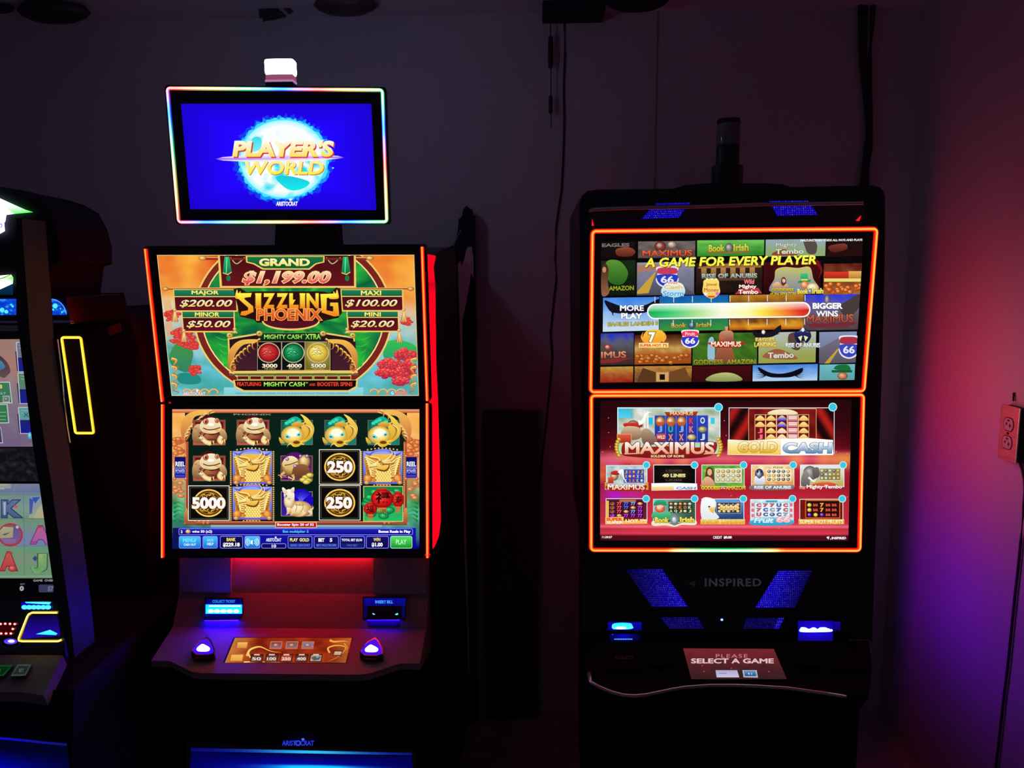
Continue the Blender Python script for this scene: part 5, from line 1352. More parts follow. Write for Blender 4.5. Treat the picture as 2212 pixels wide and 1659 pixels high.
A.blob([(326, 262), (350, 250), (440, 250), (470, 262), (460, 282), (400, 276), (350, 284)], ((220, 60, 50), (150, 30, 30))); A.blob([(340, 280), (390, 274), (440, 284), (470, 330), (440, 370), (350, 372), (310, 330)], ((216, 190, 150), (140, 100, 80)))
A.curve([(440, 250), (470, 240), (500, 180), (540, 170)], 36, (255, 255, 255), True); A.blob([(460, 320), (500, 290), (560, 340), (570, 400), (480, 410)], ((190, 160, 130), (110, 80, 70)))
A.rect(286, 336, 384, 396, ((226, 90, 60), (170, 40, 36)), (230, 160, 100), 5)
for s_, x in ((1, 306), (-1, 1018)):
    for k in range(7): A.ball(x - s_ * (10 + 18 * math.sin(k / 6 * math.pi)), 370 + k * 20, 18, 12, ((255, 240, 120), (220, 180, 50), (130, 90, 20)), rot=.6 * s_)
A.blob([(330, 400), (420, 430), (660, 420), (900, 430), (1010, 390), (1000, 470), (900, 506), (660, 514), (400, 500), (320, 480)], ((170, 40, 30), (120, 20, 26)))
A.text('MAXIMUS', 340, 390, 998, 480, ((255, 255, 250), (255, 240, 220), (236, 150, 110)), 0.055, 0, (120, 40, 24), 0.05)
for x0, x1 in ((344, 444), (928, 998)): A.line([(x0 - 8, 478), (x1, 474)], 8, (240, 170, 130))
A.text('SOLDIER OF ROME', 530, 486, 776, 504, (250, 220, 170), 0.04)
# big tile: curtain game
A.rect(1108, 142, 1876, 470, (40, 8, 14), (240, 225, 235), 5)
A.field([(1112, 146), (1872, 146), (1872, 400), (1112, 400)], 60, 12, lambda s, t: mixc((30, 8, 12), (176, 30, 24), .45 + .6 * math.sin((s * 1.2 + t * .25 * (1 if s < .5 else -1)) * 26)))
A.rect(1252, 148, 1744, 400, ((130, 30, 24), (110, 16, 20)), (230, 170, 120), 4)
A.field([(1254, 150), (1742, 150), (1742, 400), (1254, 400)], 20, 10, lambda s, t: mixc((150, 34, 26), (90, 14, 18), .5 + fbm(s * 5, t * 4)))
A.blob([(1400, 186), (1420, 160), (1500, 150), (1580, 160), (1600, 186)], ((255, 240, 190), (240, 220, 190)))
for k in range(5):
    x0 = 1298 + k * 80
    A.rect(x0, 192, x0 + 72, 376, ((90, 16, 20), (120, 20, 24)), (240, 190, 130), 4)
    for j in range(4):
        y = 216 + j * 46; col = (236, 180, 80)
        if k == 2 and j < 2: col = (70, 50, 210)
        if k == 3: col = (236, 130, 140)
        if k == 2 and j >= 2: col = (240, 200, 190)
        if k == 3: A.rect(x0 + 3, y - 20, x0 + 69, y + 20, ((250, 210, 210), (220, 110, 120))); A.line([(x0 + 6, y), (x0 + 66, y)], 6, (250, 236, 230))
        elif k < 2 and j >= 2 and k == 0: A.text('J', x0 + 18, y - 18, x0 + 54, y + 18, (250, 110, 130), 0.06)
        else: A.blob([(x0 + 4, y + 16), (x0 + 10, y - 4), (x0 + 36, y - 20), (x0 + 62, y - 4), (x0 + 68, y + 16)], ((255, 240, 170), col))
A.poly([(1096, 372), (1250, 380), (1480, 366), (1700, 362), (1870, 376), (1872, 486), (1480, 490), (1094, 484)], (255, 252, 246))
A.poly([(1098, 384), (1486, 374), (1486, 484), (1096, 480)], ((255, 246, 200), (244, 204, 70)))
A.text('GOLD', 1170, 388, 1462, 468, ((255, 252, 210), (250, 214, 90), (226, 170, 40)), 0.06, 0.08, (180, 130, 30), .03)
A.text('CASH', 1502, 394, 1866, 474, ((250, 252, 255), (226, 232, 240), (90, 130, 170)), 0.06, 0.08, (80, 120, 160), .03)
dot(1028, 136, 26); dot(1868, 134, 26)
# two rows of five
def small(x0, y0, x1, y1, c, b=(225, 240, 240)):
    A.rect(x0, y0, x1, y1, c, b, 5)
y0, y1 = 562, 722
small(206, y0 + 4, 500, y1 + 10, ((160, 215, 230), (200, 200, 160)))
A.field([(208, 570), (498, 570), (498, 720), (208, 720)], 14, 8, lambda s, t: mixc((235, 235, 230), (140, 170, 170), .5 + fbm(s * 5, t * 4)))
A.rect(332, 592, 480, 690, ((50, 80, 200), (30, 60, 170))); reels(334, 596, 478, 690, 5, 3, [(220, 170, 110), (200, 210, 240), (230, 110, 90)], ['K', 'J', 'X'], seed=2)
A.ball(262, 640, 30, 34, ((255, 240, 220), (200, 160, 120), (90, 60, 50))); A.blob([(236, 614), (270, 600), (306, 612), (300, 630), (250, 632)], ((220, 60, 50), (150, 30, 30))); A.curve([(296, 620), (320, 600), (330, 650), (352, 690)], 26, WH, True); A.rect(216, 650, 256, 694, ((236, 80, 50), (180, 40, 36)))
for s_, x in ((1, 206), (-1, 500)):
    for k in range(4): A.ball(x - s_ * 4, 694 + k * 14, 13, 9, ((255, 230, 100), (230, 150, 40), (150, 70, 20)))
A.blob([(210, 710), (350, 726), (490, 706), (480, 744), (350, 754), (220, 746)], (170, 40, 30)); A.text('MAXIMUS', 212, 700, 486, 742, (WH, (250, 190, 150)), 0.055, 0, (130, 40, 24), 0.05)
small(554, y0, 856, 700, (20, 14, 14)); A.field([(556, 564), (854, 564), (854, 690), (556, 690)], 10, 6, lambda s, t: mixc((60, 50, 44), (14, 10, 10), 2.4 * math.hypot(s - .5, t - .5) + .4 * fbm(s * 6, t * 6)))
A.text('40 LINES', 616, 624, 786, 650, ((255, 246, 160), (220, 206, 120)), 0.05); A.text('LINES', 640, 594, 760, 608, (80, 66, 56), 0.03); A.text('LINES', 640, 664, 760, 678, (80, 66, 56), 0.03)
A.poly([(534, 694), (700, 690), (870, 696), (872, 742), (536, 748)], (255, 255, 255)); A.poly([(538, 718), (700, 714), (700, 742), (538, 746)], ((255, 236, 190), (240, 190, 80))); A.text('CASH', 716, 720, 864, 740, (110, 160, 200), 0.05, .08)
small(908, y0, 1214, 716, ((110, 170, 60), (70, 130, 40)))
A.field([(910, 566), (1212, 566), (1212, 714), (910, 714)], 16, 8, lambda s, t: mixc((60, 140, 40), (150, 200, 80), .5 + fbm(s * 6, t * 5)))
A.rect(1004, 588, 1196, 686, ((236, 236, 200), (210, 210, 180)), (250, 250, 230), 3); reels(1006, 590, 1194, 686, 5, 3, [(226, 190, 90), (200, 160, 80), (230, 220, 170)], None, seed=3)
A.blob([(930, 640), (940, 590), (962, 574), (990, 600), (996, 660), (1000, 710), (920, 714)], ((90, 50, 34), (120, 66, 40))); A.ell(963, 612, 17, 25, (226, 176, 136)); A.blob([(900, 700), (930, 650), (965, 650), (1000, 690), (990, 716), (900, 716)], ((236, 190, 150), (200, 140, 100)))
A.text('GODDESS', 900, 714, 1040, 742, ((255, 240, 90), (210, 160, 30)), 0.05, 0, (70, 60, 10), .05); A.text('of the', 1044, 722, 1078, 736, (250, 230, 120), 0.03); A.text('AMAZON', 1082, 712, 1226, 742, ((255, 240, 90), (210, 160, 30)), 0.05, 0, (70, 60, 10), .05)
small(1272, y0, 1580, 712, ((240, 220, 170), (220, 150, 70)))
A.field([(1274, 566), (1578, 566), (1578, 712), (1274, 712)], 16, 8, lambda s, t: mixc((255, 246, 200), (230, 140, 60), .3 + t * .5 + .8 * fbm(s * 6, t * 5)))
A.rect(1380, 590, 1560, 680, ((255, 246, 220), (250, 226, 170))); reels(1382, 592, 1558, 680, 5, 3, [(120, 120, 120), (226, 190, 100), (90, 90, 110)], None, seed=4); A.rect(1420, 570, 1516, 586, (250, 236, 180)); A.text('RISE', 1430, 572, 1506, 584, (150, 110, 50), .03)
A.ball(1328, 630, 32, 44, ((230, 240, 250), (90, 100, 140), (30, 34, 60))); A.blob([(1290, 690), (1300, 640), (1328, 660), (1360, 640), (1370, 690), (1330, 706)], ((250, 250, 255), (190, 200, 220))); A.ell(1316, 608, 6, 12, (40, 44, 90)); A.ell(1342, 608, 6, 12, (40, 44, 90))
A.blob([(1254, 724), (1300, 706), (1560, 704), (1584, 724), (1540, 742), (1290, 744)], ((150, 140, 130), (110, 100, 96))); A.text('RISE OF ANUBIS', 1290, 712, 1562, 736, (WH, (210, 220, 225)), 0.05, 0, (60, 50, 50), .05)
small(1632, y0, 1948, 716, ((220, 226, 226), (190, 180, 110)))
A.field([(1634, 566), (1946, 566), (1946, 714), (1634, 714)], 16, 8, lambda s, t: mixc((226, 232, 236), (190, 170, 90), t * 1.1 - .1 + .3 * fbm(s * 6, t * 5)))
A.rect(1772, 586, 1924, 670, ((150, 160, 90), (120, 120, 70)), (230, 230, 190), 3); reels(1774, 588, 1922, 670, 5, 3, [(230, 170, 60), (130, 90, 170), (226, 220, 190)], None, seed=5)
A.ball(1700, 620, 50, 54, ((200, 196, 196), (140, 134, 134), (80, 74, 76))); A.blob([(1660, 600), (1690, 620), (1700, 680), (1690, 714), (1640, 714), (1636, 660)], ((150, 144, 144), (100, 94, 96))); A.blob([(1720, 590), (1762, 580), (1770, 640), (1730, 660)], ((120, 112, 114), (84, 78, 80))); A.curve([(1690, 650), (1730, 680), (1750, 650)], 16, WH, True)
A.blob([(1720, 712), (1760, 690), (1850, 686), (1900, 712)], ((240, 110, 60), (200, 60, 40))); A.text('Wild', 1620, 716, 1664, 738, (255, 150, 150), .05); A.text('Mighty Tembo', 1676, 706, 1936, 740, (WH, (250, 230, 226)), 0.055, 0, (150, 40, 40), .05)
for x in (498, 852, 1212, 1576, 1944): dot(x, 560)
small(204, 810, 500, 970, ((90, 20, 60), (120, 30, 40)))
for i in range(5):
    c = [(170, 100, 60), (240, 90, 90), (80, 110, 250), (120, 170, 240), (190, 70, 220)][i]
    A.rect(224 + i * 51, 826, 270 + i * 51, 944, ((60, 10, 40), (40, 8, 50)))
    for j in range(4):
        if (i + j) % 5 == 4: A.ball(247 + i * 51, 844 + j * 29, 20, 12, ((255, 240, 190), (240, 170, 70), (150, 60, 40)))
        else: A.text('77' if i else '$', 229 + i * 51, 832 + j * 29, 265 + i * 51, 857 + j * 29, (c if j < 3 else (200, 60, 220)), 0.06, 0, (40, 10, 40), .05)
A.rect(206, 822, 222, 950, (250, 190, 60)); A.rect(300, 816, 420, 830, (200, 120, 60))
A.poly([(196, 946), (330, 940), (330, 972), (500, 966), (506, 992), (196, 996)], ((255, 220, 120), (250, 180, 70))); A.text('SUPER', 204, 948, 322, 970, (240, 60, 60), .06); A.text('SUPER', 204, 972, 330, 992, (250, 246, 210), .06, 0, (220, 90, 40), .05); A.text("HOT 7'S", 344, 958, 500, 990, ((255, 250, 220), (250, 220, 120)), .07, 0, (226, 110, 50), .05)
small(552, 814, 856, 980, ((70, 110, 90), (60, 100, 80)))
A.field([(554, 816), (854, 816), (854, 960), (554, 960)], 14, 8, lambda s, t: mixc((150, 210, 200), (60, 90, 70), s * 1.2 + .3 * fbm(s * 5, t * 5)))
A.rect(660, 830, 836, 912, ((40, 70, 50), (30, 60, 44))); reels(662, 832, 834, 912, 5, 3, [(230, 200, 120), (210, 220, 190), (236, 130, 70)], ['K', 'Q', 'J', 'O', 'A'], seed=6)
A.blob([(560, 850), (570, 822), (630, 820), (640, 850)], ((60, 180, 130), (30, 130, 90))); A.rect(550, 846, 650, 858, (40, 150, 100)); A.ball(598, 880, 38, 30, ((255, 240, 230), (236, 120, 70), (190, 60, 40))); A.ell(598, 864, 26, 10, (245, 205, 180)); A.blob([(536, 940), (560, 900), (610, 916), (660, 900), (680, 944), (600, 970)], ((90, 200, 140), (40, 150, 100)))
A.blob([(546, 1006), (546, 970), (640, 980), (704, 1000), (780, 978), (858, 966), (858, 1000), (760, 1000), (704, 1014), (640, 1004)], (240, 236, 200)); A.text('Book', 560, 944, 664, 986, ((255, 246, 120), (226, 190, 50)), 0.07, 0, (100, 90, 20), .06); A.text('Irish', 744, 942, 850, 982, ((255, 246, 120), (226, 190, 50)), 0.07, 0, (100, 90, 20), .06)
A.ball(704, 964, 32, 40, ((250, 255, 255), (160, 180, 180), (90, 110, 110))); A.ring(704, 964, 20, 26, 5, (90, 120, 120))
small(908, 812, 1212, 976, ((90, 150, 220), (50, 90, 150)))
A.field([(910, 814), (1210, 814), (1210, 960), (910, 960)], 12, 8, lambda s, t: mixc((90, 160, 230), (40, 60, 110), t + .3 * fbm(s * 4, t * 4)))
A.rect(1016, 836, 1190, 912, ((70, 60, 60), (50, 44, 50)), (150, 160, 190), 4); A.rect(1040, 850, 1176, 892, ((255, 240, 190), (240, 190, 90))); reels(1018, 838, 1188, 912, 5, 3, [(250, 210, 110), (226, 210, 190), (90, 80, 90)], None, seed=7)
A.blob([(906, 810), (990, 808), (1010, 850), (1000, 900), (1030, 950), (910, 960)], (WH, (226, 230, 236))); A.poly([(950, 876), (1004, 866), (990, 916), (968, 900)], ((255, 220, 110), (230, 170, 60))); A.ell(960, 866, 8, 6, (40, 40, 40))
A.rect(896, 958, 1222, 996, ((255, 240, 150), (240, 190, 70))); A.text('EAGLES  LANDING', 902, 962, 1216, 992, ((250, 226, 130), (230, 170, 50)), .06, 0, (170, 120, 40), .04)
small(1266, 816, 1576, 978, ((220, 240, 245), (190, 220, 235)))
A.field([(1268, 818), (1574, 818), (1574, 960), (1268, 960)], 12, 8, lambda s, t: mixc((235, 245, 250), (150, 200, 225), .3 + .9 * fbm(s * 6, t * 5)))
A.rect(1296, 836, 1550, 942, (236, 244, 248), (110, 190, 210), 4); reels(1300, 838, 1546, 940, 5, 3, [(220, 90, 110), (80, 110, 190), (150, 180, 200)], ['7', 'C', 'U'], seed=8); A.rect(1376, 820, 1460, 834, (60, 170, 200))
for y in (840, 880, 920): A.rect(1270, y, 1290, y + 24, (240, 110, 120)); A.rect(1554, y, 1572, y + 24, (240, 110, 120))
A.blob([(1254, 986), (1280, 966), (1420, 950), (1560, 962), (1584, 982), (1540, 1000), (1420, 1006), (1290, 1002)], ((70, 200, 225), (40, 160, 200))); A.text('Fruit', 1286, 946, 1436, 986, ((250, 255, 255), (190, 235, 245)), .05, .2, (30, 130, 180), .05); A.text('66', 1452, 936, 1556, 984, ((255, 250, 250), (255, 170, 180)), .08, 0, (230, 90, 110), .05)
small(1628, 814, 1940, 974, ((180, 30, 20), (140, 16, 14)))
A.field([(1630, 816), (1938, 816), (1938, 960), (1630, 960)], 12, 8, lambda s, t: mixc((220, 50, 24), (90, 10, 12), .2 + 1.2 * abs(s - .5) + .3 * fbm(s * 4, t * 4)))
A.rect(1672, 824, 1916, 946, (44, 12, 14), (230, 110, 40), 6)
for i in range(5):
    for j in range(3):
        x, y = 1696 + i * 46, 854 + j * 36
        if (i, j) in ((0, 0), (0, 1), (1, 2)): A.ball(x, y, 17, 15, ((255, 255, 170), (240, 206, 60), (150, 100, 20)))
        elif (i, j) in ((0, 2), (2, 2)): A.ball(x, y, 16, 15, ((230, 150, 255), (130, 40, 190), (50, 10, 90)))
        elif (i, j) in ((2, 0), (2, 1)): A.text('7', x - 14, y - 15, x + 14, y + 15, (255, 170, 60), .06)
        else: A.text('BAR', x - 18, y - 10, x + 18, y + 10, (226, 90, 60), .05)
A.rect(1616, 958, 1952, 996, ((250, 210, 110), (226, 150, 50))); A.text('SUPER HOT FRUITS', 1622, 960, 1946, 994, ((255, 250, 190), (250, 220, 120)), .06, 0, (190, 80, 30), .05)
for x in (496, 852, 1210, 1572, 1938): dot(x, 808)
A.text('11:29:57', 172, 1082, 246, 1098, WH, .03); A.text('CREDIT', 988, 1082, 1054, 1102, WH, .02); A.text('$0.00', 1066, 1082, 1126, 1103, WH, .05)
A.poly([(1820, 1090), (1842, 1084), (1838, 1108)], WH); A.ell(1852, 1104, 4, 4, WH); A.text('INSPIRED', 1860, 1088, 1966, 1106, WH, .04)
A.build('screen_picture', rl)

# ---- header with speaker grilles
HD = Plane((0.448, 1.80, 1.75), 0, math.radians(-10))
F7 = (3.253, 1250, 390)
def f7(pts): return [(x / F7[0] + F7[1], y / F7[0] + F7[2]) for x, y in pts]
hd = slab(HD, f7([(60, 216), (90, 196), (1000, 172), (2000, 150), (2030, 168), (1990, 300), (1960, 312), (110, 338), (90, 330)]), -0.05, 0.0).build('header', 'panel_gloss', MR, bevel=0.006, segs=3)
def dots(pl, fr, quad, nr, nc, parent, name, k=1.0, fade=None, bgc=(14, 4, 165), w=0.0006):
    """perforated speaker plate with blue light behind the holes"""
    pp = slab(pl, [(x / fr[0] + fr[1], y / fr[0] + fr[2]) for x, y in quad], -0.001, w).build(name, 'gloss_black', parent)
    A = Art(pl, fr, w=w + 0.0003)
    (ax, ay), (bx, by), (cx, cy), (dx, dy) = quad
    fade = fade or (lambda s, t: 1.0)
    A.field(quad, 10, 6, lambda s, t: tuple(c * fade(s, t) * k for c in bgc))
    A.up(); A.up()
    rr = random.Random(3); P = []; C = []; fs = []
    for j in range(nr):
        for i in range(nc):
            s, t = (i + .5) / nc, (j + .5) / nr
            if j % 2: s += .4 / nc
            if s > .99: continue
            x = ax * (1 - s) * (1 - t) + bx * s * (1 - t) + cx * s * t + dx * (1 - s) * t
            y = ay * (1 - s) * (1 - t) + by * s * (1 - t) + cy * s * t + dy * (1 - s) * t
            wd = math.hypot(bx - ax, by - ay) / nc * .30; ht = abs(dy - ay) / nr * .26
            c = mixc((36, 24, 255), (130, 118, 255), rr.random() ** 1.3); f_ = fade(s, t) * k
            c = tuple(v * f_ for v in c)
            n = len(P)
            P += [(x - wd, y), (x, y - ht), (x + wd, y), (x, y + ht)]; C += [c] * 4; fs.append((n, n + 1, n + 2, n + 3))
    A.raw(P, fs, C)
    A.build('grille_light', pp)
dots(HD, F7, [(545, 158), (788, 152), (704, 262), (440, 270)], 8, 18, hd, 'speaker_grille', .9, lambda s, t: .6 + .4 * min(1, t + .3))
dots(HD, F7, [(1334, 143), (1610, 140), (1684, 242), (1394, 248)], 8, 18, hd, 'speaker_grille', .9)
tb = Art(HD, F7, w=0.0006); tb.text('INSPIRED', 1000, 172, 1242, 196, (60, 14, 18), 0.03, dl=-4); tb.build('maker_mark', hd, 'printed_mark')
rg = MB()
ridge = [HD.px(x / F7[0] + F7[1], y / F7[0] + F7[2]) + HD.w * 0.004 for x, y in ((72, 214), (100, 203), (320, 193), (800, 184), (1300, 166), (1990, 158))]
rg.tube(ridge, 0.005, 8); rg.build('header_ridge', 'chrome', hd, smooth=True)
for pts in ([(92, 318), (96, 270), (108, 318)], [(1950, 282), (1986, 248), (1972, 286)]):
    emit(slab(HD, f7(pts), -0.004, 0.003), (1.1, 0.012, 0.02)).build('header_marker', 'light_emitter', hd)
# ---- candle on top
cb = hitY(1572, 330, 1.95)
def zc(y): return hitY(1572, y, 1.95).z
cd = MB().lathe((cb.x, 1.95, 0), [(0.038, zc(402)), (0.038, zc(360)), (0.028, zc(356)), (0.028, zc(318)), (0.024, zc(316))], 24).build('candle', 'gloss_black', MR)
MB().lathe((cb.x, 1.95, 0), [(0.027, zc(316)), (0.028, zc(312)), (0.027, zc(268)), (0.024, zc(264))], 24).build('candle_lens', 'lens_clear', cd, smooth=True)
MB().lathe((cb.x, 1.95, 0), [(0.028, zc(266)), (0.026, zc(258)), (0.012, zc(256))], 24).build('candle_cap', 'matte_black', cd)
MB().lathe((hitY(1559, 262, 1.93).x, 1.93, hitY(1559, 262, 1.93).z), [(0.0, -0.004), (0.004, 0.0), (0.0, 0.004)], 10).build('candle_screw', 'chrome', cd)

# ---- front panel below the screens and console deck
F8 = (3.03, 1230, 1180)
def f8(pts): return [(x / F8[0] + F8[1], y / F8[0] + F8[2]) for x, y in pts]
Q1 = plane3((0.1, 1.775, 0.765), (0.8, 1.775, 0.765), (0.1, 1.815, 0.925))
Q2 = plane3((0.1, 1.56, 0.725), (0.8, 1.56, 0.725), (0.1, 1.775, 0.765))
fp = slab(Q1, f8([(105, 60), (1990, 70), (1975, 610), (100, 600)]), -0.03, 0.0).build('front_panel', 'gloss_black', MR, bevel=0.004)
dots(Q1, F8, [(366, 150), (606, 148), (776, 396), (540, 396)], 19, 20, fp, 'speaker_grille', .95, lambda s, t: min(1, .3 + .5 * s + .3 * t))
dots(Q1, F8, [(1366, 160), (1590, 158), (1476, 402), (1216, 402)], 19, 20, fp, 'speaker_grille', .95, lambda s, t: min(1, 1.15 - .75 * s + .1 * t))
dots(Q1, F8, [(596, 466), (840, 464), (882, 540), (654, 540)], 7, 20, fp, 'speaker_grille', .5)
dots(Q1, F8, [(1156, 470), (1408, 468), (1372, 540), (1136, 540)], 7, 20, fp, 'speaker_grille', .5, lambda s, t: 0.8 if s < .85 else 1.9)
tb = Art(Q1, F8, w=0.0006); tb.text('INSPIRED', 886, 210, 1256, 263, (225, 245, 246), 0.03, sp=1.15); tb.build('maker_name', fp, 'printed_mark'); tb = Art(Q1, F8, w=0.0006); tb.poly([(778, 244), (822, 226), (824, 270), (806, 256)], (130, 134, 140)); tb.build('maker_emblem', fp, 'printed_mark')
A = Art(Q1, F8, w=0.002); A.k = 4
A.ell(998, 481, 9, 8, (60, 110, 255)); A.ell(998, 481, 5, 4, (190, 230, 255))
A.build('status_light', fp, 'light_emitter')
A = Art(Q1, F8, w=0.002); A.ell(992, 629, 5, 4, (150, 150, 255)); A.build('status_light', fp, 'light_emitter')
# ticket slot (left) and bill slot (right)
t1 = slab(Q1, f8([(248, 488), (478, 488), (478, 556), (248, 556)]), -0.002, 0.012).build('ticket_slot', 'gloss_black', fp, bevel=0.002)
A = Art(Q1, F8, w=0.0125); A.k = 1.4
A.rect(252, 497, 472, 549, ((10, 4, 150), (6, 2, 120))); A.build('slot_sign', t1)
A = Art(Q1, F8, w=0.013); A.k = 3.5
A.blob([(278, 524), (290, 506), (340, 500), (400, 504), (412, 520), (416, 536), (380, 543), (300, 543), (282, 538)], ((10, 130, 255), (60, 215, 255))); A.ell(336, 534, 36, 8, (190, 245, 250))
A.build('slot_light', t1, 'light_emitter')
t2 = slab(Q1, f8([(250, 572), (474, 572), (474, 622), (250, 622)]), -0.002, 0.004).build('ticket_tray', 'gloss_black', fp, bevel=0.002)
A = Art(Q1, F8, w=0.0045); A.field([(262, 574), (468, 574), (468, 618), (262, 618)], 12, 3, lambda s, t: mixc((4, 2, 40), (8, 4, 190), 1 - abs(s - .45) * 2))
for k in range(11): A.ell(298 + k * 11, 608, 4, 3.4, (110, 220, 255))
A.ell(282, 578, 5, 4, (60, 60, 220))
A.build('tray_light', t2)
t3 = slab(Q1, f8([(1490, 482), (1780, 486), (1776, 560), (1730, 566), (1728, 628), (1490, 628)]), -0.002, 0.012).build('bill_slot', 'gloss_black', fp, bevel=0.002)
A = Art(Q1, F8, w=0.0125)
A.field([(1496, 488), (1724, 488), (1724, 626), (1496, 626)], 12, 8, lambda s, t: mixc((40, 6, 255), (10, 2, 120), min(1, 1.3 * math.hypot((s - .5) * .9, t - .42))))
A.rect(1726, 494, 1774, 552, ((20, 4, 150), (12, 2, 100))); A.build('slot_sign', t3)
A = Art(Q1, F8, w=0.013); A.k = 4
A.blob([(1512, 560), (1514, 534), (1526, 530), (1546, 532), (1570, 542), (1590, 532), (1612, 534), (1624, 544), (1640, 532), (1680, 532), (1700, 548), (1716, 542), (1716, 558), (1620, 562)], (130, 220, 255))
for x in (1542, 1590, 1644, 1684): A.ell(x, 546, 22, 9, (255, 250, 220))
A.build('slot_light', t3, 'light_emitter')
A = Art(Q1, F8, w=0.0006); A.rect(1590, 634, 1806, 668, (190, 120, 170)); A.rect(1600, 640, 1790, 658, (130, 76, 130)); A.build('rules_sticker', fp, 'printed_mark')
# deck with wavy front edge and chrome trim
trim = [(1272, 1454), (1276, 1474), (1293, 1484), (1323, 1496), (1346, 1502), (1370, 1504), (1395, 1501.5), (1417, 1497), (1450, 1490), (1480, 1485), (1535, 1481), (1590, 1481), (1640, 1483), (1703, 1487), (1781, 1498), (1828, 1505), (1862, 1502), (1880, 1480)]
dk_pts = [(1268, 1384), (1264, 1430)] + trim + [(1884, 1440), (1876, 1384)]
dk = slab(Q2, dk_pts, -0.035, 0.0).build('console_deck', 'deck_black', MR)
MB().box((XR0 + 0.03, 1.70, 0.04), (XR1 - 0.03, 1.9, 0.71)).build('cabinet_front', 'matte_black', MR, bevel=0.01)
MB().tube([Q2.px(x, y, 0.002) for x, y in trim[:16]], 0.0042, 8).build('deck_trim', 'chrome', dk, smooth=True)
sp_ = slab(Q2, f8([(742, 667), (1340, 671), (1425, 872), (798, 872)]), -0.002, 0.002).build('touch_pad', 'gloss_black', dk)
A = Art(Q2, F8, w=0.0024)
A.field([(744, 668), (1338, 672), (1422, 870), (800, 870)], 24, 12, lambda s, t: mixc((120, 36, 44), (58, 30, 34), t * 1.1 + .4 * fbm(s * 9, t * 6)))
A.text('PLEASE', 958, 706, 1166, 730, (204, 130, 136), 0.0, sp=1.2); A.text('SELECT A GAME', 796, 734, 1338, 767, (226, 190, 196), 0.055)
A.poly([(956, 811), (1098, 811), (1112, 858), (964, 858)], ((170, 165, 205), (205, 196, 220))); A.line([(980, 832), (1030, 832)], 4, (120, 120, 160)); A.poly([(1132, 811), (1226, 811), (1234, 860), (1140, 858)], (170, 180, 200)); A.poly([(1142, 816), (1218, 816), (1224, 850), (1148, 850)], ((90, 150, 200), (30, 70, 120)))
A.poly([(1168, 834), (1178, 828), (1178, 842)], (230, 240, 250)); A.ring(1186, 835, 8, 8, 3, (230, 240, 250), -60, 60, 8)
for x, y in ((870, 782), (880, 820), (1306, 820), (1060, 800)): A.ell(x, y, 4, 4, (170, 90, 80))
A.build('touch_pad_picture', sp_)
for pts in ([(272, 700), (446, 700), (458, 796), (266, 796)], [(536, 696), (656, 696), (670, 778), (540, 778)], [(1478, 722), (1614, 722), (1640, 790), (1506, 790)], [(1700, 734), (1890, 734), (1920, 804), (1734, 804)]):
    kb = slab(Q2, f8(pts), -0.002, 0.008).build('deck_button', 'deck_black', dk, bevel=0.002)
A = Art(Q2, F8, w=0.0086); A.text('COLLECT', 300, 716, 420, 738, (60, 60, 76), 0.02); A.build('button_print', dk, 'printed_mark')
# ---- unseen light strips on the right flank, with added blockers, washing the room wall
XF = max(hitY(x, y, FY).x for x, y in sil) + 0.002
MB().box((XF - 0.02, 2.325, 0.25), (XF + 0.15, 2.355, 1.66)).build('light_block_fin', 'matte_black', MR)  # unseen fin added to cut the glow on the wall off sharply
emit(MB().box((XF, 2.19, 0.98), (XF + 0.006, 2.25, 1.50)), (13.0, 0.04, 0.35)).build('unseen_flank_light', 'light_emitter', MR)
emit(MB().box((XF, 1.90, 1.10), (XF + 0.006, 2.08, 1.46)), (1.55, 0.85, 1.15)).build('unseen_flank_light', 'light_emitter', MR)  # unseen pinkish panel added to brighten the wall near the outlet
MB().box((XR1 - 0.05, 2.05, 0.30), (XF + 0.001, 2.355, 0.90)).build('flank_housing', 'matte_black', MR)
emit(MB().box((XF + 0.001, 2.17, 0.625), (XF + 0.007, 2.24, 0.71)), (5.0, 0.02, 42.0)).build('unseen_flank_light', 'light_emitter', MR)
MB().box((XF - 0.02, 2.14, 0.59), (XF + 0.07, 2.33, 0.605)).build('light_block_ledge', 'matte_black', MR)  # unseen ledge added to block the blue light downward
# ================================================================== slot machine at the left edge
MA = thing('slot_machine', 'slot machine with yellow light outline and green card-reel screen, cut off at the left edge', 'slot machine', (-1.5, 2.0, 0.0))
def yslab(pxs, y0, y1, name, m, parent=MA, **kw):
    P = [hitY(x, y, y0) for x, y in pxs]
    return MB().prism(P, (0, y1 - y0, 0)).build(name, m, parent, **kw)
# cabinet flank that faces us, with its yellow outline
cab = yslab([(100, 676), (268, 677), (281, 690), (299, 747), (308, 792), (317, 900), (322, 1100), (318, 1300), (322, 1420), (322, 1880), (60, 1880), (60, 676)], 1.95, 2.55, 'cabinet_body', 'matte_black', bevel=0.012)
CP = Plane((-1.2, 1.95, 1.4), 0, 0)
pts = [CP.uv(x, y) for x, y in ((133.5, 729), (175, 729), (203, 935.5), (163.5, 935.5))]
YEL = ((3.2, 2.6, 0.16), (2.6, 1.9, 0.08), (0.9, 0.55, 0.01))
def round_poly(P, r):
    out = []; n = len(P)
    for i in range(n):
        a, b, c = Vector(P[i - 1]), Vector(P[i]), Vector(P[(i + 1) % n])
        p1 = b + (a - b).normalized() * r; p2 = b + (c - b).normalized() * r
        for k in range(5):
            t = k / 4; out.append(p1 * (1 - t) ** 2 + b * 2 * t * (1 - t) + p2 * t * t)
    return out
light_tube(CP, round_poly(pts, 0.006), 0.0072, 0.004, const(YEL), closed=True).build('light_outline', 'light_emitter', cab)
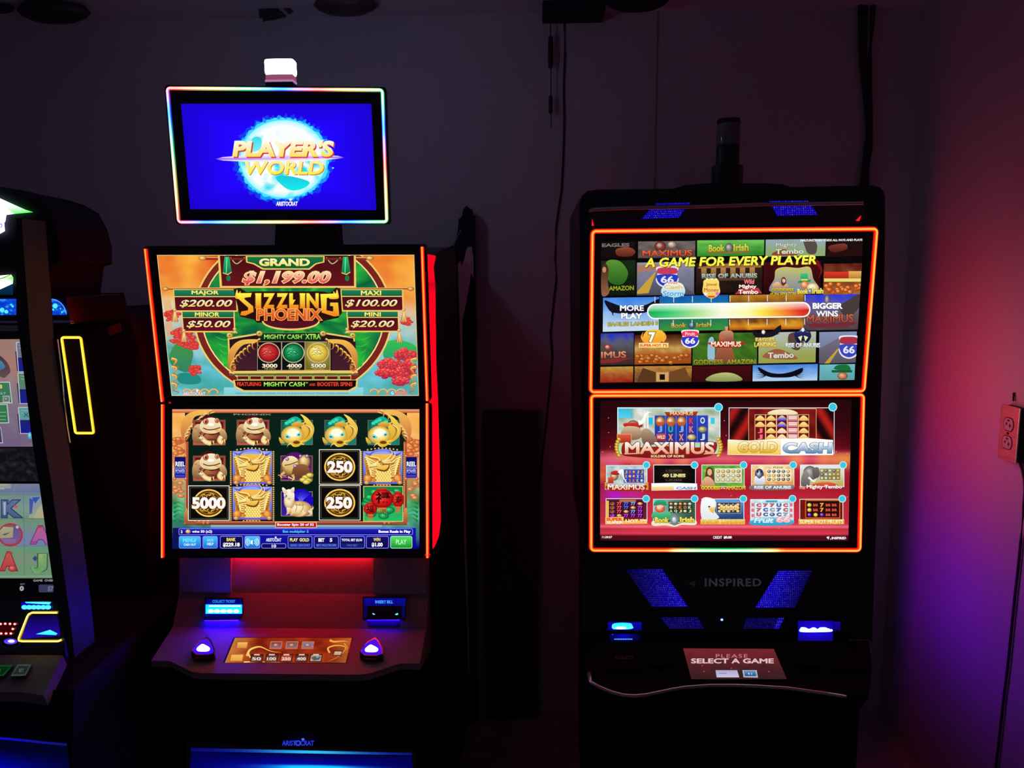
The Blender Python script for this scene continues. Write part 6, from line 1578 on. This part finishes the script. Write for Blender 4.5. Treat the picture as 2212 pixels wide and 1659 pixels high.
slab(CP, [(139, 735), (170, 735), (197, 930), (169, 930)], 0.0, 0.0015).build('flank_panel', 'brown_shade', cab)
slab(CP, [(231, 708), (259, 697), (262, 715), (236, 726)], 0.0, 0.0012).build('flank_sticker', 'sticker', cab)
# front wing beside the screens
WY = 1.50
wing = yslab([(36, 472), (46, 472), (55, 586), (60, 650), (66, 740), (85, 880), (112, 1048), (132, 1190), (150, 1319), (162, 1420), (150, 1420), (131, 1340), (113, 1245), (85, 1043), (72, 966), (43, 734), (36, 680)], WY, 1.575, 'side_wing', 'wing_black', bevel=0.003)
WP = Plane((-1.0, 1.578, 1.2), 0, 0)
slab(WP, [(121, 733), (123.5, 733), (134, 815), (137, 860), (145, 925), (150.5, 957), (149, 958), (143, 925), (135, 862), (131, 815)], -0.002, 0.002).build('wing_trim', 'chrome', wing)
# topper: dark hood, bright signs, blue strip
hood = yslab([(-60, 395), (25, 414), (62, 425), (98, 446), (120, 486), (131, 530), (131, 566), (112, 572), (104, 645), (110, 676), (-60, 676)], 1.74, 1.95, 'topper_hood', 'matte_black', bevel=0.004)
HP = Plane((-1.2, 1.735, 1.6), 0, 0)
FA = (4.364, 0, 380)
A = Art(HP, FA, w=0.002); A.k = 3.0
A.poly([(-200, 130), (0, 212), (235, 318), (312, 342), (150, 356), (60, 368), (50, 430), (40, 440), (46, 520), (0, 545), (-200, 560)], [(255, 255, 250), (250, 255, 250), (120, 255, 120), (20, 190, 40), (60, 230, 70), (240, 235, 255), (235, 225, 255), (235, 220, 255), (240, 215, 255), (245, 235, 255), (255, 255, 255)])
A.curve([(-20, 470), (10, 452), (18, 470), (5, 490)], 8, (60, 20, 150))
A.build('sign_light', hood, 'light_emitter')
A = Art(HP, FA, w=0.002); A.k = 2.2
A.poly([(-200, 960), (0, 940), (104, 930), (126, 960), (120, 1016), (0, 1070), (-200, 1130)], [(255, 255, 245), (255, 255, 245), (230, 250, 200), (60, 200, 20), (190, 255, 190), (250, 255, 225), (255, 255, 245)])
A.line([(-100, 990), (20, 965), (100, 932)], 8, (70, 80, 70))
A.build('sign_light', hood, 'light_emitter')
A = Art(HP, FA, w=0.001); A.poly([(-200, 1130), (0, 1070), (120, 1018), (124, 1150), (-200, 1150)], ((10, 50, 90), (6, 30, 40))); A.build('sign_reflector', hood)
SP = Plane((-1.2, 1.70, 1.5), 0, 0)
strip = yslab([(-60, 640), (140, 640), (152, 684), (150, 700), (-60, 700)], 1.705, 1.95, 'topper_strip', 'gloss_black', bevel=0.003)
A = Art(SP, FA, w=0.0)
def bg_bl(s, t):
    n = fbm(s * 16, t * 5)
    return mixc(mixc((6, 40, 190), (10, 90, 235), .5 + n), (70, 230, 250), max(0, (fbm(s * 22 + 7, t * 6 + 3) - .12) * 3.4))
A.clip = [(-300, 1160), (490, 1158), (530, 1166), (570, 1190), (600, 1222), (622, 1262), (632, 1310), (-300, 1312)]
A.field([(-300, 1158), (640, 1158), (640, 1312), (-300, 1312)], 90, 14, bg_bl)
A.curve([(480, 1160), (550, 1180), (600, 1230), (626, 1300)], 10, (90, 170, 255))
for x, y, r_ in ((20, 1264, 22), (60, 1280, 18), (120, 1230, 10), (105, 1215, 9), (520, 1225, 24), (500, 1260, 10), (570, 1250, 7), (585, 1285, 9)): A.ell(x, y, r_, r_, (90, 240, 250))
A.build('strip_picture', strip)
slab(SP, [(-60, 693), (37, 693), (38, 698), (-60, 698)], -0.01, 0.004).build('strip_trim', 'chrome', strip)
slab(SP, [(114, 692), (150, 692), (153, 697), (116, 698)], -0.01, 0.004).build('strip_trim', 'chrome', strip)
# screens
FB = (4.877, 0, 720); FC = (5.532, 0, 1030)
V1 = Plane((-1.25, 1.60, 1.4), 0, math.radians(4)); V2 = Plane((-1.25, 1.585, 1.15), 0, math.radians(6))
s1 = slab(V1, [(-260, 715), (60, 715), (96, 1045), (-260, 1045)], -0.05, 0.0).build('upper_display', 'gloss_black', MA)
A = Art(V1, FB)
A.field([(-400, 65), (210, 62), (362, 1194), (-400, 1196)], 24, 24, lambda s, t: mixc(ramp([(0, (150, 118, 112)), (.25, (168, 118, 112)), (.5, (130, 116, 126)), (1, (112, 92, 124))], t), (150, 150, 140), .5 * fbm(s * 6, t * 6)))
A.blob([(-60, 230), (0, 236), (70, 300), (105, 370), (108, 410), (80, 440), (40, 470), (-20, 440), (-60, 400)], ((70, 50, 60), (96, 76, 76))); A.blob([(-40, 290), (10, 290), (50, 340), (40, 372), (-10, 390), (-50, 370)], ((80, 130, 160), (60, 110, 150)))
for (x0, ya, yb, yc, yd, c) in ((168, 96, 250, 250, 400, (110, 110, 140)), (185, 420, 585, 585, 735, (80, 130, 100)), (190, 780, 910, 910, 1050, (90, 150, 150))):
    A.poly([(x0 + 6, ya), (x0 + 150, ya), (x0 + 170, yb), (x0 + 20, yb)], c); A.poly([(x0 + 12, yb + 4), (x0 + 180, yb + 4), (x0 + 200, yd), (x0 + 24, yd)], ((30, 34, 110), (24, 28, 140)))
    A.line([(x0 + 4, ya), (x0 + 26, yd + 6), (x0 + 190, yd + 4)], 9, (190, 195, 205)); A.line([(x0 + 4, ya), (x0 + 150, ya)], 8, (190, 195, 205))
    A.poly([(x0 - 8, yb - 60), (x0 + 4, yb - 60), (x0 + 22, yd), (x0 + 12, yd)], (40, 36, 80))
    A.line([(x0 + 30, ya + 30), (x0 + 120, ya + 36)], 7, (150, 170, 180)); A.line([(x0 + 34, ya + 60), (x0 + 120, ya + 66)], 7, (150, 170, 180))
A.text('X', 245, 836, 305, 880, (50, 100, 110), .05); A.ball(316, 1080, 26, 40, ((150, 220, 240), (90, 180, 205), (60, 130, 160)))
A.poly([(-400, 512), (104, 510), (132, 738), (-400, 742)], (180, 196, 190)); A.poly([(-400, 522), (96, 520), (120, 728), (-400, 732)], ((56, 120, 90), (60, 110, 84)))
A.text('B', 2, 540, 24, 582, (226, 200, 110), .05); A.text('MULT', -50, 622, 62, 644, (140, 190, 170), .02); A.rect(34, 662, 98, 724, (120, 140, 140), (190, 200, 200), 4); A.ball(66, 694, 22, 20, ((190, 190, 190), (120, 130, 120), (60, 70, 60)))
A.poly([(-400, 748), (80, 746), (98, 948), (-400, 954)], (180, 196, 190)); A.poly([(-400, 756), (70, 754), (86, 938), (-400, 944)], ((54, 120, 76), (50, 110, 70)))
for y in (832, 872, 910): A.line([(-80, y), (64, y)], 9, (120, 170, 140))
A.poly([(-400, 980), (0, 978), (16, 1010), (34, 1160), (-400, 1166)], (170, 165, 190)); A.poly([(-400, 990), (-4, 988), (8, 1014), (22, 1148), (-400, 1154)], ((80, 70, 100), (60, 56, 84)))
A.build('screen_picture', s1)
# rock carving band between the screens
A = Art(V1, FB, w=0.0010)
A.clip = [(-400, 1206), (366, 1204), (410, 1560), (-400, 1562)]
A.field([(-400, 1204), (420, 1204), (420, 1562), (-400, 1562)], 40, 24, lambda s, t: mixc((18, 14, 24), (66, 64, 58), max(0, .1 + 1.4 * fbm(s * 11, t * 7)) * (1 - abs(t - .5))))
A.build('belly_art', s1)
s2 = slab(V2, [(-260, 1035), (92, 1035), (140, 1300), (-260, 1300)], -0.05, 0.0).build('lower_display', 'gloss_black', MA)
A = Art(V2, FC)
A.clip = [(-500, 66), (472, 66), (628, 1212), (-500, 1212)]
def bg_ks(s, t):
    c = ramp([(0, (112, 124, 150)), (.12, (100, 108, 156)), (.125, (108, 134, 136)), (.28, (120, 150, 140)), (.38, (100, 140, 112)), (.45, (110, 140, 128)), (.55, (112, 128, 160)), (.66, (110, 124, 168)), (.68, (90, 150, 110)), (.8, (118, 140, 116)), (1, (100, 146, 106))], t)
    if s < .62: c = mixc(c, (116, 150, 112), .55 if .38 < t < .7 else .1)
    return mixc(c, (150, 150, 150), .35 * fbm(s * 9, t * 9))
A.field([(-500, 66), (640, 66), (640, 1212), (-500, 1212)], 40, 40, bg_ks)
for y in (210, 502, 826): A.line([(-500, y), (640, y)], 6, (96, 116, 110))
A.line([(282, 210), (292, 1200)], 5, (90, 110, 100)); A.rect(0, 74, 130, 140, (140, 150, 150)); A.text('PAYS', 0, 84, 90, 106, (176, 180, 150), .02); A.text('LINES', 0, 130, 50, 150, (190, 190, 140), .02)
A.text('K', 22, 280, 254, 484, ((96, 110, 150), (70, 90, 130)), .07, 0, (40, 54, 90), .05); A.poly([(40, 300), (70, 296), (66, 460), (44, 464)], (150, 170, 190)); A.poly([(168, 336), (222, 344), (186, 386)], (200, 80, 90)); A.rect(18, 456, 96, 478, (60, 78, 120)); A.rect(40, 276, 108, 296, (60, 78, 120))
A.poly([(340, 236), (490, 230), (530, 494), (346, 492)], ((120, 140, 170), (150, 160, 130))); A.poly([(350, 250), (400, 280), (382, 440), (350, 450)], ((50, 80, 160), (90, 90, 150))); A.poly([(440, 400), (500, 320), (526, 494), (400, 492)], (170, 166, 130)); A.poly([(380, 246), (480, 240), (420, 320)], (50, 80, 160))
A.ring(125, 694, 134, 126, 30, (160, 54, 76)); A.ell(125, 694, 118, 110, (110, 90, 130)); A.poly([(0, 640), (40, 596), (160, 604), (152, 726), (0, 736)], ((170, 160, 120), (150, 150, 130))); A.poly([(160, 596), (228, 580), (236, 650), (210, 760), (160, 730)], ((90, 80, 120), (110, 90, 150))); A.ell(206, 600, 20, 18, (180, 176, 180)); A.poly([(20, 690), (130, 660), (60, 700)], (80, 80, 80)); A.poly([(10, 744), (190, 744), (180, 790), (60, 800)], (130, 100, 150))
A.text('A', 366, 588, 606, 800, ((190, 90, 120), (150, 90, 170)), .08, 0, (110, 60, 110), .04); A.rect(360, 770, 440, 790, (150, 60, 120)); A.rect(452, 586, 500, 610, (170, 60, 90))
A.text('A', 6, 900, 204, 1118, ((200, 84, 76), (170, 60, 66)), .09, 0, (120, 40, 44), .04); A.ball(150, 1096, 54, 40, ((230, 130, 120), (190, 70, 76), (120, 40, 50))); A.rect(0, 1086, 72, 1108, (180, 60, 64)); A.rect(80, 896, 150, 918, (180, 60, 60))
A.text('J', 386, 920, 556, 1136, ((150, 170, 110), (90, 150, 96)), .09, 0, (60, 110, 70), .04); A.curve([(384, 1070), (400, 1120), (450, 1136), (510, 1100), (534, 1020), (530, 930)], 30, (110, 160, 110), False); A.poly([(388, 976), (420, 940), (452, 976), (420, 1012)], (60, 64, 120))
A.line([(-500, 1190), (640, 1186)], 8, (160, 160, 160))
A.build('screen_picture', s2)
A = Art(V2, FC, w=0.001)
A.text('GAME  OVER', 396, 1226, 640, 1252, (150, 150, 156), .03); A.text('0', 234, 1304, 284, 1364, (170, 170, 180), .07); A.text('BET', 242, 1274, 298, 1290, (110, 110, 120), .03)
A.rrect(462, 1288, 640, 1380, 14, (56, 58, 92)); A.text('57', 568, 1308, 642, 1368, (110, 112, 140), .05, .1)
A.build('score_readout', s2)
# console
G1 = plane3((-1.5, 1.545, 0.84), (-0.9, 1.545, 0.84), (-1.5, 1.58, 0.98))
slab(G1, [(-260, 1290), (132, 1290), (142, 1420), (-260, 1420)], -0.04, -0.0005).build('console_face', 'panel_gloss', MA)
FD = (4.264, 0, 1270)
A = Art(G1, FD, w=0.001)
A.rect(236, 80, 426, 112, ((4, 2, 190), (10, 6, 230))); A.rect(196, 112, 466, 200, ((4, 4, 150), (6, 8, 200)))
A.poly([(252, 262), (530, 250), (556, 440), (204, 470)], ((14, 6, 60), (34, 10, 170))); A.build('slot_sign', MA)
A = Art(G1, FD, w=0.002); A.k = 2.6
A.poly([(226, 120), (470, 130), (456, 152), (240, 140)], (50, 200, 255))
for k in range(6): A.ell(226 + k * 43, 178, 28, 20, (60, 215, 255))
A.build('slot_light', MA, 'light_emitter')
A = Art(G1, FD, w=0.002); A.k = 2.6
A.poly([(330, 426), (460, 386), (530, 420), (515, 434)], ((60, 190, 255), (30, 170, 255)))
A.build('slot_light', MA, 'light_emitter')
cpts = [G1.uv(x / FD[0] + FD[1], y / FD[0] + FD[2]) for x, y in ((534, 226), (300, 226), (272, 240), (258, 262), (180, 460), (182, 482), (210, 489), (540, 489), (572, 476))]
light_tube(G1, cpts, 0.0050, 0.004, const(((2.6, 2.1, 0.5), (2.2, 1.6, 0.25), (0.8, .5, .03))), w0=0.001).build('light_outline', 'light_emitter', MA)
A = Art(G1, FD, w=0.002)
A.poly([(-200, 318), (140, 318), (100, 440), (-200, 440)], ((40, 2, 6), (70, 4, 10)))
A.k = 3.5
for x, y in ((5, 332), (48, 330), (92, 331), (136, 333), (118, 378), (10, 420), (56, 420), (100, 420), (-40, 332), (-36, 420)): A.ell(x, y, 13, 11, (255, 90, 90)); A.ell(x, y, 6, 5, (255, 230, 190))
A.build('dot_lights', MA, 'light_emitter')
A = Art(G1, FD, w=0.003); A.k = 1.6
A.ell(96, 492, 60, 26, ((60, 30, 190), (100, 70, 255))); A.ell(104, 490, 32, 14, (220, 215, 255)); A.build('button_glow', MA, 'light_emitter')
A = Art(G1, FD, w=0.0026); A.ring(96, 510, 88, 44, 9, (130, 120, 150)); A.build('button_ring', MA, 'printed_mark')
G2 = plane3((-1.5, 1.36, 0.735), (-0.9, 1.36, 0.735), (-1.5, 1.53, 0.80))
gd = slab(G2, [(-260, 1412), (136, 1415.5), (94, 1502.5), (44, 1495), (-260, 1494)], -0.03, 0.0).build('console_deck', 'grey_deck', MA)
for pts, c in (([(-70, 705), (122, 708), (34, 815), (-140, 815)], (20, 90, 40)), ([(162, 700), (292, 703), (236, 812), (94, 815)], (70, 90, 84))):
    b = slab(G2, [(x / FD[0] + FD[1], y / FD[0] + FD[2]) for x, y in pts], -0.002, 0.008).build('deck_button', 'lens_clear', gd, bevel=0.002)
    A = Art(G2, FD, w=0.0084)
    cx = sum(p[0] for p in pts) / 4; cy = sum(p[1] for p in pts) / 4
    A.poly([(cx + (x - cx) * .96, cy + (y - cy) * .94) for x, y in pts], tuple(v * .75 for v in c)); A.poly([(cx + (x - cx) * .78, cy + (y - cy) * .68) for x, y in pts], tuple(v * .42 for v in c)); A.text('BET', cx - 24, cy - 14, cx + 26, cy + 18, c, .02, .2)
    A.build('button_print', b)
AB = Plane((-1.3, 1.46, 0.4), 0, 0)
yslab([(-260, 1500), (150, 1500), (152, 1900), (-260, 1900)], 1.47, 2.2, 'cabinet_base', 'matte_black', bevel=0.01)
A = Art(AB, FD, w=0.003)
A.field([(-500, 1330), (620, 1440), (650, 1800), (-500, 1800)], 30, 24, lambda s, t: mixc((2, 2, 34), (4, 4, 225), max(0, min(1, (t * 2.4 - .55) * (1.15 - s)))))  # blue glow painted in as a gradient
A.line([(-500, 1340), (0, 1384), (200, 1402), (400, 1424), (616, 1444)], 22, (10, 10, 230), False, False, (20, 20, 110))
A.build('belly_light', MA)

# ================================================================== things between and behind the machines
# tall board standing behind the middle machine, with pale raw edge
B0 = 2.585
pl = Plane((-0.24, B0, 1.0), 0, 0)
bd = thing('partition_board', 'tall narrow dark board with pale raw edge, standing behind the red-barred machine', 'board', (-0.235, 2.61, 0.0))
b_ = [pl.px(x, y) for x, y in ((977, 560), (990, 500), (992, 474), (998, 468), (1001, 452), (1008, 446), (1017, 452), (1021, 464), (1024.5, 466), (1025, 730), (1024, 900))]
bpts = b_ + [Vector((pl.px(1024, 1100).x, B0, 0.0)), Vector((-0.275, B0, 0.0)), Vector((-0.275, B0, 1.5))]
MB().prism(bpts, (0, 0.045, 0)).build('board', 'matte_black', bd, bevel=0.003)
ed = [(1019, 532), (1023, 560), (1023, 600), (1017.5, 590), (1018, 584), (1015, 610), (1008, 650), (999.5, 690), (999, 730), (1003, 900), (1008, 1200), (1012, 1330), (1014.5, 1455), (1013, 1455), (1009, 1330), (1004, 1200), (998, 900), (994.5, 730), (993, 683), (990.5, 620), (989.5, 572), (995, 563), (997.5, 578), (1005, 556), (1010, 535)]
ep = Plane(pl.px(1024, 600, 0.002), math.radians(48), 0)
slab(ep, ed, -0.003, 0.0).build('raw_edge', 'pale_board', bd)
MB().tube([pl.px(978, 534, 0.02), pl.px(996.5, 496, 0.02)], 0.0028, 8).build('brace_rod', 'chrome', bd)
# sheet put in for the shade on the wall between the machines
lb = MB().box((-0.19, 2.61, 0.0), (0.0, 2.655, hitY(1070, 890, 2.61).z)).top('shade_sheet', 'wall_shade', 'low dark sheet standing in for shade on the back wall, between the two full machines', 'board', (-0.095, 2.63, 0.0), bevel=0.003)
# low wall socket with three bright pins
ws = thing('wall_socket', 'small black socket with three glinting pins, low between the two full machines', 'socket', tuple(hitY(1133, 1450, 2.66)))
sp = Plane(hitY(1133, 1450, 2.66), 0, 0)
slab(sp, [(1118, 1432), (1150, 1432), (1150, 1470), (1118, 1470)], -0.01, 0.004).build('socket_plate', 'matte_black', ws, bevel=0.002)
for x, y in ((1135, 1446.5), (1133.5, 1450.5), (1132.5, 1455)):
    A = slab(sp, [(x - 3, y + 1), (x + 2.5, y - 1.6), (x + 3, y), (x - 2, y + 2)], 0.004, 0.008)
    A.build('pin', 'steel_plate', ws)
# hanging pull chain with two weights, loose cord, cable bundle
def wall_path(pxs, y):
    return [hitY(a, b, y) for a, b in pxs]
pc = thing('pull_cord', 'dark hanging pull cord with two long weights, left of the loose black wire', 'cord', tuple(hitY(1186, 20, 2.64)))
MB().tube(wall_path([(1183, 6), (1187, 22), (1189, 40), (1190, 160), (1190.5, 276)], 2.64), 0.0018, 6).build('cord', 'cord_black', pc)
for ya, yb, r_ in ((77, 150, 0.0085), (206, 247, 0.0065)):
    top = hitY(1189.5, ya, 2.64); bot = hitY(1190.2, yb, 2.64); h = top.z - bot.z
    MB().lathe((top.x, 2.64, bot.z), [(0.002, 0.0), (r_ * .9, h * .08), (r_, h * .2), (r_, h * .8), (r_ * .9, h * .95), (0.002, h)], 14).build('weight', 'cord_black', pc, smooth=True)
MB().tube(wall_path([(1206, 24), (1214, 27), (1219, 45), (1220, 120), (1217.5, 190), (1219, 260), (1217, 330), (1213, 410), (1201, 490), (1199, 560), (1202, 600), (1197, 640), (1189, 720), (1193, 770), (1186, 850), (1178, 930), (1168, 1010), (1164, 1060)], 2.665), 0.0032, 8).top('loose_wire', 'cord_black', 'thin loose black cord wandering down the back wall beside the orange-framed machine', 'wire', tuple(hitY(1206, 24, 2.665)))
cbm = MB()
for k, (dx, w) in enumerate(((0, .009), (11, .008), (-7, .007))):
    cbm.tube(wall_path([(1869 + dx * 1.6, 6), (1868 + dx * 1.4, 60), (1867 + dx, 130), (1872 + dx * .6, 200), (1876 + dx * .4, 260), (1874 + dx * .5, 320), (1866 + dx * .6, 400), (1864 + dx * .6, 450), (1864 + dx * .6, 700)], 2.655 - .002 * k), w, 8)
cbm.top('cable_bundle', 'cord_black', 'thick dark cable bundle running down the back wall behind the orange-framed machine', 'cables', tuple(hitY(1869, 6, 2.655)))
# ceiling pendants: dark domes near the back wall
def dome(cx, ybot, rpx, Y, m, label, squash=1.0):
    c = hitY(cx, ybot, Y); r = rpx / F_PX * Y
    t = thing('pendant_lamp', label, 'lamp', (c.x, Y, c.z), 'dark pendant lamps under the ceiling')
    h = CEIL - c.z
    MB().lathe((c.x, Y, c.z), [(r * .30, 0.0), (r * .62, h * .05), (r * .88, h * .28), (r, h * .55), (r * .9, h * .8), (r * .4, h * .95)], 28, 1, 0.55).build('lamp_shade', m, t, smooth=True)
    MB().lathe((c.x, Y, c.z + h * .9), [(r * .3, 0), (r * .3, h * .1 + .002)], 20).build('ceiling_cap', 'matte_black', t)
dome(118, 46, 75, 2.50, 'dark_shade', 'dark round pendant lamp at the ceiling, above the yellow-outlined machine')
dome(747, 30, 66, 2.50, 'brown_shade', 'dark brownish round pendant lamp at the ceiling, right of the draped cloth')
dome(1375, 21, 66, 2.50, 'matte_black', 'black round pendant lamp at the ceiling, right of the black ceiling box')
dome(-10, 26, 40, 2.50, 'matte_black', 'black pendant lamp at the top left corner, partly out of view')
cl = [hitY(x, y, 2.58) for x, y in ((556, -14), (676, -14), (672, 8), (655, 15), (640, 11), (618, 22), (604, 4), (600, 20), (608, 28), (590, 33), (563, 37), (559, 12))]
MB().prism(cl, (0, 0.03, 0)).top('draped_cloth', 'dark_shade', 'small dark cloth draped from the ceiling, left of the brownish pendant lamp', 'cloth', tuple((cl[0] + cl[1]) / 2), bevel=0.004)
x0, x1, z0 = hitY(1172, 10, 2.55).x, hitY(1308, 10, 2.55).x, hitY(1240, 24, 2.55).z
MB().box((x0, 2.55, z0), (x1, WALL_Y, CEIL)).top('ceiling_box', 'matte_black', 'black box fixed under the ceiling above the pull cord', 'box', ((x0 + x1) / 2, 2.61, CEIL), bevel=0.004)

# ================================================================== right wall: outlet and cord
def wx(x, y, d=0.0): return hitX(x, y, WALL_X - d)
OD = 0.022
o0 = wx(2185, 930)
ou = thing('electrical_outlet', 'steel duplex electrical outlet box mounted on the right wall', 'outlet', tuple(o0))
p_tl, p_tr, p_br, p_bl = [wx(x, y, OD) for x, y in ((2168.5, 871), (2207, 883), (2196, 1007), (2154.5, 983))]
ya, yb = (p_tl.y + p_bl.y) / 2, (p_tr.y + p_br.y) / 2
za, zb_ = (p_tl.z + p_tr.z) / 2, (p_bl.z + p_br.z) / 2
MB().box((WALL_X - OD, yb + 0.003, zb_ + 0.003), (WALL_X, ya - 0.003, za - 0.003)).build('outlet_box', 'matte_black', ou, bevel=0.002)
fpn = MB().box((WALL_X - OD - 0.004, yb, zb_), (WALL_X - OD, ya, za)).build('face_plate', 'steel_plate', ou, bevel=0.0025)
ym = (ya + yb) / 2; zm = (za + zb_) / 2; hh = za - zb_
xf = WALL_X - OD - 0.004
for s_ in (1, -1):
    zc_ = zm + s_ * hh * 0.165
    r_ = hh * 0.135
    P = []
    for k in range(28):
        a = 2 * math.pi * k / 28
        P.append((xf - 0.0015, ym + r_ * 1.0 * math.cos(a), zc_ + max(-r_ * .82, min(r_ * .82, r_ * math.sin(a)))))
    rc = MB().prism(P, (0.003, 0, 0)).build('receptacle', 'receptacle_ivory', fpn)
    mb = MB()
    rim = [(xf - 0.0012, p[1] + (p[1] - ym) * .10, p[2] + (p[2] - zc_) * .12) for p in P]
    MB().prism(rim, (0.0022, 0, 0)).build('receptacle_rim', 'cord_black', rc)
    for dy, dz, w, h in ((r_ * .38, r_ * .12, .0022, r_ * .34), (-r_ * .38, -r_ * .05, .0024, r_ * .42), (0, r_ * .62, .0040, r_ * .22)):
        mb.box((xf - 0.0022, ym + dy - w, zc_ + dz - h / 2 - r_ * .1), (xf - 0.001, ym + dy + w, zc_ + dz + h / 2 - r_ * .1))
    mb.build('slots', 'cord_black', rc)
sc = MB(); sc.prism([(xf - 0.002, ym + 0.0038 * math.cos(k * math.pi / 6), zm + 0.0038 * math.sin(k * math.pi / 6)) for k in range(12)], (0.003, 0, 0)); sc.build('plate_screw', 'cord_black', fpn)
nl = wx(2189, 862, 0.004); MB().tube([wx(2190, 848, 0.003), wx(2189, 866, 0.006)], 0.0025, 6).build('box_tab', 'cord_black', ou)
pw = [(2203, 1000), (2209, 1018), (2213, 1040), (2214, 1058), (2211, 1100), (2205, 1170), (2199, 1230), (2192, 1290), (2184, 1370), (2177, 1440), (2168, 1510), (2158, 1600), (2146, 1700), (2132, 1800)]
MB().tube([wx(x, y, 0.006) for x, y in pw], 0.0036, 8).top('power_cord', 'cord_black', 'dark power cord hanging down the right wall below the steel outlet', 'cord', tuple(wx(2211, 1075)))
